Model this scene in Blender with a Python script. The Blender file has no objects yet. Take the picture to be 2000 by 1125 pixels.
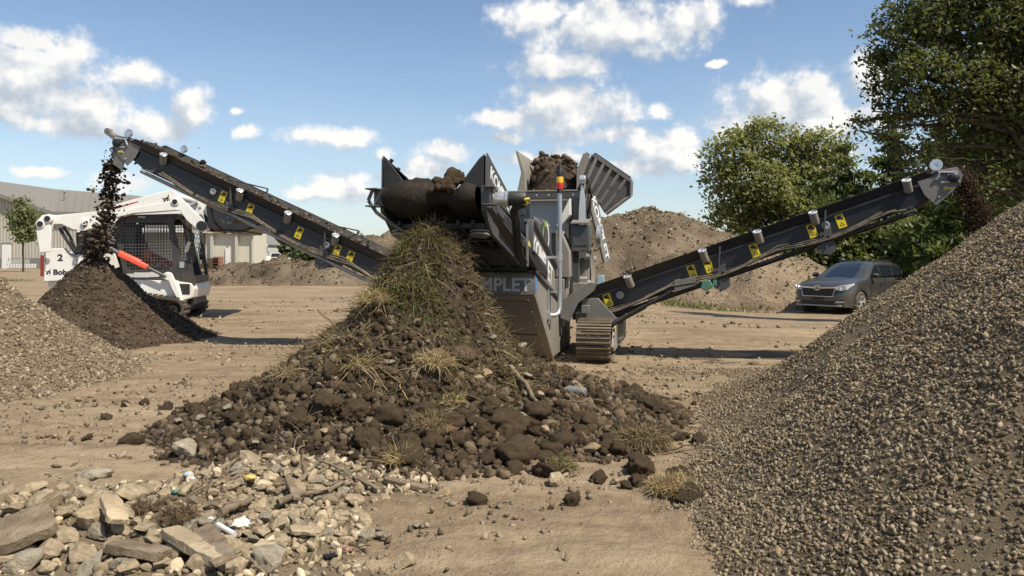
import bpy, math, random
import numpy as np
from mathutils import Vector, Matrix, Euler

S = bpy.context.scene
C = S.collection
R = math.radians

# ------------------------------------------------------------------ camera, sky, sun
CAM_H = 1.3
F = 1500.0                                   # focal length in photo pixels
cam = bpy.data.cameras.new('camera')
cam.sensor_width = 36
cam.lens = 36 * F / 2000
cam.shift_y = -62.5 / 2000
cam.clip_end = 6000
cam.clip_start = 0.05
co = bpy.data.objects.new('camera', cam)
co.location = (0, 0, CAM_H)
co.rotation_euler = (R(90), 0, 0)
C.objects.link(co)
S.camera = co

SUN = Vector((0.80, -0.60, 1.40)).normalized()      # direction towards the sun
sl = bpy.data.lights.new('sun', 'SUN')
sl.energy = 4.6
sl.angle = R(0.53)
sl.color = (1.0, 0.93, 0.82)
so = bpy.data.objects.new('sun', sl)
so.rotation_euler = SUN.to_track_quat('Z', 'Y').to_euler()
so.location = (20, -15, 40)
C.objects.link(so)
S.view_settings.view_transform = 'Standard'
S.view_settings.look = 'None'
S.view_settings.gamma = 1
S.view_settings.use_curve_mapping = False
S.view_settings.exposure = 0.44
S.cycles.max_bounces = 8
S.cycles.transparent_max_bounces = 6


class NT:
    """small node-tree helper"""
    def __init__(self, tree):
        self.t = tree
        self.n = tree.nodes
        self.n.clear()

    def add(self, kind, ins=None, **props):
        nd = self.n.new(kind)
        for k, v in props.items():
            setattr(nd, k, v)
        for k, v in (ins or {}).items():
            if hasattr(v, 'is_linked') or hasattr(v, 'links'):
                self.t.links.new(v, nd.inputs[k])
            else:
                nd.inputs[k].default_value = v
        return nd

    def math(self, op, a, b=0.0, c=0.0, clamp=False):
        return self.add('ShaderNodeMath', {0: a, 1: b, 2: c}, operation=op, use_clamp=clamp).outputs[0]

    def vmath(self, op, a, b=(0, 0, 0), c=(0, 0, 0)):
        nd = self.add('ShaderNodeVectorMath', {0: a, 1: b}, operation=op)
        if op == 'MULTIPLY_ADD':
            nd.inputs[2].default_value = c
        return nd.outputs['Value'] if op in ('LENGTH', 'DOT_PRODUCT') else nd.outputs[0]

    def noise(self, vec, scale, detail=4, rough=0.55, w=None, **k):
        nd = self.add('ShaderNodeTexNoise', {'Vector': vec, 'Scale': scale, 'Detail': detail, 'Roughness': rough})
        return nd.outputs['Fac']

    def ramp(self, fac, stops):
        nd = self.add('ShaderNodeValToRGB', {'Fac': fac})
        el = nd.color_ramp.elements
        while len(el) < len(stops):
            el.new(0.5)
        for e, (p, col) in zip(el, stops):
            e.position = p
            e.color = (*col, 1) if len(col) == 3 else col
        return nd.outputs['Color']

    def mix(self, fac, a, b, blend='MIX'):
        nd = self.add('ShaderNodeMix', data_type='RGBA', blend_type=blend)
        for key, v in ((0, fac), (6, a), (7, b)):
            if hasattr(v, 'is_linked'):
                self.t.links.new(v, nd.inputs[key])
            else:
                nd.inputs[key].default_value = (*v, 1) if isinstance(v, tuple) and len(v) == 3 else v
        return nd.outputs[2]

    def mapr(self, v, a, b, c=0.0, d=1.0, smooth=True):
        nd = self.add('ShaderNodeMapRange', {0: v, 1: a, 2: b, 3: c, 4: d})
        if smooth:
            nd.interpolation_type = 'SMOOTHSTEP'
        return nd.outputs[0]


# --- world: Nishita sky with cumulus clouds laid out by azimuth and elevation
W = bpy.data.worlds.new('World')
S.world = W
W.use_nodes = True
nt = NT(W.node_tree)
sky = nt.add('ShaderNodeTexSky', sky_type='NISHITA')
sky.sun_disc = False
sky.sun_elevation = math.asin(SUN.z)
sky.sun_rotation = math.atan2(SUN.x, SUN.y)
sky.air_density = 1.0
sky.dust_density = 0.6
sky.ozone_density = 2.2
tc = nt.add('ShaderNodeTexCoord').outputs['Generated']
dirv = nt.vmath('NORMALIZE', tc)
sep = nt.add('ShaderNodeSeparateXYZ', {0: dirv})
az = nt.math('ARCTAN2', sep.outputs[0], sep.outputs[1])
el = nt.math('ARCSINE', sep.outputs[2])
ae = nt.add('ShaderNodeCombineXYZ', {0: az, 1: el, 2: 0.0}).outputs[0]


def azel(px, py):
    p, q = (px - 1000) / F, (500 - py) / F
    return math.atan(p), math.atan(q / math.sqrt(1 + p * p))


CLOUDS = [(1180, 48, 235, 72), (1060, 30, 110, 45), (1330, 40, 90, 50), (1090, 128, 135, 36), (1105, 225, 165, 58), (1090, 190, 100, 45),
          (985, 228, 85, 26), (1292, 214, 34, 22), (990, 268, 55, 18), (1180, 262, 110, 26), (1060, 312, 120, 22),
          (1530, 205, 130, 70), (1585, 180, 90, 48), (1460, 245, 110, 42), (1600, 245, 130, 46), (1300, 305, 120, 46), (1700, 150, 60, 48),
          (1260, 330, 120, 22), (1330, 270, 80, 30), (1400, 124, 22, 8), (1455, 4, 40, 16),
          (50, 145, 150, 80), (130, 195, 100, 60), (150, 245, 120, 28), (135, 100, 55, 46), (20, 200, 90, 40), (55, 68, 70, 26),
          (265, 150, 72, 36), (365, 215, 55, 44), (312, 248, 78, 34), (240, 350, 60, 22), (490, 256, 32, 16),
          (640, 272, 100, 26), (590, 268, 48, 18), (655, 360, 78, 34), (700, 378, 64, 26), (862, 300, 66, 28), (835, 328, 66, 30),
          (748, 303, 24, 14), (590, 375, 44, 18), (92, 336, 46, 13), (470, 215, 18, 10), (780, 350, 60, 20), (1640, 300, 70, 30)]


def cloud_field(vec):
    """returns the density field of the placed clouds for a direction"""
    wob = nt.add('ShaderNodeTexNoise', {'Vector': vec, 'Scale': 9.0, 'Detail': 5.0, 'Roughness': 0.6}).outputs['Color']
    off = nt.vmath('MULTIPLY_ADD', wob, (0.05, 0.035, 0), (-0.025, -0.0175, 0))
    v = nt.vmath('ADD', vec, off)
    acc = None
    for px, py, rx, ry in CLOUDS:
        a, e = azel(px, py)
        sx, sy = 1 / (rx / F), 1 / (ry / F)
        m = nt.vmath('MULTIPLY_ADD', v, (sx, sy, 0), (-a * sx, -e * sy, 0))
        ln = nt.vmath('LENGTH', m)
        acc = ln if acc is None else nt.math('MINIMUM', acc, ln)
    return nt.math('SUBTRACT', 1.0, acc)


blob = cloud_field(ae)
blob_up = cloud_field(nt.vmath('ADD', ae, (0.010, 0.026, 0)))
fb = nt.noise(ae, 22.0, 9, 0.62)
fb2 = nt.noise(ae, 22.0, 9, 0.62)
# general broken cumulus outside the part of the sky that is in view
gen = nt.math('MULTIPLY_ADD', nt.noise(nt.vmath('MULTIPLY', ae, (1, 2.2, 1)), 2.6, 6, 0.55), 5.0, -2.75)
outside = nt.mapr(nt.math('ABSOLUTE', az), 0.66, 0.9)
outside2 = nt.math('MAXIMUM', outside, nt.mapr(el, 0.42, 0.6))
gen = nt.math('SUBTRACT', gen, nt.math('MULTIPLY', nt.math('SUBTRACT', 1.0, outside2), 5.0))
field = nt.math('MAXIMUM', blob, gen)
dens = nt.math('ADD', nt.math('MULTIPLY', field, 1.22), nt.math('MULTIPLY_ADD', fb, 2.6, -1.29))
mask = nt.mapr(dens, -0.10, 0.72)
thick = nt.mapr(dens, 0.1, 1.1)
# relief of the puffs: difference of the noise towards the sun
shift = nt.vmath('ADD', ae, (0.012, 0.020, 0))
fbs = nt.noise(shift, 22.0, 7, 0.55)
fb0 = nt.noise(ae, 22.0, 7, 0.55)
rel = nt.math('MULTIPLY_ADD', nt.math('SUBTRACT', fb0, fbs), 3.4, 0.46)
topl = nt.math('MULTIPLY', nt.math('SUBTRACT', blob, blob_up), 0.75)
rel = nt.math('ADD', rel, topl, clamp=True)
soft = nt.noise(nt.vmath('ADD', ae, (3.1, 0.4, 0)), 10.0, 4, 0.5)
lit = nt.math('ADD', rel, nt.math('MULTIPLY_ADD', soft, 0.9, -0.45), clamp=True)
ccol = nt.ramp(lit, [(0.0, (3.7, 4.2, 4.8)), (0.5, (5.1, 5.4, 5.7)), (1.0, (7.2, 7.1, 6.9))])
veil = nt.mapr(el, 0.0, 0.33, 0.34, 0.0)                        # thin bright haze low over the horizon
veiln = nt.math('MULTIPLY', veil, nt.mapr(nt.noise(nt.vmath('MULTIPLY', ae, (1, 3, 1)), 5.0, 5, 0.6), 0.25, 0.75, 0.45, 1.1))
skyc = nt.mix(veiln, sky.outputs[0], (5.2, 5.9, 6.6))
mask2 = nt.math('MULTIPLY', mask, nt.mapr(thick, 0.0, 0.5, 0.75, 1.0))
final = nt.mix(mask2, skyc, ccol)
bg = nt.add('ShaderNodeBackground', {'Color': final, 'Strength': 0.104})
nt.add('ShaderNodeOutputWorld', {'Surface': bg.outputs[0]})
W.cycles.sampling_method = 'MANUAL'
W.cycles.sample_map_resolution = 512

# ------------------------------------------------------------------ numpy noise
def _hash(ix, iy, iz, seed):
    h = (ix.astype(np.uint32) * np.uint32(374761393) + iy.astype(np.uint32) * np.uint32(668265263)
         + iz.astype(np.uint32) * np.uint32(2147483647) + np.uint32((seed * 974711 + 12345) & 0xffffffff))
    h = (h ^ (h >> np.uint32(13))) * np.uint32(1274126177)
    h = h ^ (h >> np.uint32(16))
    h = (h * np.uint32(2246822519)) ^ (h >> np.uint32(11))
    return (h & np.uint32(0xffff)).astype(np.float64) / 65535.0


def vnoise(x, y, z, seed=0):
    x, y, z = np.broadcast_arrays(np.asarray(x, float), np.asarray(y, float), np.asarray(z, float))
    xi, yi, zi = np.floor(x).astype(np.int64), np.floor(y).astype(np.int64), np.floor(z).astype(np.int64)
    fx, fy, fz = x - xi, y - yi, z - zi
    fx, fy, fz = fx * fx * (3 - 2 * fx), fy * fy * (3 - 2 * fy), fz * fz * (3 - 2 * fz)
    out = 0
    for a in (0, 1):
        for b in (0, 1):
            for c in (0, 1):
                w = (fx if a else 1 - fx) * (fy if b else 1 - fy) * (fz if c else 1 - fz)
                out = out + w * _hash(xi + a, yi + b, zi + c, seed)
    return out * 2 - 1


def fbm(x, y, z=0.0, octv=4, seed=0, gain=0.5):
    s, a, f = 0, 1.0, 1.0
    for i in range(octv):
        s = s + a * vnoise(np.asarray(x) * f, np.asarray(y) * f, np.asarray(z) * f, seed + i * 17)
        a *= gain
        f *= 2.03
    return s


rng = np.random.default_rng(7)
rnd = random.Random(11)

# ------------------------------------------------------------------ object helpers
def prop(o, label=None, cat=None, group=None, kind=None):
    if label: o['label'] = label
    if cat: o['category'] = cat
    if group: o['group'] = group
    if kind: o['kind'] = kind
    return o


def thing(name, label, cat, loc=(0, 0, 0), rotz=0.0, group=None):
    o = bpy.data.objects.new(name, None)
    o.empty_display_size = 0.2
    C.objects.link(o)
    o.location = loc
    o.rotation_euler = (0, 0, rotz)
    return prop(o, label, cat, group)


def mesh_np(name, verts, faces, smooth=False):
    """verts (n,3); faces (m,k) of constant k"""
    verts = np.asarray(verts, np.float32)
    faces = np.asarray(faces, np.int32)
    me = bpy.data.meshes.new(name)
    me.vertices.add(len(verts))
    me.vertices.foreach_set('co', verts.ravel())
    m, k = faces.shape
    me.loops.add(m * k)
    me.loops.foreach_set('vertex_index', faces.ravel())
    me.polygons.add(m)
    me.polygons.foreach_set('loop_start', np.arange(0, m * k, k, dtype=np.int32))
    me.polygons.foreach_set('loop_total', np.full(m, k, np.int32))
    if smooth:
        me.polygons.foreach_set('use_smooth', np.ones(m, bool))
    me.update(calc_edges=True)
    return me


def link(name, me, mat=None, parent=None, loc=(0, 0, 0), rot=(0, 0, 0)):
    o = bpy.data.objects.new(name, me)
    if mat is not None and len(me.materials) == 0:
        me.materials.append(mat)
    C.objects.link(o)
    o.parent = parent
    o.location = loc
    o.rotation_euler = rot
    return o


class MB:
    """collects shapes, links them as ONE mesh object"""
    def __init__(self):
        self.v, self.f, self.m = [], [], []

    def add(self, vs, fs, mi=0):
        b = len(self.v)
        self.v += [tuple(v) for v in vs]
        for f in fs:
            self.f.append([b + i for i in f])
            self.m.append(mi)
        return self

    def box(self, c, s, rot=None, mi=0):
        hx, hy, hz = s[0] / 2, s[1] / 2, s[2] / 2
        vs = [Vector((x, y, z)) for x in (-hx, hx) for y in (-hy, hy) for z in (-hz, hz)]
        if rot is not None:
            M = rot if isinstance(rot, Matrix) else Euler(rot).to_matrix()
            vs = [M @ v for v in vs]
        vs = [v + Vector(c) for v in vs]
        return self.add(vs, [(0, 1, 3, 2), (4, 6, 7, 5), (0, 4, 5, 1), (2, 3, 7, 6), (0, 2, 6, 4), (1, 5, 7, 3)], mi)

    def span(self, a, b, mi=0):
        a, b = Vector(a), Vector(b)
        return self.box((a + b) / 2, [abs(q) for q in (b - a)], None, mi)

    def beam(self, p, q, w, h, up=(0, 0, 1), mi=0):
        p, q = Vector(p), Vector(q)
        x = (q - p).normalized()
        up = Vector(up)
        y = up.cross(x)
        if y.length < 1e-4:
            y = Vector((0, 1, 0)).cross(x)
        y.normalize()
        z = x.cross(y)
        M = Matrix((x, y, z)).transposed()
        return self.box((p + q) / 2, ((q - p).length, w, h), M, mi)

    def cyl(self, p, q, r, n=14, r2=None, mi=0, cap=True):
        p, q = Vector(p), Vector(q)
        r2 = r if r2 is None else r2
        x = (q - p).normalized()
        a = x.orthogonal().normalized()
        b = x.cross(a)
        vs, fs = [], []
        for i in range(n):
            t = 2 * math.pi * i / n
            d = a * math.cos(t) + b * math.sin(t)
            vs += [p + d * r, q + d * r2]
        for i in range(n):
            j = (i + 1) % n
            fs.append((2 * i, 2 * j, 2 * j + 1, 2 * i + 1))
        if cap:
            fs.append(tuple(2 * i for i in range(n))[::-1])
            fs.append(tuple(2 * i + 1 for i in range(n)))
        return self.add(vs, fs, mi)

    def tube(self, pts, r, n=8, mi=0, r2=None):
        pts = [Vector(p) for p in pts]
        k = len(pts)
        vs, fs = [], []
        a = None
        for i, p in enumerate(pts):
            t = (pts[min(i + 1, k - 1)] - pts[max(i - 1, 0)])
            t = t.normalized() if t.length > 1e-9 else Vector((0, 0, 1))
            if a is None:
                a = t.orthogonal().normalized()
            else:
                a = (a - t * a.dot(t)).normalized()
            b = t.cross(a)
            rr = r if r2 is None else r + (r2 - r) * i / (k - 1)
            for j in range(n):
                an = 2 * math.pi * j / n
                vs.append(p + (a * math.cos(an) + b * math.sin(an)) * rr)
        for i in range(k - 1):
            for j in range(n):
                j2 = (j + 1) % n
                fs.append((i * n + j, i * n + j2, (i + 1) * n + j2, (i + 1) * n + j))
        fs.append(tuple(range(n))[::-1])
        fs.append(tuple((k - 1) * n + j for j in range(n)))
        return self.add(vs, fs, mi)

    def prism(self, pts, ext, mi=0):
        """closed polygon of 3D points, extruded by vector ext"""
        pts = [Vector(p) for p in pts]
        ext = Vector(ext)
        n = len(pts)
        nrm = Vector((0, 0, 0))
        for i in range(n):
            nrm += pts[i].cross(pts[(i + 1) % n])
        if nrm.dot(ext) > 0:
            pts = pts[::-1]
        vs = pts + [p + ext for p in pts]
        fs = [tuple(range(n)), tuple(range(2 * n - 1, n - 1, -1))]
        for i in range(n):
            j = (i + 1) % n
            fs.append((i, i + n, j + n, j))
        return self.add(vs, fs, mi)

    def lathe(self, prof, o, ax, n=20, mi=0):
        """prof = [(radius, along)], revolved about axis ax through o"""
        o, ax = Vector(o), Vector(ax).normalized()
        a = ax.orthogonal().normalized()
        b = ax.cross(a)
        k = len(prof)
        vs, fs = [], []
        for i in range(n):
            t = 2 * math.pi * i / n
            d = a * math.cos(t) + b * math.sin(t)
            for r, h in prof:
                vs.append(o + d * r + ax * h)
        for i in range(n):
            j = (i + 1) % n
            for q in range(k - 1):
                fs.append((i * k + q, j * k + q, j * k + q + 1, i * k + q + 1))
        return self.add(vs, fs, mi)

    def quad(self, a, b, c, d, mi=0):
        return self.add([a, b, c, d], [(0, 1, 2, 3)], mi)

    def mesh(self, name, mats, smooth=True, angle=35):
        me = bpy.data.meshes.new(name)
        me.from_pydata([tuple(v) for v in self.v], [], self.f)
        mats = mats if isinstance(mats, (list, tuple)) else [mats]
        for m in mats:
            me.materials.append(m)
        if len(mats) > 1:
            me.polygons.foreach_set('material_index', np.array(self.m, np.int32))
        if smooth:
            me.polygons.foreach_set('use_smooth', np.ones(len(self.f), bool))
            me.update()
            me.set_sharp_from_angle(angle=R(angle))
        me.update()
        return me

    def build(self, name, mats, parent=None, bevel=0.0, smooth=True, loc=(0, 0, 0), rot=(0, 0, 0), angle=35):
        o = link(name, self.mesh(name, mats, smooth, angle), None, parent, loc, rot)
        if bevel:
            b = o.modifiers.new('bevel', 'BEVEL')
            b.width = bevel
            b.segments = 2
            b.limit_method = 'ANGLE'
            b.angle_limit = R(40)
            b.harden_normals = False
        return o


def text(body, size, M, mat, parent, name='lettering', bold=0.02, wide=1.0, label=None):
    cu = bpy.data.curves.new(name, 'FONT')
    cu.body = body
    cu.size = size
    cu.align_x = 'CENTER'
    cu.align_y = 'CENTER'
    cu.offset = bold * size
    cu.extrude = 0.0015
    cu.resolution_u = 4
    tmp = bpy.data.objects.new('tmp', cu)
    C.objects.link(tmp)
    dg = bpy.context.evaluated_depsgraph_get()
    me = bpy.data.meshes.new_from_object(tmp.evaluated_get(dg))
    bpy.data.objects.remove(tmp)
    me.transform(Matrix.Diagonal((wide, 1, 1, 1)))
    me.materials.clear()
    me.materials.append(mat)
    me.name = name
    o = link(name, me, None, parent)
    o.matrix_local = M
    return o


def frame(o, x, up):
    """matrix with local x along x, local y near up, local z = x cross y (text faces along +z)"""
    x = Vector(x).normalized()
    z = x.cross(Vector(up)).normalized()
    y = z.cross(x)
    M = Matrix((x, y, z)).transposed().to_4x4()
    M.translation = Vector(o)
    return M


def copy_tree(o, parent=None):
    c = o.copy()
    C.objects.link(c)
    c.parent = parent
    for ch in list(o.children):
        copy_tree(ch, c)
    return c


def P(px, py, d):
    return Vector(((px - 1000) * d / F, d, CAM_H - (py - 500) * d / F))


# --- icospheres, rocks, scatters
_ico = {}


def ico(sub):
    if sub not in _ico:
        import bmesh
        bm = bmesh.new()
        bmesh.ops.create_icosphere(bm, subdivisions=sub, radius=1.0)
        v = np.array([q.co[:] for q in bm.verts])
        f = np.array([[q.index for q in p.verts] for p in bm.faces])
        bm.free()
        _ico[sub] = (v, f)
    return _ico[sub]


def rock_verts(sub, seed, cuts=9, rough=0.06, amp=0.12):
    """angular stone: a sphere clipped by random planes, then roughened"""
    v, f = ico(sub)
    r = np.random.default_rng(seed)
    v = v.copy()
    n = r.normal(size=(cuts, 3))
    n /= np.linalg.norm(n, axis=1)[:, None]
    dist = r.uniform(0.5, 0.86, cuts)
    for k in range(cuts):
        t = v @ n[k]
        over = np.maximum(t - dist[k], 0)
        v -= over[:, None] * n[k]
    d = 1 + amp * fbm(v[:, 0] * 1.3 + seed, v[:, 1] * 1.3, v[:, 2] * 1.3, 2, seed) + rough * fbm(v[:, 0] * 5, v[:, 1] * 5, v[:, 2] * 5 + seed, 3, seed + 3)
    return v * d[:, None], f


def clod_verts(sub, seed, amp=0.34, rough=0.2):
    """lumpy earth clod"""
    v, f = ico(sub)
    q = v * 1.25
    d = 0.86 + (0.09 * np.abs(fbm(q[:, 0] * 8, q[:, 1] * 8, q[:, 2] * 8 + seed, 3, seed + 31, 0.65)) if sub > 3 else 0) + amp * fbm(q[:, 0] + seed * 3.1, q[:, 1], q[:, 2], 2, seed) + rough * np.abs(fbm(q[:, 0] * 3.2, q[:, 1] * 3.2, q[:, 2] * 3.2 + seed, 3, seed + 9, 0.6))
    r = np.random.default_rng(seed)
    sc = r.uniform(0.75, 1.15, 3)
    return v * d[:, None] * sc, f


def chip_verts(seed):
    """eight-sided irregular chip for the very many small grains"""
    r = np.random.default_rng(seed)
    v = np.array([(1, 0, 0), (-1, 0, 0), (0, 1, 0), (0, -1, 0), (0, 0, 1), (0, 0, -1)], float)
    v = v * r.uniform(.75, 1.25, (6, 1)) + r.normal(size=(6, 3)) * .26
    f = np.array([(0, 2, 4), (2, 1, 4), (1, 3, 4), (3, 0, 4), (2, 0, 5), (1, 2, 5), (3, 1, 5), (0, 3, 5)])
    return v * np.array([1.25, .95, .75]), f


def rot_mats(n, r):
    q = r.normal(size=(n, 4))
    q /= np.linalg.norm(q, axis=1)[:, None]
    w, x, y, z = q.T
    return np.stack([np.stack([1 - 2 * (y * y + z * z), 2 * (x * y - z * w), 2 * (x * z + y * w)], -1),
                     np.stack([2 * (x * y + z * w), 1 - 2 * (x * x + z * z), 2 * (y * z - x * w)], -1),
                     np.stack([2 * (x * z - y * w), 2 * (y * z + x * w), 1 - 2 * (x * x + y * y)], -1)], 1)


def scatter_mesh(name, pts, sizes, variants, r, stretch=(0.7, 1.3), flat=None):
    """many small pebbles in one mesh"""
    pts = np.asarray(pts, float)
    n = len(pts)
    which = r.integers(0, len(variants), n)
    M = rot_mats(n, r)
    st = r.uniform(*stretch, (n, 3))
    V, Fc, off = [], [], 0
    for k, (bv, bf) in enumerate(variants):
        idx = np.nonzero(which == k)[0]
        if len(idx) == 0:
            continue
        q = bv[None] * st[idx][:, None, :] * sizes[idx][:, None, None]
        q = np.einsum('nij,nvj->nvi', M[idx], q)
        if flat is not None:
            q[:, :, 2] *= flat
        q = q + pts[idx][:, None, :]
        V.append(q.reshape(-1, 3))
        fi = bf[None] + (np.arange(len(idx)) * len(bv))[:, None, None] + off
        Fc.append(fi.reshape(-1, 3))
        off += len(idx) * len(bv)
    return mesh_np(name, np.concatenate(V), np.concatenate(Fc))


def blades(name, base, direc, length, width, r, seg=3, droop=0.5):
    """thin bent strips (grass, straw, roots); base,direc (n,3), length,width (n)"""
    n = len(base)
    d = direc / np.linalg.norm(direc, axis=1)[:, None]
    side = np.cross(d, r.normal(size=(n, 3)))
    side /= np.linalg.norm(side, axis=1)[:, None]
    bend = r.normal(size=(n, 3)) * 0.35 + np.array([0, 0, -droop])
    V = np.zeros((n, (seg + 1) * 2, 3))
    for i in range(seg + 1):
        t = i / seg
        c = base + d * (length * t)[:, None] + bend * (length * t * t * 0.6)[:, None]
        w = (width * (1 - 0.75 * t))[:, None] * side * 0.5
        V[:, 2 * i] = c - w
        V[:, 2 * i + 1] = c + w
    fs = np.array([(2 * i, 2 * i + 1, 2 * i + 3, 2 * i + 2) for i in range(seg)])
    Fc = fs[None] + (np.arange(n) * (seg + 1) * 2)[:, None, None]
    return mesh_np(name, V.reshape(-1, 3), Fc.reshape(-1, 4))


# ------------------------------------------------------------------ materials
MAT = {}


def new_mat(name):
    m = bpy.data.materials.new(name)
    m.use_nodes = True
    MAT[name] = m
    return m, NT(m.node_tree)


def out(n, bsdf, disp=None):
    n.add('ShaderNodeOutputMaterial', {'Surface': bsdf})


def earth(name, cols, scale=6.0, bump=0.6, bscale=40.0, island=0.0, rough=0.95, big=None, fine=160.0, bdist=0.02):
    """dry earth / stone; cols = ramp colours. island = how far each loose piece takes its own colour"""
    m, n = new_mat(name)
    tc = n.add('ShaderNodeTexCoord').outputs['Object']
    geo = n.add('ShaderNodeNewGeometry')
    a = n.noise(tc, scale, 6, 0.6)
    b = n.noise(tc, fine, 3, 0.6)
    fac = n.math('MULTIPLY_ADD', b, 0.45, n.math('MULTIPLY_ADD', a, 1.1, -0.28))
    if island:
        fac = n.math('ADD', n.math('MULTIPLY', fac, 1 - island), n.math('MULTIPLY', geo.outputs['Random Per Island'], island))
    if big:
        g = n.noise(tc, big, 4, 0.6)
        fac = n.math('ADD', fac, n.math('MULTIPLY_ADD', g, 0.9, -0.45))
    k = len(cols)
    col = n.ramp(fac, [(0.12 + 0.76 * i / (k - 1), c) for i, c in enumerate(cols)])
    h = n.math('ADD', n.noise(tc, bscale, 6, 0.65), n.math('MULTIPLY', n.noise(tc, bscale * 3.7, 4, 0.6), 0.4))
    bp = n.add('ShaderNodeBump', {'Height': h, 'Strength': bump, 'Distance': bdist})
    bs = n.add('ShaderNodeBsdfPrincipled', {'Base Color': col, 'Roughness': rough, 'Normal': bp.outputs[0]})
    bs.inputs['Specular IOR Level'].default_value = 0.15
    out(n, bs.outputs[0])
    return m


DUST = (0.30, 0.245, 0.17)


def paint(name, col, rough=0.45, dust=0.35, metal=0.0, spec=0.5, scr=0.25, coat=0.0):
    """painted steel with dust lying on it (more on faces that look up) and worn streaks"""
    m, n = new_mat(name)
    tc = n.add('ShaderNodeTexCoord').outputs['Object']
    geo = n.add('ShaderNodeNewGeometry')
    nz = n.add('ShaderNodeSeparateXYZ', {0: geo.outputs['Normal']}).outputs[2]
    up = n.mapr(nz, -0.2, 1.0, 0.25, 1.0)
    a = n.noise(tc, 3.5, 6, 0.65)
    b = n.noise(tc, 38.0, 4, 0.6)
    st = n.noise(n.vmath('MULTIPLY', tc, (9, 9, 1.2)), 3.0, 4, 0.6)
    pat = n.math('ADD', n.math('MULTIPLY', a, 0.6), n.math('ADD', n.math('MULTIPLY', b, 0.25), n.math('MULTIPLY', st, 0.35)))
    f = n.math('MULTIPLY', n.mapr(pat, 0.42, 0.85), n.math('MULTIPLY', up, dust * 1.6), clamp=True)
    v = n.mix(n.math('MULTIPLY', n.mapr(b, 0.45, 0.8), scr), col, tuple(min(1, c * 1.5 + 0.02) for c in col))
    c = n.mix(f, v, DUST)
    ro = n.math('ADD', n.math('MULTIPLY_ADD', a, 0.2, rough - 0.1), n.math('MULTIPLY', f, 0.35), clamp=True)
    bp = n.add('ShaderNodeBump', {'Height': b, 'Strength': 0.06, 'Distance': 0.01})
    bs = n.add('ShaderNodeBsdfPrincipled', {'Base Color': c, 'Roughness': ro, 'Metallic': metal, 'Normal': bp.outputs[0], 'Coat Weight': coat})
    bs.inputs['Specular IOR Level'].default_value = spec
    out(n, bs.outputs[0])
    return m


def leafmat(name, cols, trans=0.35, rough=0.5):
    m, n = new_mat(name)
    geo = n.add('ShaderNodeNewGeometry')
    tc = n.add('ShaderNodeTexCoord').outputs['Object']
    a = n.noise(tc, 0.55, 3, 0.6)
    fac = n.math('ADD', n.math('MULTIPLY', geo.outputs['Random Per Island'], 0.6), n.math('MULTIPLY_ADD', a, 0.9, -0.25))
    k = len(cols)
    col = n.ramp(fac, [(0.1 + 0.8 * i / (k - 1), c) for i, c in enumerate(cols)])
    bs = n.add('ShaderNodeBsdfPrincipled', {'Base Color': col, 'Roughness': rough})
    bs.inputs['Specular IOR Level'].default_value = 0.3
    tr = n.add('ShaderNodeBsdfTranslucent', {'Color': n.mix(1.0, col, (1.15, 1.2, 0.55), 'MULTIPLY')})
    mx = n.add('ShaderNodeMixShader', {0: trans, 1: bs.outputs[0], 2: tr.outputs[0]})
    out(n, mx.outputs[0])
    return m


def plain(name, col, rough=0.5, metal=0.0, spec=0.5, emit=None):
    m, n = new_mat(name)
    tc = n.add('ShaderNodeTexCoord').outputs['Object']
    a = n.noise(tc, 12.0, 4, 0.6)
    c = n.mix(n.math('MULTIPLY', n.mapr(a, 0.4, 0.75), 0.3), col, tuple(q * 0.7 for q in col))
    bs = n.add('ShaderNodeBsdfPrincipled', {'Base Color': c, 'Roughness': rough, 'Metallic': metal})
    bs.inputs['Specular IOR Level'].default_value = spec
    out(n, bs.outputs[0])
    return m


earth('tan_gravel_base', [(0.11, 0.082, 0.05), (0.175, 0.133, 0.083), (0.23, 0.178, 0.115)], 5, 0.8, 45)
earth('tan_gravel', [(0.10, 0.075, 0.047), (0.175, 0.134, 0.085), (0.235, 0.184, 0.12), (0.36, 0.295, 0.20)], 5, 0.4, 60, island=0.75)
earth('brown_gravel_base', [(0.095, 0.071, 0.044), (0.16, 0.122, 0.076), (0.22, 0.17, 0.108)], 3, 0.9, 55, big=0.9)
earth('brown_gravel', [(0.085, 0.063, 0.038), (0.165, 0.125, 0.077), (0.24, 0.185, 0.117), (0.36, 0.287, 0.19)], 5, 0.3, 80, island=0.75)
earth('dark_soil', [(0.026, 0.018, 0.012), (0.064, 0.045, 0.029), (0.10, 0.072, 0.047)], 5, 0.9, 35, big=1.2)
earth('dark_crumbs', [(0.022, 0.016, 0.011), (0.055, 0.039, 0.025), (0.09, 0.065, 0.042), (0.17, 0.13, 0.088)], 5, 0.5, 60, island=0.75)
earth('clod_earth', [(0.032, 0.021, 0.012), (0.092, 0.064, 0.037), (0.168, 0.12, 0.073)], 9, 0.8, 34, fine=120, bdist=0.02)
earth('clod_mixed', [(0.03, 0.02, 0.012), (0.072, 0.05, 0.03), (0.118, 0.083, 0.05), (0.23, 0.172, 0.11)], 7, 0.9, 40, island=0.6, fine=110, bdist=0.02)
earth('clod_brown', [(0.055, 0.038, 0.024), (0.12, 0.086, 0.053), (0.19, 0.142, 0.09)], 4, 1.0, 26, fine=90, bdist=0.03)
earth('root_brown', [(0.06, 0.038, 0.02), (0.15, 0.095, 0.05), (0.22, 0.15, 0.085)], 9, 1.0, 40)
earth('stone_tan', [(0.24, 0.182, 0.112), (0.40, 0.312, 0.195), (0.52, 0.42, 0.275)], 3.0, 0.6, 14, fine=45, rough=0.92, big=1.7, bdist=0.03)
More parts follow.
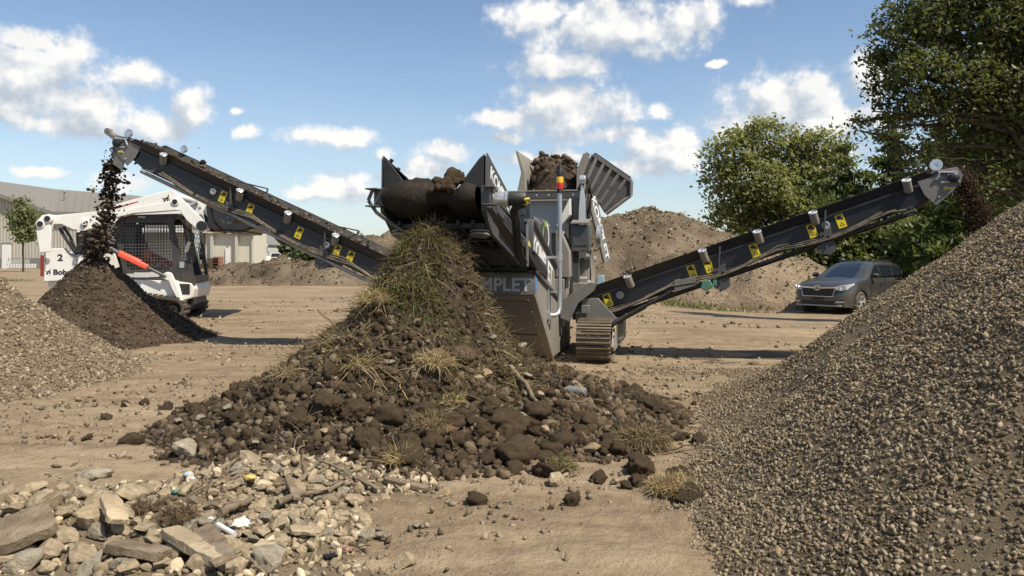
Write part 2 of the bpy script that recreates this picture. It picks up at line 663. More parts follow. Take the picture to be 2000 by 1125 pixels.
earth('stone_grey', [(0.21, 0.16, 0.10), (0.35, 0.275, 0.175), (0.45, 0.365, 0.24)], 3.0, 0.6, 14, fine=45, rough=0.92, big=1.7, bdist=0.03)
earth('stone_mixed', [(0.17, 0.128, 0.08), (0.31, 0.24, 0.15), (0.42, 0.332, 0.212), (0.60, 0.50, 0.345)], 4, 0.8, 20, island=0.7, fine=50, bdist=0.02)
earth('stone_pale', [(0.32, 0.255, 0.17), (0.52, 0.44, 0.31), (0.68, 0.60, 0.45)], 3.2, 0.9, 14, fine=45, rough=0.88, big=2.2, bdist=0.03)
earth('stone_ochre', [(0.21, 0.145, 0.08), (0.33, 0.24, 0.135), (0.44, 0.335, 0.205)], 2.5, 0.5, 18, fine=70, rough=0.9)
earth('mound_earth', [(0.085, 0.062, 0.039), (0.18, 0.136, 0.088), (0.28, 0.222, 0.148)], 1.1, 1.0, 9, big=0.25, fine=18, bdist=0.12)
earth('mound_sand', [(0.14, 0.105, 0.068), (0.25, 0.185, 0.118), (0.335, 0.262, 0.175)], 0.9, 1.0, 7, big=0.22, fine=14, bdist=0.12)
earth('bark', [(0.03, 0.024, 0.018), (0.07, 0.056, 0.04), (0.12, 0.098, 0.07)], 6, 1.0, 22)
earth('dead_wood', [(0.12, 0.088, 0.055), (0.23, 0.175, 0.115), (0.34, 0.272, 0.185)], 14, 0.9, 40, rough=0.88, big=3.0)
earth('dark_wood', [(0.055, 0.04, 0.025), (0.10, 0.075, 0.048), (0.16, 0.12, 0.08)], 10, 0.7, 50, rough=0.85)
earth('track_steel', [(0.10, 0.075, 0.052), (0.18, 0.142, 0.10), (0.27, 0.22, 0.16)], 6, 0.4, 50, rough=0.75)

paint('paint_grey', (0.15, 0.146, 0.135), 0.42, 0.55)
paint('paint_dusty', (0.215, 0.198, 0.165), 0.55, 0.9)
paint('paint_dark', (0.060, 0.062, 0.064), 0.42, 0.3)
paint('paint_navy', (0.010, 0.012, 0.017), 0.36, 0.06)
paint('paint_black', (0.012, 0.012, 0.013), 0.5, 0.12)
paint('rubber_black', (0.016, 0.015, 0.014), 0.7, 0.25, spec=0.3)
paint('rubber_dusty', (0.045, 0.039, 0.031), 0.8, 0.6, spec=0.2)
paint('belt_dusty', (0.013, 0.012, 0.010), 0.7, 0.13, spec=0.3)
earth('belt_mud', [(0.010, 0.009, 0.008), (0.017, 0.014, 0.011), (0.032, 0.025, 0.018), (0.10, 0.076, 0.05)], 3.2, 0.6, 16, fine=60, rough=0.75, bdist=0.02)
paint('white_paint', (0.80, 0.78, 0.71), 0.35, 0.42, scr=0.0)
paint('white_dusty', (0.72, 0.69, 0.6), 0.45, 0.6, scr=0.0)
paint('cab_black', (0.025, 0.026, 0.027), 0.45, 0.45)
paint('orange_red', (0.78, 0.10, 0.05), 0.45, 0.1, scr=0.1)
paint('steel_zinc', (0.52, 0.53, 0.53), 0.38, 0.15, metal=0.7)
paint('steel_bright', (0.70, 0.70, 0.68), 0.3, 0.08, metal=0.75)
paint('steel_sheet', (0.34, 0.34, 0.32), 0.5, 0.35, metal=0.3)
paint('decal_yellow', (0.72, 0.55, 0.02), 0.5, 0.12, scr=0.0)
plain('decal_black', (0.012, 0.012, 0.012), 0.5)
plain('letter_white', (0.72, 0.72, 0.70), 0.5)
plain('letter_grey', (0.55, 0.55, 0.53), 0.5)
plain('letter_black', (0.02, 0.02, 0.02), 0.5)
plain('logo_green', (0.30, 0.45, 0.06), 0.5)
plain('bag_green', (0.08, 0.20, 0.14), 0.5)
plain('tape_blue', (0.08, 0.24, 0.50), 0.5)
plain('amber', (0.75, 0.38, 0.01), 0.25)
plain('lamp_red', (0.45, 0.02, 0.015), 0.25)
plain('pvc_white', (0.62, 0.62, 0.60), 0.45)
plain('paper_white', (0.66, 0.63, 0.54), 0.8)
plain('film_yellow', (0.50, 0.37, 0.11), 0.6)
plain('can_blue', (0.35, 0.50, 0.56), 0.4)
plain('brick_red', (0.30, 0.13, 0.085), 0.9)
plain('hiviz', (0.65, 0.16, 0.04), 0.8)
leafmat('leaf_oak', [(0.05, 0.06, 0.022), (0.10, 0.115, 0.042), (0.175, 0.18, 0.075)], 0.4)
leafmat('leaf_cottonwood', [(0.15, 0.16, 0.068), (0.24, 0.242, 0.108), (0.33, 0.318, 0.155)], 0.5)
leafmat('leaf_pine', [(0.05, 0.07, 0.02), (0.11, 0.135, 0.038), (0.20, 0.21, 0.065)], 0.4)
leafmat('leaf_shrub', [(0.06, 0.078, 0.024), (0.14, 0.155, 0.048), (0.25, 0.24, 0.08)], 0.4)
leafmat('leaf_far', [(0.05, 0.068, 0.03), (0.085, 0.108, 0.05), (0.125, 0.15, 0.07)], 0.3)
leafmat('leaf_young', [(0.11, 0.13, 0.055), (0.18, 0.205, 0.09), (0.25, 0.27, 0.13)], 0.45)
leafmat('grass_green', [(0.06, 0.06, 0.017), (0.145, 0.15, 0.044), (0.26, 0.245, 0.09)], 0.3, 0.6)
leafmat('straw', [(0.14, 0.10, 0.05), (0.30, 0.23, 0.12), (0.50, 0.41, 0.24)], 0.25, 0.7)
leafmat('straw_olive', [(0.05, 0.038, 0.016), (0.12, 0.095, 0.042), (0.24, 0.19, 0.09)], 0.2, 0.7)
leafmat('straw_yellow', [(0.30, 0.21, 0.09), (0.46, 0.35, 0.16), (0.62, 0.50, 0.27)], 0.2, 0.7)
leafmat('root_fibre', [(0.05, 0.033, 0.018), (0.12, 0.08, 0.043), (0.22, 0.155, 0.09)], 0.1, 0.8)

# ------------------------------------------------------------------ ground
def sstep(a, b, x):
    t = np.clip((np.asarray(x, float) - a) / (b - a), 0, 1)
    return t * t * (3 - 2 * t)


def gz(x, y):
    """the yard: level, falling away gently to the far right, with worn bumps"""
    x, y = np.asarray(x, float), np.asarray(y, float)
    z = -0.56 * sstep(12, 25, y) * sstep(1.0, 8.5, x)
    z = z + 0.030 * fbm(x * 0.35, y * 0.5, 0, 3, 5) * sstep(2, 6, y)
    z = z + 0.020 * fbm(x * 0.8, y * 2.4, 0, 4, 8) * sstep(1, 4, y)
    return z


def bump_disp(xc, yc, rx, ry, h, x, y):
    q = ((x - xc) / rx) ** 2 + ((y - yc) / ry) ** 2
    return h * np.exp(-q * 1.6)


def axis(edges):
    a = []
    for lo, hi, st in edges:
        a.append(np.arange(lo, hi, st))
    return np.concatenate(a + [[edges[-1][1]]])


gy = axis([(-40, 0, 8), (0, 2.4, 0.3), (2.4, 9, 0.035), (9, 16, 0.10), (16, 40, 0.4), (40, 120, 4), (120, 600, 40), (600, 4000, 400)])
gx = axis([(-2500, -200, 230), (-200, -40, 8), (-40, -12, 0.8), (-12, -5, 0.12), (-5, 4.5, 0.04), (4.5, 14, 0.12), (14, 40, 0.8), (40, 200, 8), (200, 2500, 230)])
X, Y = np.meshgrid(gx, gy)
Z = gz(X, Y)
near = sstep(12, 5, Y) * sstep(9, 5, np.abs(X))
Z = Z + near * (0.013 * fbm(X * 5, Y * 5, 0, 5, 31, 0.66) + 0.012 * np.maximum(fbm(X * 2.2, Y * 2.2, 0, 3, 41), 0))
# tyre and track ruts running across the yard
for k, (yy, amp) in enumerate([(7.1, .010), (7.75, .012), (8.6, .010), (9.9, .012), (10.6, .014), (11.6, .02), (12.5, .02), (13.6, .025), (14.8, .025), (16.5, .03), (18.2, .03), (20, .03)]):
    yc = yy + 0.05 * X + 0.18 * fbm(X * 0.25, k, 0, 2, 60 + k)
    band = np.exp(-((Y - yc) / 0.17) ** 4)
    Z = Z - amp * band * (0.6 + 0.4 * fbm(X * 3, Y * 3, 0, 2, 70))
    Z = Z - 0.012 * band * (np.sin(X * 2 * np.pi / 0.19 + 2 * fbm(X * .7, Y, 0, 2, 71)) > 0.1) * sstep(-0.2, 0.3, fbm(X * 0.6, k * 3.0, 0, 2, 72))
ny, nx = X.shape
idx = np.arange(ny * nx).reshape(ny, nx)
fc = np.stack([idx[:-1, :-1], idx[:-1, 1:], idx[1:, 1:], idx[1:, :-1]], -1).reshape(-1, 4)

m, n = new_mat('yard_dirt')
tc = n.add('ShaderNodeTexCoord').outputs['Object']
lane = n.noise(n.vmath('MULTIPLY', tc, (0.14, 0.9, 1)), 1.6, 6, 0.68)
lane2 = n.noise(n.vmath('MULTIPLY', tc, (0.35, 2.2, 1)), 2.2, 6, 0.7)
pat = n.noise(tc, 0.55, 6, 0.62)
clu = n.noise(tc, 7.0, 7, 0.68)
grit = n.noise(tc, 85.0, 4, 0.65)
fac = n.math('ADD', n.math('ADD', n.math('MULTIPLY', lane, 0.62), n.math('MULTIPLY', lane2, 0.55)), n.math('ADD', n.math('MULTIPLY', pat, 0.40), n.math('MULTIPLY_ADD', clu, 0.55, -0.58)))
fac = n.math('ADD', fac, n.math('MULTIPLY_ADD', grit, 0.35, -0.175))
col = n.ramp(fac, [(0.18, (0.12, 0.087, 0.053)), (0.40, (0.23, 0.168, 0.103)), (0.60, (0.325, 0.245, 0.154)), (0.85, (0.42, 0.325, 0.212))])
sp = n.add('ShaderNodeTexVoronoi', {'Vector': tc, 'Scale': 34.0})
spm = n.math('MULTIPLY', n.mapr(sp.outputs['Distance'], 0.10, 0.22, 1.0, 0.0), n.mapr(n.noise(tc, 3.0, 3, 0.6), 0.46, 0.62))
col = n.mix(n.math('MULTIPLY', spm, 0.6), col, (0.10, 0.075, 0.05))
h = n.math('ADD', n.math('MULTIPLY', clu, 1.0), n.math('ADD', n.math('MULTIPLY', grit, 0.35), n.math('MULTIPLY', n.noise(tc, 28.0, 5, 0.65), 0.6)))
bp = n.add('ShaderNodeBump', {'Height': h, 'Strength': 0.75, 'Distance': 0.035})
bs = n.add('ShaderNodeBsdfPrincipled', {'Base Color': col, 'Roughness': 0.95, 'Normal': bp.outputs[0]})
bs.inputs['Specular IOR Level'].default_value = 0.12
out(n, bs.outputs[0])
ground = link('ground', mesh_np('ground', np.stack([X, Y, Z], -1).reshape(-1, 3), fc, True), MAT['yard_dirt'])
prop(ground, 'dry tan dirt yard with tyre ruts', None, None, 'structure')

# --- far grass field behind the yard (thin sheet over the dirt)
m, n = new_mat('field_grass')
tc = n.add('ShaderNodeTexCoord').outputs['Object']
col = n.ramp(n.noise(tc, 0.25, 6, 0.65), [(0.3, (0.05, 0.07, 0.02)), (0.55, (0.11, 0.12, 0.04)), (0.75, (0.17, 0.15, 0.07))])
bs = n.add('ShaderNodeBsdfPrincipled', {'Base Color': col, 'Roughness': 0.95})
out(n, bs.outputs[0])
fx = np.linspace(-400, 400, 60)
fy = np.concatenate([np.linspace(84, 200, 20), np.linspace(210, 1500, 20)])
FX, FY = np.meshgrid(fx, fy)
FZ = gz(FX, FY) + 0.05 + 0.03 * sstep(84, 100, FY)
ii = np.arange(FX.size).reshape(FX.shape)
ff = np.stack([ii[:-1, :-1], ii[:-1, 1:], ii[1:, 1:], ii[1:, :-1]], -1).reshape(-1, 4)
prop(link('grass_field', mesh_np('grass_field', np.stack([FX, FY, FZ], -1).reshape(-1, 3), ff, True), MAT['field_grass']), 'green field behind the yard', None, None, 'structure')

# ------------------------------------------------------------------ heaps as surfaces h(x, y)
def prof(r, rs, hs):
    return np.interp(r, rs, hs)


HX, HY = -0.66, 6.5                               # central heap


def heap_h(x, y):
    x, y = np.asarray(x, float), np.asarray(y, float)
    dx, dy = x - HX, y - HY
    an = np.arctan2(dy, dx)
    r = np.hypot(dx, dy)
    k = 1 + 0.05 * np.sin(an * 3 + 2)
    r = r / k
    hr = prof(r, [0, .07, .22, .35, .43, .62, .86, 1.3, 1.7, 2.0, 2.3, 3], [1.58, 1.52, 1.36, 1.06, .89, .62, .34, .18, .09, .0, -.05, -.2])
    hl = prof(r, [0, .07, .27, .40, .55, .80, 1.08, 1.5, 1.85, 2.1, 2.4, 3], [1.58, 1.52, 1.38, 1.24, .98, .72, .49, .21, .07, .0, -.06, -.2])
    t = sstep(-0.8, 0.8, np.cos(an))
    h = hr * t + hl * (1 - t)
    h = h + (0.05 * fbm(x * 3, y * 3, 0, 3, 90) + 0.03 * fbm(x * 9, y * 9, 0, 3, 91)) * sstep(0.0, 0.25, h)
    return h


GX, GY = 6.55, 5.25                               # right gravel heap


def gravel_h(x, y):
    x, y = np.asarray(x, float), np.asarray(y, float)
    r = np.hypot(x - GX, y - GY)
    a = np.arctan2(y - GY, x - GX)
    r = r * (1 + 0.012 * np.sin(a * 5 + 1) + 0.010 * np.sin(a * 9))
    dl = np.degrees(np.angle(np.exp(1j * (a - math.pi))))
    R0 = 5.08 + 0.036 * np.clip(dl, 0, 26) + 0.02 * np.clip(dl - 14, 0, 12) + 0.006 * np.clip(dl, -50, 0)
    t = R0 - r
    h = 0.75 * 0.16 * (np.where(t > 3, t / 0.16, np.log1p(np.exp(np.clip(t / 0.16, -30, 30))))) - 0.03
    h = np.where(h > 2.9, 2.9 + 0.3 * np.tanh((h - 2.9) / 0.3), h)
    h = h + (0.045 * fbm(x * 1.1, y * 1.1, 0, 3, 95) + 0.018 * fbm(x * 4, y * 4, 0, 3, 96)) * sstep(-0.02, 0.3, h)
    return h


LX, LY = -6.75, 8.05                              # left tan gravel heap


def tan_h(x, y):
    x, y = np.asarray(x, float), np.asarray(y, float)
    r = np.hypot(x - LX, (y - LY) * 1.0)
    t = 2.50 - r
    h = 0.83 * 0.20 * np.log1p(np.exp(np.clip(t / 0.20, -30, 30))) - 0.05
    h = np.minimum(h, 1.75)
    h = h + (0.07 * fbm(x * 1.6, y * 1.6, 0, 3, 97) + 0.02 * fbm(x * 5, y * 5, 0, 3, 98)) * sstep(-0.02, 0.3, h)
    return h


DX, DY = -6.52, 12.0                              # dark soil heap


def dark_h(x, y):
    x, y = np.asarray(x, float), np.asarray(y, float)
    r = np.hypot(x - DX, y - DY)
    a = np.arctan2(y - DY, x - DX)
    r = r / (1 + 0.05 * np.sin(3 * a))
    h = prof(r, [0, .10, .26, .68, 1.10, 1.45, 1.72, 2.1, 2.4], [1.37, 1.30, 1.14, .73, .36, .12, .0, -.12, -.3])
    return h + (0.05 * fbm(x * 2.5, y * 2.5, 0, 3, 99) + 0.02 * fbm(x * 7, y * 7, 0, 3, 100)) * sstep(-0.02, 0.25, h)


def rubble_h(x, y):
    x, y = np.asarray(x, float), np.asarray(y, float)
    h = bump_disp(-1.30, 4.25, 0.75, 0.45, 0.20, x, y) + bump_disp(-1.9, 3.55, 1.1, 0.55, 0.20, x, y) + bump_disp(-1.0, 3.0, 0.6, 0.4, 0.10, x, y)
    return h - 0.03 + 0.025 * fbm(x * 4, y * 4, 0, 3, 102)


def top_z(x, y):
    """highest soil surface at a spot"""
    z = gz(x, y)
    for fn in (heap_h, gravel_h, tan_h, dark_h, rubble_h):
        z = np.maximum(z, fn(x, y))
    return z


def heap_obj(name, cx, cy, rmax, fn, mat, label, nr=90, na=240, rmin=0.0, sink=0.05, cat='heap'):
    rr = np.linspace(0, 1, nr) ** 1.0 * rmax
    aa = np.linspace(0, 2 * np.pi, na, endpoint=False)
    RR, AA = np.meshgrid(rr, aa)
    x, y = cx + RR * np.cos(AA), cy + RR * np.sin(AA)
    z = fn(x, y)
    z = np.maximum(z, gz(x, y) - 0.25)
    i = np.arange(na * nr).reshape(na, nr)
    j = np.roll(i, -1, 0)
    f = np.stack([i[:, :-1], i[:, 1:], j[:, 1:], j[:, :-1]], -1).reshape(-1, 4)
    o = link(name, mesh_np(name, np.stack([x, y, z], -1).reshape(-1, 3) - np.array([cx, cy, 0]), f, True), MAT[mat], None, (cx, cy, 0))
    return prop(o, label, cat)


heap = heap_obj('earth_heap', HX, HY, 3.0, heap_h, 'dark_soil', 'tall central heap of dark earth, roots and grass under the overhead discharge belt', 150, 300)
gravel = heap_obj('gravel_heap', GX, GY, 6.9, gravel_h, 'brown_gravel_base', 'huge brown gravel heap filling the right side in front of the parked car', 180, 320)
tanheap = heap_obj('gravel_heap', LX, LY, 3.5, tan_h, 'tan_gravel_base', 'pale tan gravel heap at the left edge in front of the dark soil heap', 90, 240)
darkheap = heap_obj('soil_heap', DX, DY, 2.3, dark_h, 'dark_soil', 'conical heap of fine dark soil in front of the white loader', 80, 220)
rubheap = heap_obj('rubble_bed', -1.55, 3.7, 1.75, rubble_h, 'tan_gravel_base', 'low bed of dirt and rubble under the stones at the front left', 70, 160, cat='rubble')

# loose grains lying on the heaps: uncountable, one part per heap
peb = [(v * np.array([1.0, 0.85, 0.7]), f) for v, f in [rock_verts(1, s, 7, 0.0, 0.25) for s in range(20, 28)]]
crumb = [clod_verts(1, s, 0.5, 0.3) for s in range(40, 47)]


def grains(name, fn, parent, mat, n, region, keep, smin, smax, variants, r, sink=0.25, gamma=2.2, minz=-0.01):
    x = r.uniform(region[0], region[1], n)
    y = r.uniform(region[2], region[3], n)
    k = keep(x, y) > r.random(n)
    x, y = x[k], y[k]
    h, g = fn(x, y), gz(x, y)
    ok = h > g + minz
    x, y, h = x[ok], y[ok], h[ok]
    s = smin + (smax - smin) * r.random(len(x)) ** gamma
    pts = np.stack([x, y, h + s * (0.5 - sink)], -1) - np.array(parent.location)
    if isinstance(variants, tuple):                     # (big pieces, small pieces, size where they part)
        bigv, smallv, cut = variants
        k = s > cut
        o = link(name, scatter_mesh(name, pts[k], s[k], bigv, r), MAT[mat], parent)
        o['kind'] = 'stuff'
        o = link('fine_' + name, scatter_mesh('fine_' + name, pts[~k], s[~k], smallv, r), MAT[mat], parent)
        o['kind'] = 'stuff'
        return o
    o = link(name, scatter_mesh(name, pts, s, variants, r), MAT[mat], parent)
    o['kind'] = 'stuff'
    return o


tiny = [chip_verts(k) for k in range(14)]
r1 = np.random.default_rng(101)
chips_ = [(v * np.array([1.35, .9, .65]), f) for v, f in [rock_verts(1, s, 12, 0.0, 0.3) for s in range(120, 132)]]


def keep_gravel(x, y):
    # the flank that shows from the yard, thinner with distance; bare slides of finer soil run down the slope
    d = np.hypot(x, y)
    a = np.arctan2(y - GY, x - GX)
    facing = np.where(np.cos(a - math.atan2(-4.2, -6.4)) > -0.25, 1, 0)
    rr = np.hypot(x - GX, y - GY)
    slide = fbm(a * 7 + 0.6, rr * 0.45, 0, 3, 201)
    bare = sstep(0.36, 0.62, slide)
    edge = sstep(6.9, 5.6, rr)
    return facing * np.clip(4.6 / d, 0, 1) ** 1.3 * (1 - 0.72 * bare) * (0.10 + 0.90 * edge)


grains('pebbles', gravel_h, gravel, 'brown_gravel', 250000, (0.3, 6.8, 1.9, 9.4), keep_gravel, 0.0050, 0.0160, (chips_, tiny, .0125), r1, 0.3, 1.8, minz=-0.05)
grains('pebbles', tan_h, tanheap, 'tan_gravel', 38000, (-7.2, -3.6, 5.4, 10.2), lambda x, y: np.clip(7.4 / np.hypot(x, y), 0, 1), 0.008, 0.030, (chips_, tiny, .021), r1, 0.3, 2.4, minz=-0.06)
grains('crumbs', dark_h, darkheap, 'dark_crumbs', 24000, (-8.6, -4.4, 10.0, 13.2), lambda x, y: np.ones_like(x), 0.006, 0.025, (crumb, tiny, .019), r1, 0.3, 3.0, minz=-0.02)
grains('crumbs', heap_h, heap, 'dark_crumbs', 26000, (-3.3, 2.0, 4.0, 7.6), lambda x, y: np.ones_like(x), 0.007, 0.03, (crumb, tiny, .018), r1, 0.3, 2.6, minz=-0.03)
_rs = [(v * np.array([1.25, .8, .5]), f) for v, f in [rock_verts(2, s, 12, 0.02, 0.08) for s in range(60, 74)]]
grains('small_stones', rubble_h, rubheap, 'stone_mixed', 3200, (-3.3, 0.1, 2.6, 5.0), lambda x, y: np.ones_like(x), 0.010, 0.040, _rs, r1, 0.2, 2.2, minz=0.0)
grains('chips', rubble_h, rubheap, 'tan_gravel', 6000, (-3.3, 0.2, 2.6, 5.0), lambda x, y: np.ones_like(x), 0.006, 0.025, tiny, r1, 0.3, 2.2, minz=-0.01)

# loose grit strewn over the yard near the camera
gn = 34000
x = r1.uniform(-7, 5, gn)
y = 2.3 + 9.0 * r1.random(gn) ** 1.5
kk = (fbm(x * 0.9, y * 0.9, 0, 3, 210) + 0.25 > r1.uniform(-0.3, 0.9, gn))
x, y = x[kk], y[kk]
kk = (top_z(x, y) < gz(x, y) + 0.02)
x, y = x[kk], y[kk]
s = 0.004 + 0.022 * r1.random(len(x)) ** 5
grit_o = link('loose_grit', scatter_mesh('loose_grit', np.stack([x, y, gz(x, y) + s * 0.25 + 0.004], -1), s, tiny, r1), MAT['tan_gravel'])
prop(grit_o, 'small grit and crumbs strewn over the dirt yard', 'grit', None, 'stuff')

gn = 9000
x = r1.uniform(-10, 9, gn)
y = r1.uniform(8.5, 24, gn)
kk = (fbm(x * 0.5, y * 1.2, 0, 3, 215) > r1.uniform(-0.2, 0.9, gn)) & (top_z(x, y) < gz(x, y) + 0.02)
x, y = x[kk], y[kk]
s = 0.010 + 0.05 * r1.random(len(x)) ** 4
far_c = link('loose_crumbs', scatter_mesh('loose_crumbs', np.stack([x, y, gz(x, y) + s * 0.15], -1), s, tiny, r1), MAT['brown_gravel'])
prop(far_c, 'small crumbs of dirt along the ruts of the yard', 'crumbs', None, 'stuff')

# ------------------------------------------------------------------ mounds and hill behind
def mound(name, label, cx, cy, rx, ry, h, mat, seed, rot=0.0, peak=1.0, lumps=0.25, cat='mound', res=(84, 170), fine=0.06):
    nr, na = res
    rr = np.linspace(0, 1.12, nr)
    aa = np.linspace(0, 2 * np.pi, na, endpoint=False)
    RR, AA = np.meshgrid(rr, aa)
    u, v = RR * rx * np.cos(AA), RR * ry * np.sin(AA)
    x = cx + u * math.cos(rot) - v * math.sin(rot)
    y = cy + u * math.sin(rot) + v * math.cos(rot)
    wob = 0.12 * np.sin(2 * AA + seed) + 0.08 * np.sin(5 * AA + seed * 2)
    q = np.clip(1 - (RR * (1 + wob)) ** 1.25, -0.2, 1)
    sc = 2.2 / max(h, 1.2)
    z = h * q ** 1.0 if peak == 1.0 else h * np.sign(q) * np.abs(q) ** peak
    z = z + h * lumps * fbm(x * 0.45 * sc, y * 0.45 * sc, 0, 5, seed, 0.55) * sstep(0.0, 0.35, q)
    z = z + fine * fbm(x * 2.2, y * 2.2, 0, 4, seed + 5, 0.6) * sstep(0, 0.1, q)
    z = z + gz(x, y)
    i = np.arange(na * nr).reshape(na, nr)
    j = np.roll(i, -1, 0)
    f = np.stack([i[:, :-1], i[:, 1:], j[:, 1:], j[:, :-1]], -1).reshape(-1, 4)
    base = np.array([cx, cy, 0])
    o = link(name, mesh_np(name, np.stack([x, y, z], -1).reshape(-1, 3) - base, f, True), MAT[mat], None, (cx, cy, 0))
    prop(o, label, cat)
    return o, np.stack([x, y, z], -1).reshape(-1, 3), base


def mound_litter(o, pts, base, n, mat, smax, lab, r):
    ok = pts[pts[:, 2] > gz(pts[:, 0], pts[:, 1]) + 0.1]
    p = ok[r.integers(0, len(ok), n)] + r.normal(size=(n, 3)) * np.array([0.12, 0.12, 0.0])
    s = 0.02 + smax * r.random(n) ** 3
    c = link(lab, scatter_mesh(lab, p - base, s, tiny, r), MAT[mat], o)
    c['kind'] = 'stuff'


hill, hp, hb = mound('earth_mound', 'large brown earth mound behind the right conveyor, peaked at its left', 6.0, 33.5, 7.6, 6.5, 3.75, 'mound_earth', 301, 0.05, 0.85, 0.13, fine=0.09)
mound_litter(hill, hp, hb, 6000, 'tan_gravel', 0.06, 'loose_clods', r1)
sand, sp_, sb = mound('earth_mound', 'lower sandy brown mound just left of the parked car', 8.4, 28.8, 3.6, 2.6, 2.3, 'mound_sand', 307, -0.1, 0.8, 0.12, fine=0.07)
mound_litter(sand, sp_, sb, 2500, 'tan_gravel', 0.05, 'loose_clods', r1)
low, lp, lb = mound('earth_mound', 'long low brown earth bank beyond the yard behind the left conveyor', -8.6, 36.0, 8.6, 3.0, 1.2, 'mound_earth', 313, 0.0, 0.8, 0.22, fine=0.12)
mound_litter(low, lp, lb, 5000, 'clod_brown', 0.05, 'loose_clods', r1)
mid, mp_, mb_ = mound('earth_mound', 'brown earth bank behind the screening machine body', -2.2, 40.0, 9.0, 3.5, 2.6, 'mound_earth', 317, 0.0, 0.8, 0.2, fine=0.12)
mound_litter(mid, mp_, mb_, 3500, 'clod_brown', 0.05, 'loose_clods', r1)

# grass growing along the foot of the mounds and dry weeds at the building
def weeds(name, label, spots, mat, seed, length=(0.12, 0.4), spread=0.5, per=70):
    r = np.random.default_rng(seed)
    b = []
    for (px, py, d) in spots:
        p = P(px, py, d)
        q = np.stack([p.x + r.normal(size=per) * spread, p.y + r.normal(size=per) * spread * 0.6], -1)
        b.append(q)
    b = np.concatenate(b)
    base = np.stack([b[:, 0], b[:, 1], gz(b[:, 0], b[:, 1]) - 0.02], -1)
    dr = r.normal(size=(len(b), 3)) * 0.45 + np.array([0, 0, 1])
    o = link(name, blades(name, base, dr, r.uniform(*length, len(b)), r.uniform(0.015, 0.04, len(b)), r), MAT[mat])
    prop(o, label, 'weeds', None, 'stuff')


weeds('weeds', 'green weeds along the foot of the earth mounds', [(1340, 585, 25), (1370, 583, 25), (1400, 585, 25), (1465, 588, 25), (1300, 580, 26), (20, 548, 40), (35, 545, 40), (1380, 582, 25.4), (1325, 582, 25)], 'leaf_shrub', 401)

# ------------------------------------------------------------------ farm building far left
m, n = new_mat('siding')
tc = n.add('ShaderNodeTexCoord').outputs['Object']
c = n.mix(n.mapr(n.noise(n.vmath('MULTIPLY', tc, (1, 1, 0.15)), 1.5, 4, 0.6), 0.3, 0.7), (0.40, 0.375, 0.31), (0.46, 0.43, 0.355))
bs = n.add('ShaderNodeBsdfPrincipled', {'Base Color': c, 'Roughness': 0.6})
out(n, bs.outputs[0])
plain('siding_beige', (0.55, 0.51, 0.40), 0.6)
plain('roof_tan', (0.21, 0.188, 0.15), 0.6)
plain('trim_white', (0.72, 0.71, 0.67), 0.5)
plain('base_grey', (0.20, 0.19, 0.17), 0.7)
plain('dark_interior', (0.06, 0.055, 0.05), 0.9)

BY = 80.0
hall = thing('metal_hall', 'long tan metal farm hall with a broad pitched roof behind the loader', 'building', (-45, BY, 0))


def hx(px, d=BY):
    return (px - 1000) * d / F + 45


def hz(py, d=BY):
    return CAM_H - (py - 500) * d / F


# ribbed siding: raised ribs on a wall that follows the slanting eave
def eave(px):
    return np.interp(px, [-260, 0, 108, 420], [330, 379, 416, 419])


mb = MB()
xs = np.arange(-260, 262, 4.0)
tops = [hz(eave(q)) for q in xs]
pts = [(hx(q), 0, t) for q, t in zip(xs, tops)]
mb.prism([(hx(-260), 0, -0.1), (hx(258), 0, -0.1)] + [p for p in reversed(pts)], (0, 0.25, 0))
mb.build('wall', MAT['siding'], hall, smooth=False)
mb = MB()
for q in np.arange(-258, 258, 6.2):
    t = hz(eave(q)) - 0.05
    mb.box((hx(q), -0.035, (t + 1.1) / 2), (0.11, 0.07, t - 1.1))
mb.build('siding_ribs', MAT['siding'], hall, smooth=False)
mb = MB()
mb.span((hx(60), -0.07, -0.1), (hx(256), -0.003, 1.06))
mb.span((hx(-260), -0.07, -0.1), (hx(12), -0.003, 1.06))
mb.build('base_panel', MAT['base_grey'], hall, smooth=False)
# roof: slopes back from the eave to a ridge far behind
ridge_d = 98.0
rx = [-260, 0, 110, 260, 420]
ridge_py = [345, 357, 372, 384, 402]
mb = MB()
for a in range(len(rx) - 1):
    e0, e1 = rx[a], rx[a + 1]
    p0 = Vector((hx(e0), -0.6, hz(eave(e0)) - 0.05)); p1 = Vector((hx(e1), -0.6, hz(eave(e1)) - 0.05))
    q0 = Vector((hx(e0, ridge_d), ridge_d - BY, hz(ridge_py[a], ridge_d))); q1 = Vector((hx(e1, ridge_d), ridge_d - BY, hz(ridge_py[a + 1], ridge_d)))
    mb.prism([p0, p1, q1, q0], (0, 0, 0.16))
roof = mb.build('roof', MAT['roof_tan'], hall, smooth=False)
mb = MB()
for q in np.arange(-255, 418, 15):
    a = Vector((hx(q), -0.6, hz(eave(q)) + 0.12))
    rp = np.interp(q, rx, ridge_py)
    b = Vector((hx(q, ridge_d), ridge_d - BY, hz(rp, ridge_d) + 0.17))
    mb.beam(a, b, 0.08, 0.08)
mb.build('roof_seams', MAT['roof_tan'], roof, smooth=False)
mb = MB()
for a in range(len(rx) - 1):
    e0, e1 = rx[a], rx[a + 1]
    mb.beam((hx(e0), -0.66, hz(eave(e0)) - 0.12), (hx(e1), -0.66, hz(eave(e1)) - 0.12), 0.08, 0.3)
mb.build('eave_trim', MAT['base_grey'], roof, smooth=False)
vp = P(126, 392, 88)
mb = MB()
mb.cyl((vp.x + 45, 88 - BY, vp.z - 1.2), (vp.x + 45, 88 - BY, vp.z + 1.0), 0.10, 10)
mb.cyl((vp.x + 45, 88 - BY, vp.z + 1.0), (vp.x + 45, 88 - BY, vp.z + 1.25), 0.2, 10, 0.05)
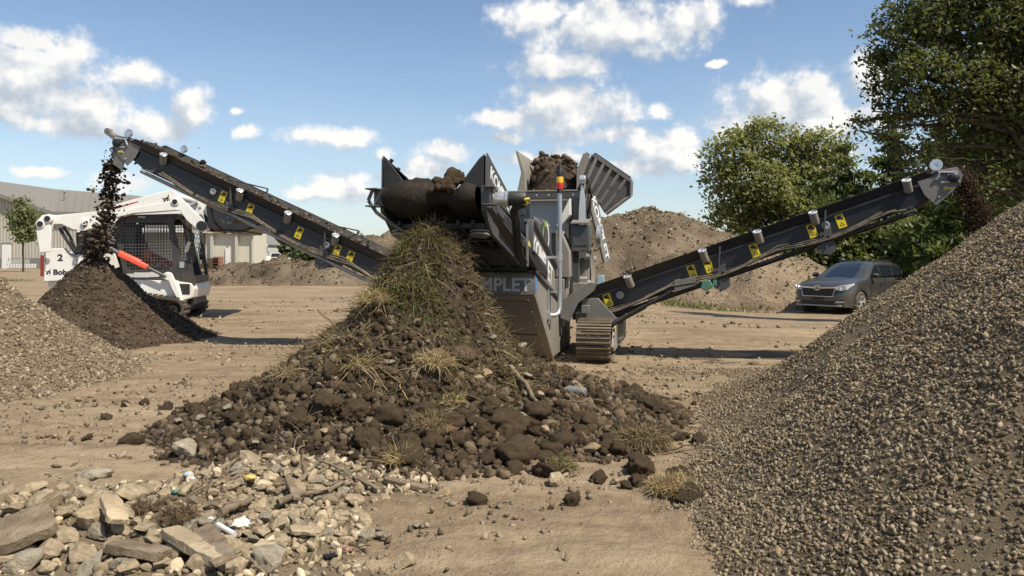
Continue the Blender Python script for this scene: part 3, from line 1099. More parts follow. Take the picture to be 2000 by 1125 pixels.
mb.build('vent_pipe', MAT['base_grey'], roof)
d = MB().span((hx(5), -0.16, -0.05), (hx(22), -0.07, hz(478))).build('door', MAT['trim_white'], hall, 0.02)
MB().cyl((hx(20), -0.25, 1.0), (hx(20), -0.15, 1.0), 0.06, 8).build('handle', MAT['base_grey'], d)
MB().span((hx(3.5), -0.12, hz(478) + 0.002), (hx(23.5), -0.07, hz(474))).build('door_frame', MAT['base_grey'], hall)
# striped kerb rail in front of the wall
st = thing('striped_rail', 'low black and white striped rail along the hall wall left of the loader', 'rail', (-45, BY, 0))
for k in range(11):
    a = 25 + k * 5.1
    o = MB().prism([(hx(a), -0.9, 0.05), (hx(a + 3.0), -0.9, 0.05), (hx(a + 4.8), -0.9, 0.5), (hx(a + 1.8), -0.9, 0.5)], (0, 0.1, 0)).build('stripe', MAT['trim_white'], st, smooth=False)
MB().span((hx(24), -0.79, 0.02), (hx(84), -0.70, 0.52)).build('rail_board', MAT['base_grey'], st, smooth=False)

# open lean-to wing at the right end of the hall
wing = thing('lean_to_shed', 'beige open-fronted shed wing with posts behind the raised bucket', 'building', (-45, 76, 0))


def wx(px): return (px - 1000) * 76 / F + 45


def wz(py): return CAM_H - (py - 500) * 76 / F


MB().span((wx(397), 0.55, -0.1), (wx(489.4), 0.75, wz(455))).build('front_wall', MAT['siding_beige'], wing, smooth=False)
MB().span((wx(362), 4.0, -0.1), (wx(494), 4.2, wz(452))).build('back_wall', MAT['siding_beige'], wing, smooth=False)
MB().span((wx(255), 2.0, -0.1), (wx(362), 2.2, wz(452))).build('side_wall', MAT['siding'], wing, smooth=False)
MB().span((wx(489.5), 0.3, -0.1), (wx(494), 3.998, wz(452))).build('end_wall', MAT['siding_beige'], wing, smooth=False)
MB().prism([(wx(255), 0.14, wz(448)), (wx(496), 0.14, wz(454)), (wx(496), 4.4, wz(440)), (wx(255), 4.4, wz(434))], (0, 0, 0.2)).build('roof', MAT['roof_tan'], wing, smooth=False)
MB().beam((wx(254), 0.08, wz(448) + 0.02), (wx(497), 0.08, wz(454) + 0.02), 0.1, 0.36).build('fascia', MAT['trim_white'], wing, smooth=False)
for q in (412, 460, 372):
    MB().span((wx(q) - 0.13, 0.16, -0.1), (wx(q) + 0.13, 0.42, wz(454))).build('post', MAT['siding'], wing, smooth=False)
dd = MB().span((wx(436.5), 0.45, -0.05), (wx(445), 0.53, wz(484))).build('door', MAT['trim_white'], wing, smooth=False)
MB().span((wx(439.8), 0.47, wz(484) + 0.002), (wx(441.8), 0.53, wz(478))).build('door_vent', MAT['base_grey'], dd, smooth=False)
# shelf with tyres under the roof, and crates by the post
sh = thing('tyre_rack', 'grey metal rack with dark tyres standing in the open shed', 'rack', (-45, 76, 0))
mb = MB()
for q in (371, 384, 396):
    mb.span((wx(q) - 0.05, 2.2, 0), (wx(q) + 0.05, 2.3, wz(474)))
for py in (509, 495, 480):
    mb.span((wx(371), 2.0, wz(py)), (wx(396), 2.6, wz(py) + 0.06))
mb.build('rack_frame', MAT['steel_zinc'], sh, smooth=False)
for k, (q, py) in enumerate([(376, 489), (381, 489), (385, 489), (375, 503), (380, 503), (388, 503), (393, 504)]):
    t = MB().lathe([(0.16, -0.1), (0.32, -0.1), (0.36, 0), (0.32, 0.1), (0.16, 0.1)], (wx(q), 2.2, wz(py) + 0.06), (1, 0.3, 0), 14).build('tyre', MAT['rubber_black'])
    t.location = (-45, 76, 0)
    prop(t, ['first dark tyre on the upper shelf of the shed rack', 'second dark tyre on the upper shelf of the shed rack', 'third dark tyre on the upper shelf of the shed rack', 'first dark tyre on the lower shelf of the shed rack', 'second dark tyre on the lower shelf of the shed rack', 'third dark tyre on the lower shelf of the shed rack', 'last dark tyre on the lower shelf of the shed rack'][k], 'tyre', 'tyres on the rack in the shed')
for q, w_, h_, lab, mt in ((423, 1.1, 1.1, 'dark brown crate beside the shed post', 'dark_wood'), (431, 0.75, 1.25, 'taller rusty brown barrel box beside the white door of the shed', 'brick_red'), (402, 1.3, .55, 'low dark pallet stack under the tyre rack', 'dark_wood')):
    t = MB()
    for k in range(4):
        t.box((0, 0, h_ * (k + 0.5) / 4), (w_, 0.8, h_ / 4 - 0.03))
    t.box((0, 0, h_ / 2), (w_ * 0.9, 0.7, h_ - 0.02))
    o = t.build('wooden_crate', MAT[mt], None, loc=(wx(q) - 45, 76 - 0.6, 0.0), smooth=False)
    prop(o, lab, 'crate')

# far house with a white gable among the trees
fh = thing('far_house', 'distant house with white gable trim among the trees behind the left conveyor', 'house', (-38, 118, 0))
g = lambda px, py: ((px - 1000) * 118 / F + 38, 0, CAM_H - (py - 500) * 118 / F)
MB().prism([g(480, 492), g(524, 492), g(521, 478), g(503, 457), g(483, 476)], (0, 5, 0)).build('wall', MAT['siding'], fh, smooth=False)
mb = MB()
mb.beam(Vector(g(503, 455.5)) + Vector((0, -0.3, 0)), Vector(g(524, 480)) + Vector((0, -0.3, 0)), 0.2, 0.28)
mb.beam(Vector(g(503, 455.5)) + Vector((0, -0.3, 0)), Vector(g(478, 484)) + Vector((0, -0.3, 0)), 0.2, 0.28)
mb.build('gable_trim', MAT['trim_white'], fh, smooth=False)
MB().prism([g(503, 455), g(525, 479), Vector(g(525, 479)) + Vector((0, 6, 0)), Vector(g(503, 455)) + Vector((0, 6, 0))], (0, 0, 0.15)).build('roof', MAT['base_grey'], fh, smooth=False)

# white vehicle glinting by that house
t = thing('far_truck', 'small white pickup parked far off beside the distant house', 'truck', P(533, 492, 112), 0.7)
t.location.z = 0.0
s = 1.0
MB().prism([(-2.4, -.9, .5), (2.3, -.9, .5), (2.4, -.9, 1.0), (1.2, -.9, 1.15), (.6, -.9, 1.8), (-.6, -.9, 1.8), (-.8, -.9, 1.2), (-2.4, -.9, 1.2)], (0, 1.8, 0)).build('body', MAT['white_paint'], t, 0.05)
MB().prism([(1.1, -.92, 1.18), (.58, -.92, 1.7), (-.55, -.92, 1.7), (-.7, -.92, 1.18)], (0, 1.84, 0)).build('window', MAT['decal_black'], t)
for xx in (-1.5, 1.5):
    for yy in (-.85, .85):
        MB().cyl((xx, yy - .1, .38), (xx, yy + .1, .38), .38, 14).build('wheel', MAT['rubber_black'], t)

# ------------------------------------------------------------------ trees
def leaf_mesh(name, blobs, n, size, seed, flat=0.6, clump=0.35, per=26, elong=1.7, shell=0.55, hang=0.0):
    """leaf quads in clumps spread through ellipsoids. blobs = [(centre, radii, weight)]"""
    r = np.random.default_rng(seed)
    w = np.array([b[2] for b in blobs], float)
    w /= w.sum()
    nc = max(1, n // per)
    which = r.choice(len(blobs), nc, p=w)
    cen = np.array([b[0] for b in blobs], float)[which]
    rad = np.array([b[1] for b in blobs], float)[which]
    d = r.normal(size=(nc, 3))
    d /= np.linalg.norm(d, axis=1)[:, None]
    rr = (shell + (1 - shell) * r.random(nc)) ** 0.8
    cc = cen + d * rad * rr[:, None]
    cl = clump * (0.5 + r.random(nc))
    pts = np.repeat(cc, per, 0) + r.normal(size=(nc * per, 3)) * np.repeat(cl, per)[:, None] * np.array([1, 1, flat])
    if hang:
        pts[:, 2] -= np.abs(r.normal(size=len(pts))) * hang
    k = len(pts)
    nrm = r.normal(size=(k, 3)) + np.array([0.55, -0.45, 1.0])     # leaves turn to the light
    nrm /= np.linalg.norm(nrm, axis=1)[:, None]
    t = np.cross(nrm, r.normal(size=(k, 3)))
    t /= np.linalg.norm(t, axis=1)[:, None]
    b = np.cross(nrm, t)
    s = size * (0.6 + 0.8 * r.random(k))[:, None]
    V = np.stack([pts - t * s * elong * 0.5, pts - b * s * 0.5 + nrm * s * 0.12, pts + t * s * elong * 0.5, pts + b * s * 0.5 + nrm * s * 0.12], 1)
    return mesh_np(name, V.reshape(-1, 3), np.arange(k * 4).reshape(k, 4)), cc


def limb_path(a, b, r, k=6, sag=0.12):
    a, b = Vector(a), Vector(b)
    L = (b - a).length
    out_ = []
    for i in range(k + 1):
        t = i / k
        p = a.lerp(b, t)
        w = math.sin(t * math.pi) * L * sag
        out_.append(p + Vector((r.uniform(-1, 1) * w * 0.6, r.uniform(-1, 1) * w * 0.6, w * 0.6 + r.uniform(-.3, .3) * w)))
    return out_


def tree(name, label, base, blobs, n, size, mat, seed, trunk_r, trunk_top, group=None, twigs=40, lean=(0, 0), trunk_mat='bark', **kw):
    """blobs relative to base"""
    r = random.Random(seed)
    base = Vector((base[0], base[1], float(gz(base[0], base[1])) - 0.05))
    root = thing(name, label, 'tree', base, 0, group)
    me, cc = leaf_mesh('crown', blobs, n, size, seed, **kw)
    link('crown', me, MAT[mat], root)
    mb = MB()
    top = Vector((lean[0], lean[1], trunk_top))
    path = limb_path((0, 0, -0.1), top, r, 7, 0.03)
    mb.tube(path, trunk_r, 10, 0, trunk_r * 0.45)
    for b in blobs:
        t = r.uniform(0.45, 0.95)
        st = path[int(t * 7)]
        mb.tube(limb_path(st, b[0], r, 6, 0.10), trunk_r * 0.32, 6, 0, trunk_r * 0.08)
    cs = [cc[i] for i in np.random.default_rng(seed).integers(0, len(cc), twigs)]
    for c in cs:
        c = Vector(c)
        b = min(blobs, key=lambda q: (Vector(q[0]) - c).length)
        mb.tube(limb_path(b[0], c, r, 4, 0.12), trunk_r * 0.1, 4, 0, trunk_r * 0.03)
    mb.build('trunk', MAT[trunk_mat], root)
    return root


def blobs_px(base, items, d):
    """crown lumps given where they stand in the photo (px, py, radius m, depth offset)"""
    b = Vector((base[0], base[1], float(gz(base[0], base[1])) - 0.05))
    res = []
    for px, py, rx, rz, dd in items:
        p = P(px, py, d + dd) - b
        res.append((tuple(p), (rx, rx, rz), rx * rx * rz))
    return res


# young tree at the hall
b = P(45, 520, 62)
tree('young_tree', 'slim young tree standing against the metal hall wall', b, blobs_px(b, [(45, 395, .5, .7, 0), (46, 418, .9, .9, 0), (44, 440, 1.0, .8, 0), (48, 458, .85, .6, 0), (40, 428, .8, .8, .3)], 62), 3600, 0.15, 'leaf_young', 501, 0.09, 4.0, twigs=15, clump=0.25, shell=0.3)

# cottonwood right of centre
b = P(1490, 560, 47)
b.z = 0
items = [(1430, 300, 1.9, 1.7, 0), (1490, 270, 1.9, 1.5, 0), (1405, 345, 1.5, 1.4, .5), (1460, 350, 2.1, 1.8, -.5), (1535, 310, 2.0, 1.7, .5), (1510, 370, 2.1, 1.8, -1), (1590, 290, 1.7, 1.4, 0), (1440, 395, 1.7, 1.3, 0), (1580, 350, 2.0, 1.8, 0), (1500, 420, 2.0, 1.4, 0), (1625, 330, 1.5, 1.5, 1), (1560, 400, 1.9, 1.6, 0),
         (1385, 318, .7, .5, 0), (1400, 285, .6, .5, 0), (1440, 262, .7, .5, .3), (1500, 245, .8, .5, 0), (1545, 262, .8, .6, 0), (1390, 375, .7, .5, 0), (1405, 412, .6, .5, .2), (1610, 262, .8, .6, 0), (1640, 285, .8, .6, 0), (1575, 255, .5, .4, 0), (1465, 248, .5, .4, 0)]
tree('cottonwood_tree', 'broad light green leafy tree left of the dark pines, behind the earth mound', b, blobs_px(b, [(q[0], q[1], q[2] * .80, q[3] * .80, q[4]) for q in items + [(1420, 425, 1.5, 1.1, 0), (1470, 440, 1.6, 1.2, 0), (1540, 440, 1.8, 1.3, 0), (1610, 420, 1.8, 1.4, 0), (1650, 380, 1.5, 1.3, 0)]], 47), 20000, 0.17, 'leaf_cottonwood', 511, 0.32, 6.0, clump=0.36, shell=0.6, twigs=160, per=14)

# pines and firs behind the car
def pine(name, label, px, d, top_py, width, seed, n=9000, mat='leaf_pine', base_py=575):
    b = P(px, base_py, d)
    b.z = float(gz(b.x, b.y))
    H = P(px, top_py, d).z - b.z
    r = random.Random(seed)
    bl = []
    k = int(H / 0.75)
    for i in range(k):
        t = (i + 0.6) / k
        z = H * (0.10 + 0.88 * t)
        w = width * (1 - t) ** 0.75 * r.uniform(0.75, 1.2) + 0.15
        m_ = max(2, int(5 * (1 - t) + 2))
        a0 = r.random() * 6.28
        for j in range(m_):
            a = a0 + j * 6.28 / m_ + r.uniform(-.3, .3)
            bl.append(((math.cos(a) * w * 0.62, math.sin(a) * w * 0.62, z - 0.15 * w), (w * 0.45, w * 0.45, 0.20 + 0.06 * w), w))
    tree(name, label, b, bl, n, 0.11, mat, seed, 0.16 + H * 0.012, H * 0.97, twigs=0, clump=0.24, shell=0.2, flat=0.45, elong=3.2)


pine('pine_tree', 'bright green pine tree directly right of the light green leafy tree', 1650, 42, 270, 2.9, 521, 12000)
pine('pine_tree', 'tall pine tree behind the parked car roof', 1745, 40, 215, 3.2, 522, 14000)
pine('pine_tree', 'pine tree whose top shows above the right conveyor head', 1835, 38, 235, 3.0, 523, 13000)
pine('spruce_tree', 'dark drooping spruce tree at the right edge under the big overhanging tree', 1945, 27, 60, 3.0, 524, 22000)
pine('pine_tree', 'dark pine tree behind the gravel heap crest', 1905, 34, 250, 2.7, 525, 11000)

# big overhanging tree on the right
b = Vector((12.2, 17.0, 0))
items = [(1760, 60, 1.3, 1.0, 0), (1800, 20, 1.5, 1.1, 0), (1860, 60, 1.6, 1.2, .5), (1930, 30, 1.8, 1.3, 0), (1990, 70, 1.6, 1.3, 1), (1740, 140, 1.1, .9, 0), (1800, 130, 1.5, 1.0, -.5),
         (1870, 150, 1.5, 1.1, 0), (1755, 205, 1.0, .65, 0), (1820, 215, 1.3, .8, 0), (1700, 232, .75, .42, 0), (1680, 256, .55, .32, .2), (1890, 235, 1.4, 1.0, 1), (1960, 180, 1.5, 1.3, 0), (1790, 285, .9, .55, 0.3), (1850, 300, 1.0, .6, 1), (1980, -40, 1.8, 1.3, 0), (1880, -40, 1.6, 1.1, 0), (1720, 100, .6, .5, 0), (2080, 60, 2.2, 2.0, 0), (2090, 200, 2.0, 1.6, 0),
         (1735, 175, .45, .3, 0), (1722, 140, .4, .3, 0), (1770, 95, .4, .35, 0), (1745, 35, .5, .3, 0), (1705, 205, .4, .22, 0), (1665, 240, .35, .2, 0), (1722, 252, .5, .25, 0), (1755, 300, .5, .3, 0), (1770, 330, .45, .3, 0), (1905, 345, .9, .7, 0), (1965, 330, 1.0, .8, .5), (1995, 270, 1.0, .8, 0), (1930, 290, .9, .6, .3), (1985, 385, 1.0, .8, .8), (1815, 330, .6, .35, 0), (1785, -5, .5, .3, 0)]
big = tree('overhanging_tree', 'big dark leafy tree with drooping branches filling the top right corner', b, blobs_px(b, [(q[0], q[1], q[2] * .64, q[3] * .62, q[4] * .72) for q in items], 17.0), 44000, 0.058, 'leaf_oak', 531, 0.22, 6.0, clump=0.13, shell=0.45, twigs=420, hang=0.12, elong=2.0, per=24)
# its long bare limbs
mb = MB()
rr_ = random.Random(5)
bb = big.location.copy()
sc_ = 17.0 / 23.5
for a, mid_, e, r0 in [((2010, 260, 23.5), (1900, 225, 23.2), (1700, 215, 23), .075), ((1985, 250, 23.5), (1925, 180, 23.3), (1840, 110, 23), .06), ((2020, 300, 23.5), (1900, 330, 23), (1830, 300, 22.6), .03), ((2010, 180, 23.6), (1940, 110, 23.4), (1880, 20, 23.4), .09), ((1900, 226, 23.2), (1790, 245, 23), (1690, 258, 23), .045)]:
    A, M_, E_ = (P(q[0], q[1], q[2] * sc_) - bb for q in (a, mid_, e))
    r0 *= sc_
    pts = []
    for i in range(11):
        t = i / 10
        p = A * (1 - t) ** 2 + M_ * 2 * t * (1 - t) + E_ * t * t
        pts.append(p + Vector((rr_.uniform(-.05, .05), rr_.uniform(-.05, .05), rr_.uniform(-.05, .05))))
    mb.tube(pts, r0, 7, 0, r0 * 0.25)
mb.build('limb', MAT['bark'], big)


def bush(name, label, px, py_top, d, rad, n, mat, seed, group=None, base_py=None, size=0.13, cat='shrub'):
    b = P(px, 560, d)
    b.z = float(gz(b.x, b.y))
    H = P(px, py_top, d).z - b.z
    r = random.Random(seed)
    bl = []
    for k in range(9):
        a = r.random() * 6.28
        q = r.random() ** 0.6
        z = H * r.uniform(0.15, 0.78)
        bl.append(((math.cos(a) * rad * q * 0.7, math.sin(a) * rad * q * 0.7, z), (rad * r.uniform(.35, .6), rad * r.uniform(.35, .6), H * r.uniform(.16, .26)), 1.0))
    t = tree(name, label, b, bl, n, size, mat, seed, 0.05 + 0.01 * H, H * 0.7, group, twigs=30, clump=0.25 * max(0.6, rad / 2), shell=0.3)
    t['category'] = cat
    return t


for k, (px, py, d, rad, nn, mt, lab) in enumerate([
    (1475, 425, 36, 1.5, 5000, 'leaf_cottonwood', 'pale green shrub on the right shoulder of the earth mound'),
    (1575, 440, 36, 1.9, 7000, 'leaf_shrub', 'bushy shrub under the light green tree beside the sandy mound'),
    (1640, 425, 35, 2.0, 8000, 'leaf_pine', 'dark green shrub behind the hood of the parked car'),
    (1710, 420, 35, 2.1, 8000, 'leaf_shrub', 'tangled shrub behind the windscreen of the parked car'),
    (1780, 415, 33, 2.1, 9000, 'leaf_shrub', 'yellow green shrub behind the rear of the parked car'),
    (1850, 420, 32, 2.2, 9000, 'leaf_pine', 'dark shrub just left of the falling brown stream'),
    (1930, 380, 31, 2.4, 10000, 'leaf_oak', 'dense dark shrub right of the falling brown stream'),
    (2020, 330, 30, 2.6, 9000, 'leaf_oak', 'dark shrub at the right edge above the gravel crest'),
    (1680, 360, 40, 2.4, 9000, 'leaf_pine', 'dark green bush between the two left pines'),
    (1800, 330, 41, 2.6, 9000, 'leaf_oak', 'dark bush between the pines behind the right conveyor')]):
    bush('shrub', lab, px, py, d, rad, nn, mt, 540 + k)

# hedgerow trees far behind
for k, (px, py, d, rad, nn, lab) in enumerate([
    (512, 460, 150, 5.0, 2200, 'far tree directly right of the beige shed wing'), (560, 441, 135, 6.0, 3200, 'far tree showing under the left conveyor middle'),
    (600, 444, 140, 5.5, 2600, 'far tree just right of the white pickup under the left conveyor'), (640, 452, 150, 5.5, 2000, 'far tree under the lower half of the left conveyor'),
    (722, 444, 130, 5.0, 2600, 'far tree above the bank just right of the left conveyor'), (755, 452, 120, 3.5, 1800, 'far tree beside the left bracket of the discharge belt'),
    (785, 446, 110, 3.0, 1800, 'pale far tree behind the left edge of the discharge belt'), (690, 460, 160, 6, 1600, 'far tree low behind the bank near the left conveyor foot'),
    (1440, 430, 70, 3.0, 2600, 'far tree showing between the mound and the light green tree')]):
    bush('far_tree', lab, px, py, d, rad, nn, 'leaf_far', 570 + k, None, size=0.42, cat='tree')

# ------------------------------------------------------------------ the screening machine (local x = right, y = rearwards, z = up)
scr = thing('screening_machine', 'grey tracked screening machine with two side conveyors and a raised discharge belt', 'screener', (-0.269, 8.31, 0.0), R(-12))
G_, DK, NV, BK, DU = MAT['paint_grey'], MAT['paint_dark'], MAT['paint_navy'], MAT['paint_black'], MAT['paint_dusty']

# --- hull with slanted front
mb = MB()
for s in (-1, 1):
    x0 = 0.49 * s
    mb.prism([(x0, 0.03, 1.13), (x0, 0.03, 0.89), (x0, 1.29, 0.05), (x0, 2.36, 0.05), (x0, 2.36, 0.36), (x0, 1.78, 0.36), (x0, 1.74, 0.72)], (0.03 * s, 0, 0))
    mb.span((0.44 * s, 2.36, 0.05), (0.53 * s, 2.78, 1.16))
mb.prism([(-0.489, 0.55, 0.64), (-0.489, 1.38, 0.09), (-0.489, 2.36, 0.06), (-0.489, 2.36, 0.14)], (0.978, 0, 0))
hull = mb.build('hull', DU, scr, 0.006)
MB().span((-0.43, 1.5, 0.3), (0.43, 3.2, 1.02)).build('engine_block', BK, scr, 0.01)
mb = MB()
mb.span((0.44, 1.80, 0.37), (0.455, 2.34, 1.0), 0)
mb.tube([(0.47, 1.95, .42), (0.50, 2.0, .6), (0.48, 2.15, .7), (0.47, 2.1, .95)], 0.018, 6)
mb.tube([(0.47, 2.2, .40), (0.50, 2.1, .55), (0.48, 1.95, .62), (0.47, 1.9, .9)], 0.016, 6)
mb.cyl((0.46, 2.02, 0.62), (0.51, 2.02, 0.62), 0.06, 12)
mb.cyl((0.46, 2.2, 0.5), (0.51, 2.2, 0.5), 0.045, 12)
mb.box((0.48, 2.05, .45), (.05, .3, .05), (0.4, 0, 0))
mb.build('hydraulic_valves', MAT['steel_zinc'], scr)
# front plate with rolled top edge
mb = MB()
pr = [(0, 0.885), (0, 1.09), (0.012, 1.12), (0.04, 1.14), (0.30, 1.15), (0.30, 1.13), (0.045, 1.12), (0.02, 1.08), (0.02, 0.885)]
mb.prism([(-0.53, a, b) for a, b in pr], (1.06, 0, 0))
plate = mb.build('front_plate', G_, scr, 0.003)
text('KOMPLET', 0.20, frame((0.05, -0.004, 0.985), (1, 0, 0), (0, 0, 1)), MAT['letter_grey'], plate, bold=0.022, wide=1.0)
# slanted grille under it
gd = Vector((0, 1.26, -0.84)).normalized()
gn = Vector((0, -0.84, -1.26)).normalized()


def gp(x, t, o=0.0):
    return Vector((x, 0.03, 0.885)) + gd * t + gn * o


gv = MB()
gv.prism([gp(-.52, 0.0, -0.03), gp(.52, 0.0, -0.03), gp(.52, 1.52, -0.03), gp(-.52, 1.52, -0.03)], gn * 0.02)
grille = gv.build('slanted_front', BK, scr)
mb = MB()
for x in (-.505, .475):
    mb.prism([gp(x, 0, -.01), gp(x + .05, 0, -.01), gp(x + .05, 1.53, -.01), gp(x, 1.53, -.01)], gn * 0.03)
mb.prism([gp(-.455, 0, -.01), gp(.475, 0, -.01), gp(.475, .10, -.01), gp(-.455, .10, -.01)], gn * 0.028)
mb.prism([gp(.425, .10, -.01), gp(.475, .10, -.01), gp(.475, 1.53, -.01), gp(.425, 1.53, -.01)], gn * 0.026)
mb.prism([gp(-.455, .10, -.01), gp(-.42, .10, -.01), gp(-.42, 1.53, -.01), gp(-.455, 1.53, -.01)], gn * 0.026)
mb.prism([gp(-.42, .80, -.01), gp(.425, .80, -.01), gp(.425, .87, -.01), gp(-.42, .87, -.01)], gn * 0.026)
mb.build('grille_frame', DU, grille, 0.003)
sl_me = None
for k in range(15):
    t = 0.15 + k * 0.088
    if 0.78 < t < 0.88:
        continue
    if sl_me is None:
        q = MB().prism([(-.42, 0, 0), (.425, 0, 0), tuple(Vector((.425, 0, 0)) + gd * .050 + gn * .022), tuple(Vector((-.42, 0, 0)) + gd * .050 + gn * .022)], gn * 0.008)
        sl_me = q.mesh('slat', [DU])
    link('slat', sl_me, None, grille, gp(0, t, -0.012))
mb = MB()
for t in (.06, .32, .62, .84, 1.12, 1.4):
    for x in (.44, -.44):
        mb.cyl(gp(x, t, 0.016), gp(x, t, 0.03), 0.014, 8)
mb.build('bolts', MAT['steel_zinc'], grille)['kind'] = 'stuff'
MB().span((0.523, 0.05, 0.92), (0.527, 0.14, 1.07)).build('blue_tape', MAT['tape_blue'], hull)
# sloped side bands
mb = MB()
mb.beam((0.50, -0.01, 1.135), (0.50, 1.75, 0.735), 0.10, 0.035)
mb.beam((-0.50, -0.01, 1.135), (-0.50, 1.75, 0.735), 0.10, 0.035)
mb.build('lower_edge_band', DK, scr, 0.004)
# side skirt with the lettering, between the two sloped bands
SK = [(0.04, 1.16), (0.04, 1.60), (0.10, 1.66), (0.24, 1.66), (1.72, 1.16), (1.72, 0.79)]
mb = MB()
for s in (-1, 1):
    mb.prism([(0.45 * s, a, b) for a, b in SK], (0.025 * s, 0, 0))
skirt = mb.build('side_skirt', DU, scr, 0.003)
mb = MB()
for s in (-1, 1):
    mb.beam((0.455 * s, 0.06, 1.685), (0.455 * s, 1.80, 1.145), 0.12, 0.035)
    mb.prism([(0.43 * s, 0.02, 1.17), (0.43 * s, 0.02, 1.62), (0.43 * s, .06, 1.70), (0.43 * s, .10, 1.70), (0.43 * s, .05, 1.17)], (0.07 * s, 0, 0))
mb.build('upper_edge_band', DK, scr, 0.004)
sd = Vector((0, 1.48, -0.44)).normalized()
text('KOMPLET', 0.33, frame((0.4765, 0.80, 1.225), sd, (0, .3, 1)), MAT['letter_white'], skirt, bold=0.022, wide=1.0)
text('KOMPATTO', 0.15, frame((0.4765, 0.74, 1.03), sd, (0, .3, 1)), MAT['letter_white'], skirt, bold=0.015, wide=1.0)
# ring emblem box
mb = MB()
mb.prism([(0.20, 0.75, 1.1), (0.44, 0.75, 1.1), (0.44, 0.75, 1.68), (0.38, 0.75, 1.76), (0.20, 0.75, 1.76)], (0, 0.9, 0))
ebox = mb.build('emblem_cover', DK, scr, 0.006)


def ring(mbx, o, ax, up, rx, ry, w, a0, a1, mi=0, n=28):
    ax, up = Vector(ax).normalized(), Vector(up).normalized()
    nn = ax.cross(up)
    vs, fs = [], []
    for i in range(n + 1):
        t = a0 + (a1 - a0) * i / n
        for k in (1, 1 - w):
            vs.append(Vector(o) + ax * math.cos(t) * rx * k + up * math.sin(t) * ry * k)
    for i in range(n):
        fs.append((2 * i, 2 * i + 2, 2 * i + 3, 2 * i + 1))
    mbx.add(vs, fs, mi)
    return mbx


mb = MB()
ring(mb, (0.4425, 1.22, 1.53), (0, 1, 0), (0, 0, 1), .24, .19, .26, -1.9, 1.3, 0)
ring(mb, (0.4427, 1.22, 1.53), (0, 1, 0), (0, 0, 1), .24, .19, .26, 1.3, 3.3, 1)
ring(mb, (0.4425, 1.22, 1.53), (0, 1, 0), (0, 0, 1), .24, .19, .26, 3.3, 4.0, 0)
mb.build('ring_emblem', [MAT['letter_white'], MAT['logo_green']], ebox, smooth=False)
mb = MB()
ring(mb, (0.4762, 0.14, 1.40), (0, 1, 0), (0, 0, 1), .07, .09, .3, -1.9, 1.3, 0)
ring(mb, (0.4764, 0.14, 1.40), (0, 1, 0), (0, 0, 1), .07, .09, .3, 1.3, 4.4, 1)
mb.build('ring_emblem', [MAT['letter_white'], MAT['logo_green']], skirt, smooth=False)

# --- mast with signal lamp
mast = MB().tube([(0.53, 0.86, 0.60), (0.60, 0.92, 0.60), (0.63, 0.97, 0.62), (0.645, 1.0, 0.68), (0.645, 1.0, 0.9), (0.645, 1.0, 2.05)], 0.027, 12).build('mast', MAT['steel_zinc'], scr)
MB().span((0.521, 0.80, 0.56), (0.56, 0.90, 0.64)).cyl((0.53, 0.86, .5), (0.53, 0.86, .95), 0.012, 8).build('mast_foot', MAT['steel_zinc'], mast)
MB().span((0.47, 0.98, 1.27), (0.64, 1.02, 1.30)).cyl((0.645, 1.0, 1.235), (0.645, 1.0, 1.33), 0.034, 12).build('mast_clamp', MAT['steel_zinc'], mast)
MB().span((0.515, 0.98, .86), (0.64, 1.02, .885)).build('mast_clamp', MAT['steel_zinc'], mast)
bz = 2.05
for h, r_, mt, nm in ((.045, .038, 'decal_black', 'lamp_base'), (.075, .042, 'lamp_red', 'red_lamp'), (.075, .042, 'amber', 'amber_lamp'), (.10, .042, 'decal_black', 'lamp_sounder')):
    MB().lathe([(0, 0), (r_, 0), (r_, h - .006), (r_ * .9, h)], (0.645, 1.0, bz), (0, 0, 1), 16).build(nm, MAT[mt], mast)
    bz += h
MB().lathe([(.042, 0), (.036, .03), (0, .035)], (0.645, 1.0, bz), (0, 0, 1), 16).build('lamp_cap', MAT['decal_black'], mast)

# --- screen box, cross beam, posts
mb = MB()
mb.span((-.62, 2.75, 1.15), (.56, 5.3, 2.14))
mb.build('screen_box', G_, scr, 0.01)
MB().prism([(-.55, 2.62, 1.62), (.50, 2.62, 1.62), (.50, 2.70, 2.10), (-.55, 2.70, 2.10)], (0, .03, 0)).build('sheet_panel', MAT['steel_sheet'], scr)
mb = MB()
mb.span((-.95, 2.50, 2.105), (.70, 2.62, 2.195)); mb.span((-.95, 2.47, 2.197), (.70, 2.66, 2.215))
beam_ = mb.build('cross_beam', DU, scr, 0.004)
mb = MB()
for k in range(9):
    mb.cyl((-.75 + k * .17, 2.50, 2.15), (-.75 + k * .17, 2.48, 2.15), .014, 8)
mb.build('bolt', MAT['steel_zinc'], beam_)
mb = MB()
for s in (-1, 1):
    mb.span((.60 * s, 2.46, 1.2), (.69 * s, 2.60, 2.10))
    mb.span((.57 * s, 2.72, .4), (.66 * s, 2.90, 2.12))
mb.build('corner_post', DK, scr, 0.005)
mb = MB()
mb.prism([(.44, 2.0, 1.02), (.62, 2.0, 1.02), (.62, 2.0, 1.36), (.50, 2.0, 1.64), (.44, 2.0, 1.64)], (0, .45, 0))
mb.prism([(.42, 1.84, .36), (.56, 1.84, .36), (.58, 1.84, 1.0), (.42, 1.84, 1.0)], (0, 0.03, 0))
mb.build('side_cover', DU, scr, 0.006)
MB().prism([(.45, 2.2, 1.66), (.60, 2.2, 1.86), (.60, 2.2, 2.08), (.42, 2.2, 1.72)], (0, .2, 0)).build('bright_chute', MAT['white_dusty'], scr, 0.004)
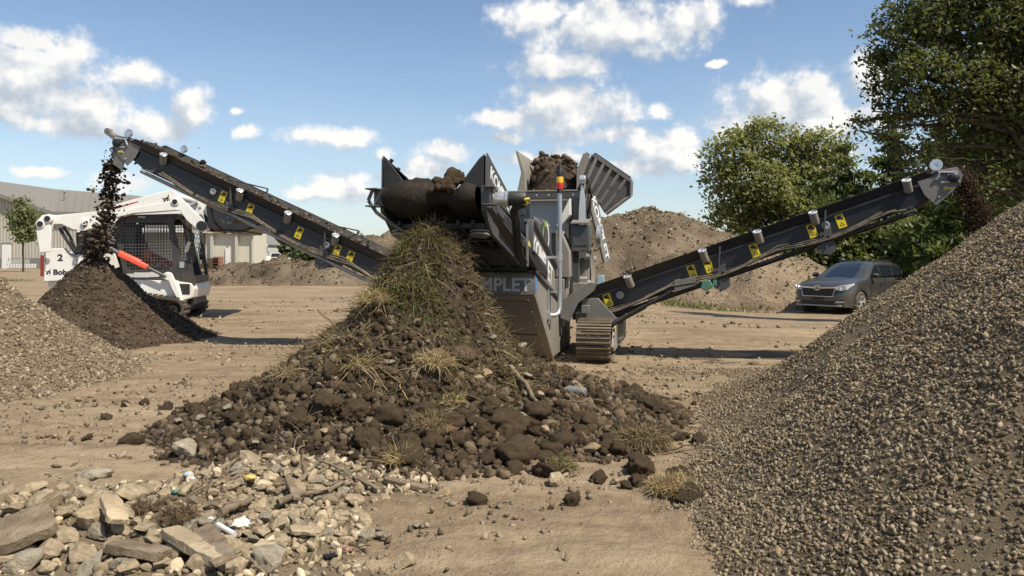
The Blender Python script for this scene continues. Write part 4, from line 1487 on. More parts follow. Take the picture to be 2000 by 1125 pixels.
# control box with its cooler
cb = MB().span((.62, 2.20, 1.36), (.86, 2.46, 1.72)).build('control_box', DK, scr, 0.008)
MB().prism([(.62, 2.14, 1.728), (.86, 2.14, 1.728), (.86, 2.46, 1.79), (.62, 2.46, 1.79)], (0, 0, .02)).build('lid', G_, cb, 0.003)
mb = MB()
mb.span((.64, 2.192, 1.44), (.84, 2.197, 1.68)); mb.span((.65, 2.19, 1.365), (.83, 2.197, 1.40))
mb.build('door', DK, cb, 0.003)
MB().lathe([(0.02, 0), (.16, 0), (.16, .06), (.02, .07)], (.90, 2.9, 1.58), (1, 0, 0), 20).build('fan', MAT['steel_zinc'], scr)
mb = MB()
mb.tube([(.70, 2.42, 2.20), (.76, 2.40, 2.32), (.80, 2.42, 2.36), (.84, 2.5, 2.2), (.82, 2.6, 1.95), (.80, 2.6, 1.8)], .03, 8)
mb.tube([(.72, 2.40, 2.0), (.78, 2.38, 2.1), (.82, 2.42, 2.28), (.86, 2.55, 2.1)], .022, 8)
mb.tube([(.74, 2.44, 1.8), (.80, 2.42, 1.95), (.83, 2.5, 2.15), (.80, 2.6, 2.3), (.76, 2.7, 2.38)], .022, 8)
mb.build('hydraulic_hose', MAT['rubber_black'], scr)
mb = MB()
mb.prism([(.70, 2.35, 1.78), (.80, 2.35, 1.78), (.79, 2.35, 2.12), (.74, 2.35, 2.30), (.72, 2.35, 2.12)], (0, .08, 0))
mb.cyl((.72, 2.34, 2.34), (.80, 2.34, 2.34), .06, 12)
mb.build('lift_bracket', MAT['steel_bright'], scr, 0.004)
# sloping white-lettered side flap
fl = MB().prism([(.76, 2.75, 2.14), (.85, 3.1, 2.14), (1.02, 3.40, 1.24), (.97, 3.0, 1.20)], (.03, .0, 0)).build('side_flap', G_, scr, 0.004)
fx_ = Vector((.19, .25, -.9))
fn = (Vector((.09, .35, 0))).cross(Vector((.19, .25, -.92))).normalized()
text('KOMPLET', 0.22, frame(Vector((.895, 3.06, 1.70)) + Vector((.036, -.012, 0)), (.185, .25, -.9), (.25, .97, .3)), MAT['letter_white'], fl, bold=0.02)
# big belt guard disc and lower framework on the right
mb = MB()
mb.lathe([(.08, 0), (.40, 0), (.40, .05), (.36, .06), (.30, .03), (.10, .03)], (.72, 3.4, 1.02), (1, 0, 0), 26)
mb.prism([(.70, 2.9, .45), (.70, 2.95, 1.5), (.70, 3.25, 1.62), (.70, 3.6, 1.3), (.70, 3.9, .55)], (.03, 0, 0))
mb.span((.60, 2.95, .55), (.70, 3.9, .75)); mb.span((.58, 2.65, .62), (.80, 2.95, .92)); mb.span((.60, 2.92, .92), (.74, 3.02, 1.7))
mb.build('belt_guard', DU, scr, 0.006)
MB().span((-.42, 1.9, .35), (.42, 5.6, 1.14)).build('chassis', DK, scr, 0.01)
for y0, z0 in ((2.95, .95), (3.3, .8), (3.7, 1.3), (2.8, 1.35)):
    MB().box((.68, y0, z0), (.14, .16, .12), (0.3, 0, 0.2)).cyl((.72, y0 + .05, z0 - .05), (.80, y0 + .05, z0 - .05), .05, 10).build('gearbox', MAT['steel_sheet'], scr, 0.005)
MB().prism([(.8, 3.95, .78), (.9, 3.95, .78), (.9, 3.95, 1.0), (.8, 3.95, 1.0)], (0, .1, 0)).build('blue_box', MAT['can_blue'], scr, 0.004)

# --- feed hopper
HW = 3.7
mb = MB()
mb.prism([(-.34, HW, 2.16), (-.30, HW, 2.16), (-.305, HW, 2.62), (-.40, HW, 2.93), (-.45, HW, 2.93), (-.355, HW, 2.62)], (0, 2.3, 0))
mb.prism([(-.46, HW - .03, 2.14), (-.30, HW - .03, 2.14), (-.30, HW - .03, 2.60), (-.41, HW - .03, 2.94), (-.45, HW - .03, 2.94), (-.36, HW - .03, 2.60)], (0, .028, 0))
mb.prism([(.50, HW, 2.16), (.54, HW, 2.16), (.545, HW, 2.62), (.65, HW, 2.88), (.61, HW, 2.88), (.505, HW, 2.62)], (0, 2.3, 0))
mb.prism([(.50, HW - .03, 2.14), (.585, HW - .03, 2.14), (.60, HW - .03, 2.58), (.72, HW - .03, 2.86), (.66, HW - .03, 2.90), (.51, HW - .03, 2.64)], (0, .028, 0))
mb.prism([(-.45, 6.0, 2.16), (.62, 6.0, 2.16), (.64, 6.0, 2.9), (-.45, 6.0, 2.9)], (0, .05, 0))
mb.build('hopper', DU, scr, 0.006)
# folded-out ribbed wing on the right
hA, hB = Vector((.60, 3.78, 2.50)), Vector((.90, 4.25, 1.98))
oA, oB = Vector((.74, 3.85, 2.87)), Vector((1.29, 4.30, 2.50))
eB = Vector((1.28, 4.32, 2.27))
wn = (oB - hA).cross(hB - hA).normalized()
if wn.y > 0: wn = -wn
wing_ = MB().prism([hA, oA, oB, eB, hB], -wn * 0.04).build('hopper_wing', DK, scr, 0.004)
mb = MB()
for k in range(5):
    t = (k + .35) / 5
    a, b = hA.lerp(hB, t), (oA.lerp(oB, t) if t < .93 else oB.lerp(eB, .5))
    mb.beam(a + wn * .022, b + wn * .022, .05, .045, wn)
mb.beam(oA + wn * .02, oB + wn * .02, .05, .06, wn); mb.beam(oB + wn * .021, eB + wn * .021, .05, .06, wn); mb.beam(eB + wn * .02, hB + wn * .02, .04, .05, wn)
mb.build('wing_ribs', G_, wing_, 0.003)
mb = MB()
mb.beam(oA + Vector((.02, .02, .01)), oA.lerp(oB, .98) + Vector((.0, .05, .03)), .05, .05)
mb.build('wing_edge_pipe', BK, wing_)
# soil heaped in the hopper
nr, na = 40, 90
rr, aa = np.meshgrid(np.linspace(0, 1, nr), np.linspace(0, 2 * np.pi, na, endpoint=False))
sx = np.sign(np.cos(aa)) * np.abs(np.cos(aa)) ** .6
sy = np.sign(np.sin(aa)) * np.abs(np.sin(aa)) ** .6
x = .09 + .405 * rr * sx
y = 4.75 + 1.02 * rr * sy
z = 2.22 + .66 * (1 - rr ** 7) ** .7 * (1 - .16 * (x + .3)) + .09 * fbm(x * 5, y * 5, 0, 4, 333, .6) - .06 * np.clip(x - .1, 0, 1)
i = np.arange(na * nr).reshape(na, nr); j = np.roll(i, -1, 0)
f = np.stack([i[:, :-1], i[:, 1:], j[:, 1:], j[:, :-1]], -1).reshape(-1, 4)
earth('hopper_soil', [(0.03, 0.02, 0.014), (0.075, 0.052, 0.036), (0.13, 0.094, 0.066)], 7, 1.0, 30, bdist=.04)
hs = link('hopper_soil', mesh_np('hopper_soil', np.stack([x, y, z], -1).reshape(-1, 3), f, True), MAT['hopper_soil'])
hs.matrix_world = Matrix.Translation((-0.269, 8.31, 0)) @ Matrix.Rotation(R(-12), 4, 'Z')
prop(hs, 'dark brown soil heaped in the feed hopper of the machine', 'soil')
r2 = np.random.default_rng(77)
k = r2.integers(0, x.size, 1500)
pp = np.stack([x.ravel()[k], y.ravel()[k], z.ravel()[k]], -1) + r2.normal(size=(1500, 3)) * .02
ok = pp[:, 2] > 2.3
c_ = link('crumbs', scatter_mesh('crumbs', pp[ok], .012 + .05 * r2.random(ok.sum()) ** 3, crumb, r2), MAT['dark_crumbs'], hs)
c_['kind'] = 'stuff'
kk = r2.integers(0, x.size, 260)
pp = np.stack([x.ravel()[kk], y.ravel()[kk], z.ravel()[kk]], -1)
pp = pp[pp[:, 2] > 2.35]
c_ = link('roots', blades('roots', pp, r2.normal(size=(len(pp), 3)) + np.array([0, -.3, .3]), r2.uniform(.05, .22, len(pp)), r2.uniform(.004, .010, len(pp)), r2), MAT['root_fibre'], hs)
c_['kind'] = 'stuff'

# --- crawler tracks
shoe_me = None
for s in (1, -1):
    xc = 1.02 * s
    tr = MB()
    tr.prism([(xc - .10, 1.30, .14), (xc - .10, 3.2, .14), (xc - .10, 3.3, .24), (xc - .10, 3.2, .38), (xc - .10, 1.42, .38), (xc - .10, 1.22, .26)], (.20, 0, 0))
    tr.prism([(xc + s * .21, 1.25, .20), (xc + s * .21, 1.45, .12), (xc + s * .21, 3.1, .12), (xc + s * .21, 3.2, .30), (xc + s * .21, 2.2, .44), (xc + s * .21, 1.50, .40)], (.03 * s, 0, 0))
    tr.prism([(xc + s * .24, 2.0, .2), (xc + s * .24, 2.5, .2), (xc + s * .24, 2.6, .5), (xc + s * .24, 2.3, .56), (xc + s * .24, 2.0, .42)], (.07 * s, 0, 0))
    tr.span((xc - .3 * s, 1.9, .42), (xc - .1 * s, 2.6, .56))
    track = tr.build('crawler_track', DU, scr, 0.006)
    mb = MB()
    for yy in (1.45, 3.15):
        mb.lathe([(0, -.17), (.15, -.17), (.20, -.13), (.20, .13), (.15, .17), (0, .17)], (xc, yy, .255), (1, 0, 0), 18)
    mb.build('idler_wheel', DK, track)
    mb = MB()
    for q in (1.7, 2.0, 2.3, 2.6, 2.9):
        mb.lathe([(0, -.15), (.07, -.15), (.07, .15), (0, .15)], (xc, q, .12), (1, 0, 0), 12)
    mb.build('track_rollers', DK, track)
    mb = MB()
    mb.box((xc + s * .245, 1.42, .30), (.01, .10, .07)); mb.box((xc + s * .245, 1.42, .20), (.01, .08, .06)); mb.box((xc + s * .245, 1.62, .17), (.01, .14, .05))
    mb.build('bolt_plate', MAT['steel_zinc'], track)
    if s == 1:
        MB().box((xc + s * .246, 1.50, .40), (.006, .10, .06)).build('warning_decal', MAT['decal_yellow'], track)
    # shoes round the loop
    rad, y0, y1, zc = .235, 1.45, 3.15, .255
    per = 2 * (y1 - y0) + 2 * math.pi * rad
    N = 30
    if shoe_me is None:
        q = MB()
        q.box((0, 0, 0), (.42, per / N * .93, .018))
        q.box((0, -per / N * .30, .018), (.42, .014, .022)); q.box((0, per / N * .02, .018), (.42, .012, .018)); q.box((0, per / N * .34, .016), (.42, .012, .016))
        for a in (-.06, .06):
            q.cyl((a, per / N * .18, .008), (a, per / N * .18, .022), .013, 6)
        q.box((0, 0, -.02), (.16, per / N * .85, .02))
        shoe_me = q.mesh('track_shoe', [MAT['track_steel']])
    for k in range(N):
        d_ = per * k / N
        if d_ < y1 - y0:
            p, ang = (y0 + d_, zc + rad), 0
        elif d_ < y1 - y0 + math.pi * rad:
            t = (d_ - (y1 - y0)) / rad
            p, ang = (y1 + math.sin(t) * rad, zc + math.cos(t) * rad), -t
        elif d_ < 2 * (y1 - y0) + math.pi * rad:
            p, ang = (y1 - (d_ - (y1 - y0) - math.pi * rad), zc - rad), -math.pi
        else:
            t = (d_ - 2 * (y1 - y0) - math.pi * rad) / rad
            p, ang = (y0 - math.sin(t) * rad, zc - math.cos(t) * rad), -math.pi - t
        link('track_shoe', shoe_me, None, track, (xc, p[0], p[1]), (ang, 0, 0))

# --- discharge belt in front, rising towards the viewer
A_ = Vector((-.03, -1.86, 1.80))                 # head drum centre
T_ = Vector((-.03, 1.00, 1.165))                  # tail
bd = (T_ - A_).normalized()                       # down-rearwards
bn = Vector((0, bd.z, -bd.y)) * -1                # belt normal, up
if bn.z < 0: bn = -bn
bl = (T_ - A_).length


def bp_(x, t, h):
    return A_ + bd * t + bn * h + Vector((x, 0, 0))


mb = MB()
for s in (-1, 1):
    x0 = .43 * s
    mb.prism([bp_(x0, -.02, .08), bp_(x0, .05, -.11), bp_(x0, .35, -.24), bp_(x0, bl, -.24), bp_(x0, bl, .10)], (.035 * s, 0, 0))
    mb.prism([bp_(.466 * s, .30, .02), bp_(.466 * s, .30, -.06), bp_(.466 * s, bl, -.06), bp_(.466 * s, bl, .02)], (.05 * s, 0, 0))
dis = mb.build('discharge_conveyor', DK, scr, 0.004)
# belt loop, slightly lumpy and sagging underneath
nx_, m_ = 26, 90
V = []
rd = .132
loop = []
Ltop = bl - .1
for i in range(m_):
    q = i / m_
    tot = 2 * Ltop + 2 * math.pi * rd
    d_ = q * tot
    if d_ < Ltop:
        loop.append((Ltop - d_, rd))
    elif d_ < Ltop + math.pi * rd:
        t = (d_ - Ltop) / rd
        loop.append((-math.sin(t) * rd, math.cos(t) * rd))
    elif d_ < 2 * Ltop + math.pi * rd:
        loop.append((d_ - Ltop - math.pi * rd, -rd))
    else:
        t = (d_ - 2 * Ltop - math.pi * rd) / rd
        loop.append((Ltop + math.sin(t) * rd, -math.cos(t) * rd))
for (t, h) in loop:
    for j in range(nx_):
        x = -.41 + .82 * j / (nx_ - 1)
        hh = h * (1 + .06 * math.cos(x * 3.8)) + (.05 * (abs(x) / .41) ** 2 if h > .09 and t > .15 else 0)
        q_ = float(fbm(x * 3.2, t * 6 + 3, h * 7, 4, 55, .55))
        if t < .25:
            xx_ = (x - .13 - .35 * h) / .11
            fold = -.075 * math.exp(-xx_ ** 4) + .02 * math.exp(-((x + .14) / .12) ** 2) - .03 * max(0, (abs(x) - .3) / .1)
            k_ = 1 + .12 * q_ + fold / rd
            tt, hh = t * k_, hh * k_
        else:
            tt = t
            hh += .012 * q_
        V.append(bp_(x, tt, hh))
V = np.array([v[:] for v in V])
i = np.arange(m_ * nx_).reshape(m_, nx_); j = np.roll(i, -1, 0)
f = np.stack([i[:, :-1], j[:, :-1], j[:, 1:], i[:, 1:]], -1).reshape(-1, 4)
link('belt', mesh_np('belt', V, f, True), MAT['belt_mud'], dis)
mb = MB()
for t in (.22, .45, .68, .95, 1.4):                        # ribs and stays under the belt
    mb.beam(bp_(-.43, t, -.20), bp_(.43, t, -.20), .05, .04, bn)
for x in (-.33, -.2, -.07, .07, .2, .33):
    mb.beam(bp_(x, .16, -.185), bp_(x, bl, -.185), .03, .05, bn)
mb.prism([bp_(-.43, .95, -.235), bp_(.43, .95, -.235), bp_(.43, bl, -.235), bp_(-.43, bl, -.235)], bn * .012)
for x in (-.33, -.11, .11, .33):
    mb.beam(bp_(x, .97, -.245), bp_(x, bl, -.245), .04, .03, bn)
mb.build('belly_ribs', BK, dis, 0.003)
for s in (-1, 1):
    mb = MB()
    for k in range(3):
        mb.lathe([(.02, 0), (.085, 0), (.09, .008), (.085, .016), (.02, .016)], bp_(.36 * s, .33 + .0 * k, -.20 - .03 * k), bn, 18)
    mb.build('guide_disc', MAT['steel_sheet'], dis)
# side wings above the head
for s in (-1, 1):
    x0 = .45 * s
    mb = MB()
    mb.prism([(x0, -1.90, 1.86), (x0, -1.89, 2.13), (x0, -1.86, 2.16), (x0, -.75, 1.80), (x0, -.75, 1.64)], (.012 * s, 0, 0))
    w_ = mb.build('side_wing', DK, dis, 0.002)
    mb = MB()
    mb.prism([(x0 - .012 * s, -1.90, 2.14), (x0 - .012 * s, -1.90, 1.86), (x0 - .19 * s, -1.90, 1.90), (x0 - .16 * s, -1.90, 1.97), (x0 - .05 * s, -1.90, 2.11)], (0, .012, 0))
    mb.prism([(x0 - .012 * s, -1.888, 2.14), (x0 - .20 * s, -1.60, 1.905), (x0 - .20 * s, -.8, 1.70), (x0 - .012 * s, -.78, 1.79)], (.0, 0, .012))
    mb.build('wing_liner', BK, w_, 0.002)
    mb = MB()
    for k in range(6):
        q = Vector((x0 - .03 * s, -1.80 + k * .17, 2.105 - k * .056))
        mb.cyl(q, q + Vector((-.02 * s, 0, .03)), .018, 8)
    mb.build('wing_bolts', BK, w_)['kind'] = 'stuff'
    if s == 1:
        text('KOMPLET', 0.155, frame((x0 + .0135, -1.33, 1.865), (0, 1, -.33), (0, .3, 1)), MAT['letter_white'], w_, bold=0.025, wide=1.35)
    # bracket loops and take-up plates at the head
    mb = MB()
    xe = .47 * s
    mb.box((xe + .0 * s, -1.87, 1.80), (.10, .10, .15))
    mb.box((xe + .035 * s, -1.95, 1.865), (.10, .16, .012)); mb.box((xe + .035 * s, -1.95, 1.72), (.10, .16, .012))
    if s == -1:
        mb.beam((xe - .03, -1.98, 1.87), (xe - .075, -1.98, 1.77), .03, .012, (0, 1, 0)); mb.beam((xe - .075, -1.98, 1.77), (xe + .0, -1.97, 1.66), .03, .012, (0, 1, 0))
        mb.beam((xe, -1.97, 1.665), (xe + .18, -1.85, 1.51), .03, .03, (0, 1, 0))
    else:
        mb.cyl((xe + .04, -1.99, 1.72), (xe + .04, -1.99, 1.87), .012, 8)
        mb.prism([(xe + .0, -1.98, 1.70), (xe + .06, -1.98, 1.69), (xe + .16, -1.3, 1.40), (xe + .04, -1.3, 1.40)], (0, .03, 0))
    mb.build('head_bracket', DK, dis, 0.003)
# drum motor sticking out to the right
mot = MB()
mot.lathe([(.0, 0), (.055, 0), (.055, .115), (.07, .115), (.07, .135), (.0, .135)], (.50, -1.84, 1.775), (1, .06, .0), 18)
mo = mot.build('drum_motor', MAT['steel_bright'], dis)
MB().lathe([(0, .136), (.056, .136), (.06, .15), (.06, .27), (.05, .285), (0, .285)], (.50, -1.84, 1.775), (1, .06, .0), 18).build('motor_body', BK, mo)
mb = MB()
mb.cyl((.77, -1.83, 1.77), (.81, -1.82, 1.772), .012, 8); mb.cyl((.77, -1.87, 1.765), (.815, -1.86, 1.768), .012, 8); mb.cyl((.76, -1.84, 1.74), (.80, -1.84, 1.735), .014, 8)
mb.build('hose_fitting', MAT['decal_yellow'], mo)
rr_ = random.Random(3)
pts = [(.78, -1.85, 1.735), (.74, -1.83, 1.715), (.68, -1.80, 1.70), (.655, -1.76, 1.68), (.655, -1.70, 1.60), (.645, -1.62, 1.52), (.63, -1.50, 1.45), (.60, -1.30, 1.375), (.56, -1.05, 1.30), (.53, -.6, 1.2)]
fine = []
for k in range(len(pts) - 1):
    for t in (0, .25, .5, .75):
        fine.append(Vector(pts[k]).lerp(Vector(pts[k + 1]), t) + Vector((rr_.uniform(-.004, .004), rr_.uniform(-.004, .004), rr_.uniform(-.004, .004))))
MB().tube(fine, .026, 8).tube([p + Vector((.022, .02, .012)) for p in fine], .02, 8).build('motor_hose', MAT['rubber_black'], mo)
# side struts and rear linkage under the belt
mb = MB()
mb.beam(bp_(.52, .55, -.06), bp_(.52, bl, -.10), .03, .10, bn)
mb.beam(bp_(.56, 1.2, -.12), bp_(.56, 2.2, -.22), .05, .07, bn)
mb.prism([bp_(.54, 1.85, -.05), bp_(.54, 2.2, -.05), bp_(.54, 2.25, -.28), bp_(.54, 1.95, -.28)], (.03, 0, 0))
mb.beam(bp_(-.5, 1.2, -.12), bp_(-.5, 2.2, -.22), .05, .07, bn)
mb.span((-.46, -.20, 1.15), (.46, .35, 1.19))
mb.build('lift_strut', BK, dis, 0.004)
mb = MB()
for t in (.42, .62, .95, 1.25):
    mb.cyl(bp_(.468, t, -.02), bp_(.51, t, -.02), .022, 10)
mb.beam(bp_(.50, .50, .0), bp_(.50, .78, -.06), .02, .03, bn)
mb.beam((.56, -.6, 1.20), (.56, -.62, 1.62), .018, .018)
mb.build('zinc_fittings', MAT['steel_zinc'], dis)
MB().prism([(.50, -.22, 1.46), (.50, -.14, 1.42), (.50, -.20, 1.33), (.50, -.27, 1.36)], (.004, 0, 0)).build('warning_decal', MAT['decal_yellow'], dis)
mb = MB()
mb.span((-.50, .18, 1.20), (.40, .22, 1.50))
mb.prism([(.25, .55, 1.2), (.41, .45, 1.2), (.41, .3, 1.95), (.30, .55, 1.98), (.1, .8, 1.98)], (0, .03, 0))
mb.build('rear_guard', DK, dis, 0.004)
mb = MB()
mb.beam((.30, .2, 1.735), (.44, .1, 1.755), .008, .012); mb.beam((.36, .15, 1.80), (.41, .1, 1.73), .008, .012)
mb.build('lock_handle', BK, dis)
# earth clods carried over the head
cl_meshes = []
for k in range(4):
    v, f = clod_verts(3, 700 + k)
    me = mesh_np('earth_clod', v, f, True)
    me.materials.append(MAT['clod_earth'])
    cl_meshes.append(me)
MWORLD = Matrix.Translation((-0.269, 8.31, 0)) @ Matrix.Rotation(R(-12), 4, 'Z')
for k, (x, t, s, lab) in enumerate([(-.14, .02, .05, 'small dark clod furthest left on the belt head'), (-.09, .06, .045, 'small clod second from the left on the belt head'), (-.05, .02, .04, 'tiny clod in the left group on the belt head'),
                                    (.02, .04, .055, 'dark clod near the middle of the belt head'), (.06, .02, .045, 'small clod right of the middle of the belt head'),
                                    (.17, .03, .10, 'largest brown clod sitting on the belt head at the right'), (.13, .10, .07, 'dark clod behind the largest clod on the belt head'), (.26, .08, .06, 'clod tucked beside the right wing of the belt head')]):
    o = link('earth_clod', cl_meshes[k % 4], None, None)
    o.matrix_world = MWORLD @ Matrix.Translation(bp_(x, t, rd + s * .35)) @ Euler((k, k * 2.1, k * .7)).to_matrix().to_4x4() @ Matrix.Diagonal((s * .85, s * .72, s * .6, 1))
    prop(o, lab, 'clod', 'clods carried on the belt head')

for k, (x, ang, s, lab) in enumerate([(.06, 20, .06, 'clod stuck in the hollow of the belt head, upper left'), (.15, 35, .075, 'largest clod stuck in the hollow of the belt head'), (.22, 15, .06, 'clod stuck in the hollow of the belt head, upper right'), (.10, 62, .05, 'clod hanging low in the hollow of the belt head'), (.03, 80, .035, 'small clod hanging under the belt head'), (.2, 70, .045, 'clod hanging low right in the hollow of the belt head')]):
    t_ = math.radians(ang)
    o = link('earth_clod', cl_meshes[k % 4], None, None)
    o.matrix_world = MWORLD @ Matrix.Translation(bp_(x, -math.sin(t_) * .12, math.cos(t_) * .12)) @ Euler((k, k * 1.7, k)).to_matrix().to_4x4() @ Matrix.Diagonal((s * .85, s * .8, s * .8, 1))
    prop(o, lab, 'clod', 'clods carried on the belt head')

# --- side conveyors
def side_conveyor(sgn, u0, w0, z0, L0, L1, slope, rollers, decals, braces, mat_side):
    """local X runs up the belt, local Z is its normal, near side at y = ny"""
    c, s = math.cos(slope), math.sin(slope)
    Xa = Vector((sgn * c, 0, s)); Za = Vector((-sgn * s, 0, c)); Ya = Za.cross(Xa)
    M = Matrix((Xa, Ya, Za)).transposed().to_4x4()
    M.translation = Vector((u0, w0, z0))
    ny = -1 if Ya.y > 0 else 1                       # which local y faces the viewer
    mb = MB()
    for q in (1, -1):
        y = .27 * q
        mb.prism([(L0, y, -.16), (L0 + .25, y, -.20), (L1 - .5, y, -.20), (L1 - .1, y, -.10), (L1 - .1, y, .03), (L0, y, .03)], (0, .012 * q, 0))
        mb.beam((L0 + .1, y + .02 * q, -.19), (L1 - .5, y + .02 * q, -.19), .05, .025)
        mb.beam((L0 + .05, y + .015 * q, .03), (L1 - .15, y + .015 * q, .03), .05, .03)
    for k in range(7):
        xx = L0 + .3 + (L1 - L0 - .6) * k / 6
        mb.beam((xx, -.27, -.12), (xx, .27, -.12), .04, .04)
    fr = mb.build('side_conveyor', mat_side, scr, 0.003)
    fr.matrix_local = M
    # rubber skirts above the frame, and the troughed belt between
    mb = MB()
    for q in (1, -1):
        mb.prism([(L0 + .02, .285 * q, .045), (L1 - .12, .285 * q, .045), (L1 - .25, .335 * q, .165), (L0 + .02, .335 * q, .165)], (0, .012 * q, 0))
    mb.build('skirt', NV, fr, 0.002)
    mb = MB()
    sec = [(-.33, .155), (-.2, .06), (0, .03), (.2, .06), (.33, .155)]
    xs_ = [L0, L0 + .4, L1 - .4, L1 - .06, L1 + .02, L1 + .07, L1 + .05, L1 - .02]
    ofs = [0, 0, 0, -.0, -.02, -.10, -.17, -.20]
    flat = [1, 1, 1, .35, .15, 0, 0, 0]
    vs, fs = [], []
    for xx, of, fl_ in zip(xs_, ofs, flat):
        for (y, z) in sec:
            vs.append((xx, y, z * fl_ + .05 * (1 - fl_) + of))
    for a in range(len(xs_) - 1):
        for b in range(4):
            fs.append((a * 5 + b, a * 5 + b + 1, a * 5 + b + 6, a * 5 + b + 5))
    mb.add(vs, fs)
    mb.prism([(L0, -.25, -.245), (L1 - .02, -.25, -.155), (L1 - .02, .25, -.155), (L0, .25, -.245)], (0, 0, .01))
    mb.build('belt', MAT['belt_dusty'], fr)
    # soil lying on the belt
    rl = np.random.default_rng(5 + sgn)
    n_ = 900
    px_ = rl.uniform(L0 + .1, L1 - .05, n_)
    py_ = rl.normal(size=n_) * .13
    sc = .012 + .035 * rl.random(n_) ** 2.5
    pz_ = .05 + .9 * py_ ** 2 + .05 * np.exp(-(py_ / .1) ** 2) * rl.random(n_)
    o = link('soil_on_belt', scatter_mesh('soil_on_belt', np.stack([px_, py_, pz_ + .02], -1), sc, crumb, rl), MAT['dark_crumbs'], fr)
    o['kind'] = 'stuff'
    # trough rollers: silver capped stubs
    rm = MB()
    ax = Vector((0, .45 * ny, .9)).normalized()
    rm.lathe([(0, .04), (.047, .04), (.05, .05), (.05, .185), (.055, .19), (.055, .2)], (0, 0, 0), ax, 18, 0)
    rm.lathe([(.055, .2), (.046, .205), (.043, .197), (.02, .197), (.018, .204), (0, .204)], (0, 0, 0), ax, 18, 1)
    rme = rm.mesh('roller', [MAT['paint_dusty'], MAT['steel_bright']])
    for xx in rollers:
        link('roller', rme, None, fr, (xx, .30 * ny, -.035))
        link('roller', rme, None, fr, (xx, -.30 * ny, -.035), (0, 0, math.pi))
    # yellow warning decals
    dm = MB()
    y = .2835 * ny
    dm.prism([(-.05, y, -.085), (.05, y, -.085), (.05, y, .085), (-.05, y, .085)], (0, .003 * ny, 0), 0)
    yy = y + .0045 * ny
    dm.add([(-.028, yy, -.06), (.030, yy, -.06), (.001, yy, -.015)], [(0, 1, 2)], 1)
    dm.add([(-.015, yy + .001 * ny, -.053), (.017, yy + .001 * ny, -.053), (.001, yy + .001 * ny, -.027)], [(0, 1, 2)], 0)
    dm.add([(-.036, yy, .03), (.036, yy, .008), (.036, yy, .03), (.012, yy, .045), (.026, yy, .062), (-.008, yy, .07), (-.036, yy, .055)], [(0, 1, 2, 3, 4, 5, 6)], 1)
    dme = dm.mesh('warning_decal', [MAT['decal_yellow'], MAT['decal_black']], smooth=False)
    for xx, zz in decals:
        link('warning_decal', dme, None, fr, (xx, 0, zz))
    # round gauges / inspection eyes beside the decals
    for xx in (decals[0][0] + .17, decals[-2][0] + .17):
        MB().lathe([(0, 0), (.05, 0), (.05, .015), (.03, .018), (.022, .012), (0, .012)], (xx, .283 * ny, -.06), (0, ny, 0), 16).build('access_cap', MAT['steel_sheet'], fr)
    # return pipe, hoses
    mb = MB()
    mb.tube([(L0, .30 * ny, -.27), (L1 - .5, .30 * ny, -.235)], .022, 8)
    mb.tube([(L0, .24 * ny, -.30), (L1 - .45, .24 * ny, -.27)], .014, 8)
    mb.build('support_pipe', MAT['steel_sheet'] if sgn < 0 else BK, fr)
    rq = random.Random(9 + sgn)
    mb = MB()
    for k in range(3):
        pts_ = []
        for a in range(25):
            t = a / 24
            xx = L0 + .1 + (L1 - L0 - .9 + .1 * k) * t
            sag = abs(math.sin(t * math.pi * 3.0 + k * .25)) * .085
            pts_.append((xx, (.305 + .016 * k) * ny, -.115 - .018 * k - sag + rq.uniform(-.003, .003)))
        mb.tube(pts_, .013, 6)
    mb.build('hydraulic_hose', MAT['rubber_dusty'], fr)
    # folding joints: brace, hanging return-roller plate, hoop over the belt
    for xx in braces:
        mb = MB()
        y = .30 * ny
        mb.beam((xx + .10, y, .14), (xx - .02, y, -.16), .02, .055, (0, 1, 0))
        mb.prism([(xx - .07, y, -.13), (xx + .08, y, -.10), (xx + .05, y, -.24), (xx - .09, y, -.26)], (0, .02 * ny, 0))
        mb.prism([(xx - .13, y, -.24), (xx + .03, y, -.22), (xx + .07, y, -.30), (xx + .05, y, -.39), (xx - .03, y, -.42), (xx - .13, y, -.37), (xx - .16, y, -.30)], (0, .012 * ny, 0))
        mb.beam((xx - .04, -.30, -.32), (xx - .04, .30, -.32), .10, .10)
        for a, b in ((-.03, -.16), (.03, -.19), (-.05, -.31)):
            mb.cyl((xx + a, y + .02 * ny, b), (xx + a, y + .04 * ny, b), .014, 8)
        if sgn < 0:
            mb.beam((xx + .10, .31 * ny, .14), (xx + .09, .30 * ny, .22), .02, .02); mb.beam((xx + .09, .31 * ny, .215), (xx - .10, -.33 * ny, .225), .018, .018)
            mb.beam((xx - .10, -.33 * ny, .225), (xx - .10, -.35 * ny, .05), .018, .02)
        mb.build('folding_joint', DK, fr, 0.003)
    # head: bearing plates, drum, work lamp
    for q in (1, -1):
        y = .30 * q
        MB().prism([(L1 - .36, y, .10), (L1 - .10, y, .13), (L1 + .10, y, .09), (L1 + .13, y, -.02), (L1 + .06, y, -.12), (L1 - .26, y, -.26), (L1 - .34, y, -.10)], (0, .012 * q, 0)).build('head_plate', MAT['paint_grey'], fr, 0.003)
    mb = MB()
    mb.lathe([(0, -.27), (.085, -.27), (.085, .27), (0, .27)], (L1 - .02, 0, -.05), (0, 1, 0), 18)
    mb.lathe([(0, 0), (.045, 0), (.06, .02), (.06, .05), (.03, .07), (0, .07)], (L1 + .02, .312 * ny, -.01), (0, ny, 0), 16)
    mb.build('head_drum', BK, fr)
    mb = MB()
    for a, b in ((-.2, -.17), (-.1, -.09), (.08, .04), (-.05, .08), (-.12, .05), (.06, -.07)):
        mb.cyl((L1 + a, .312 * ny, b), (L1 + a, .33 * ny, b), .013, 8)
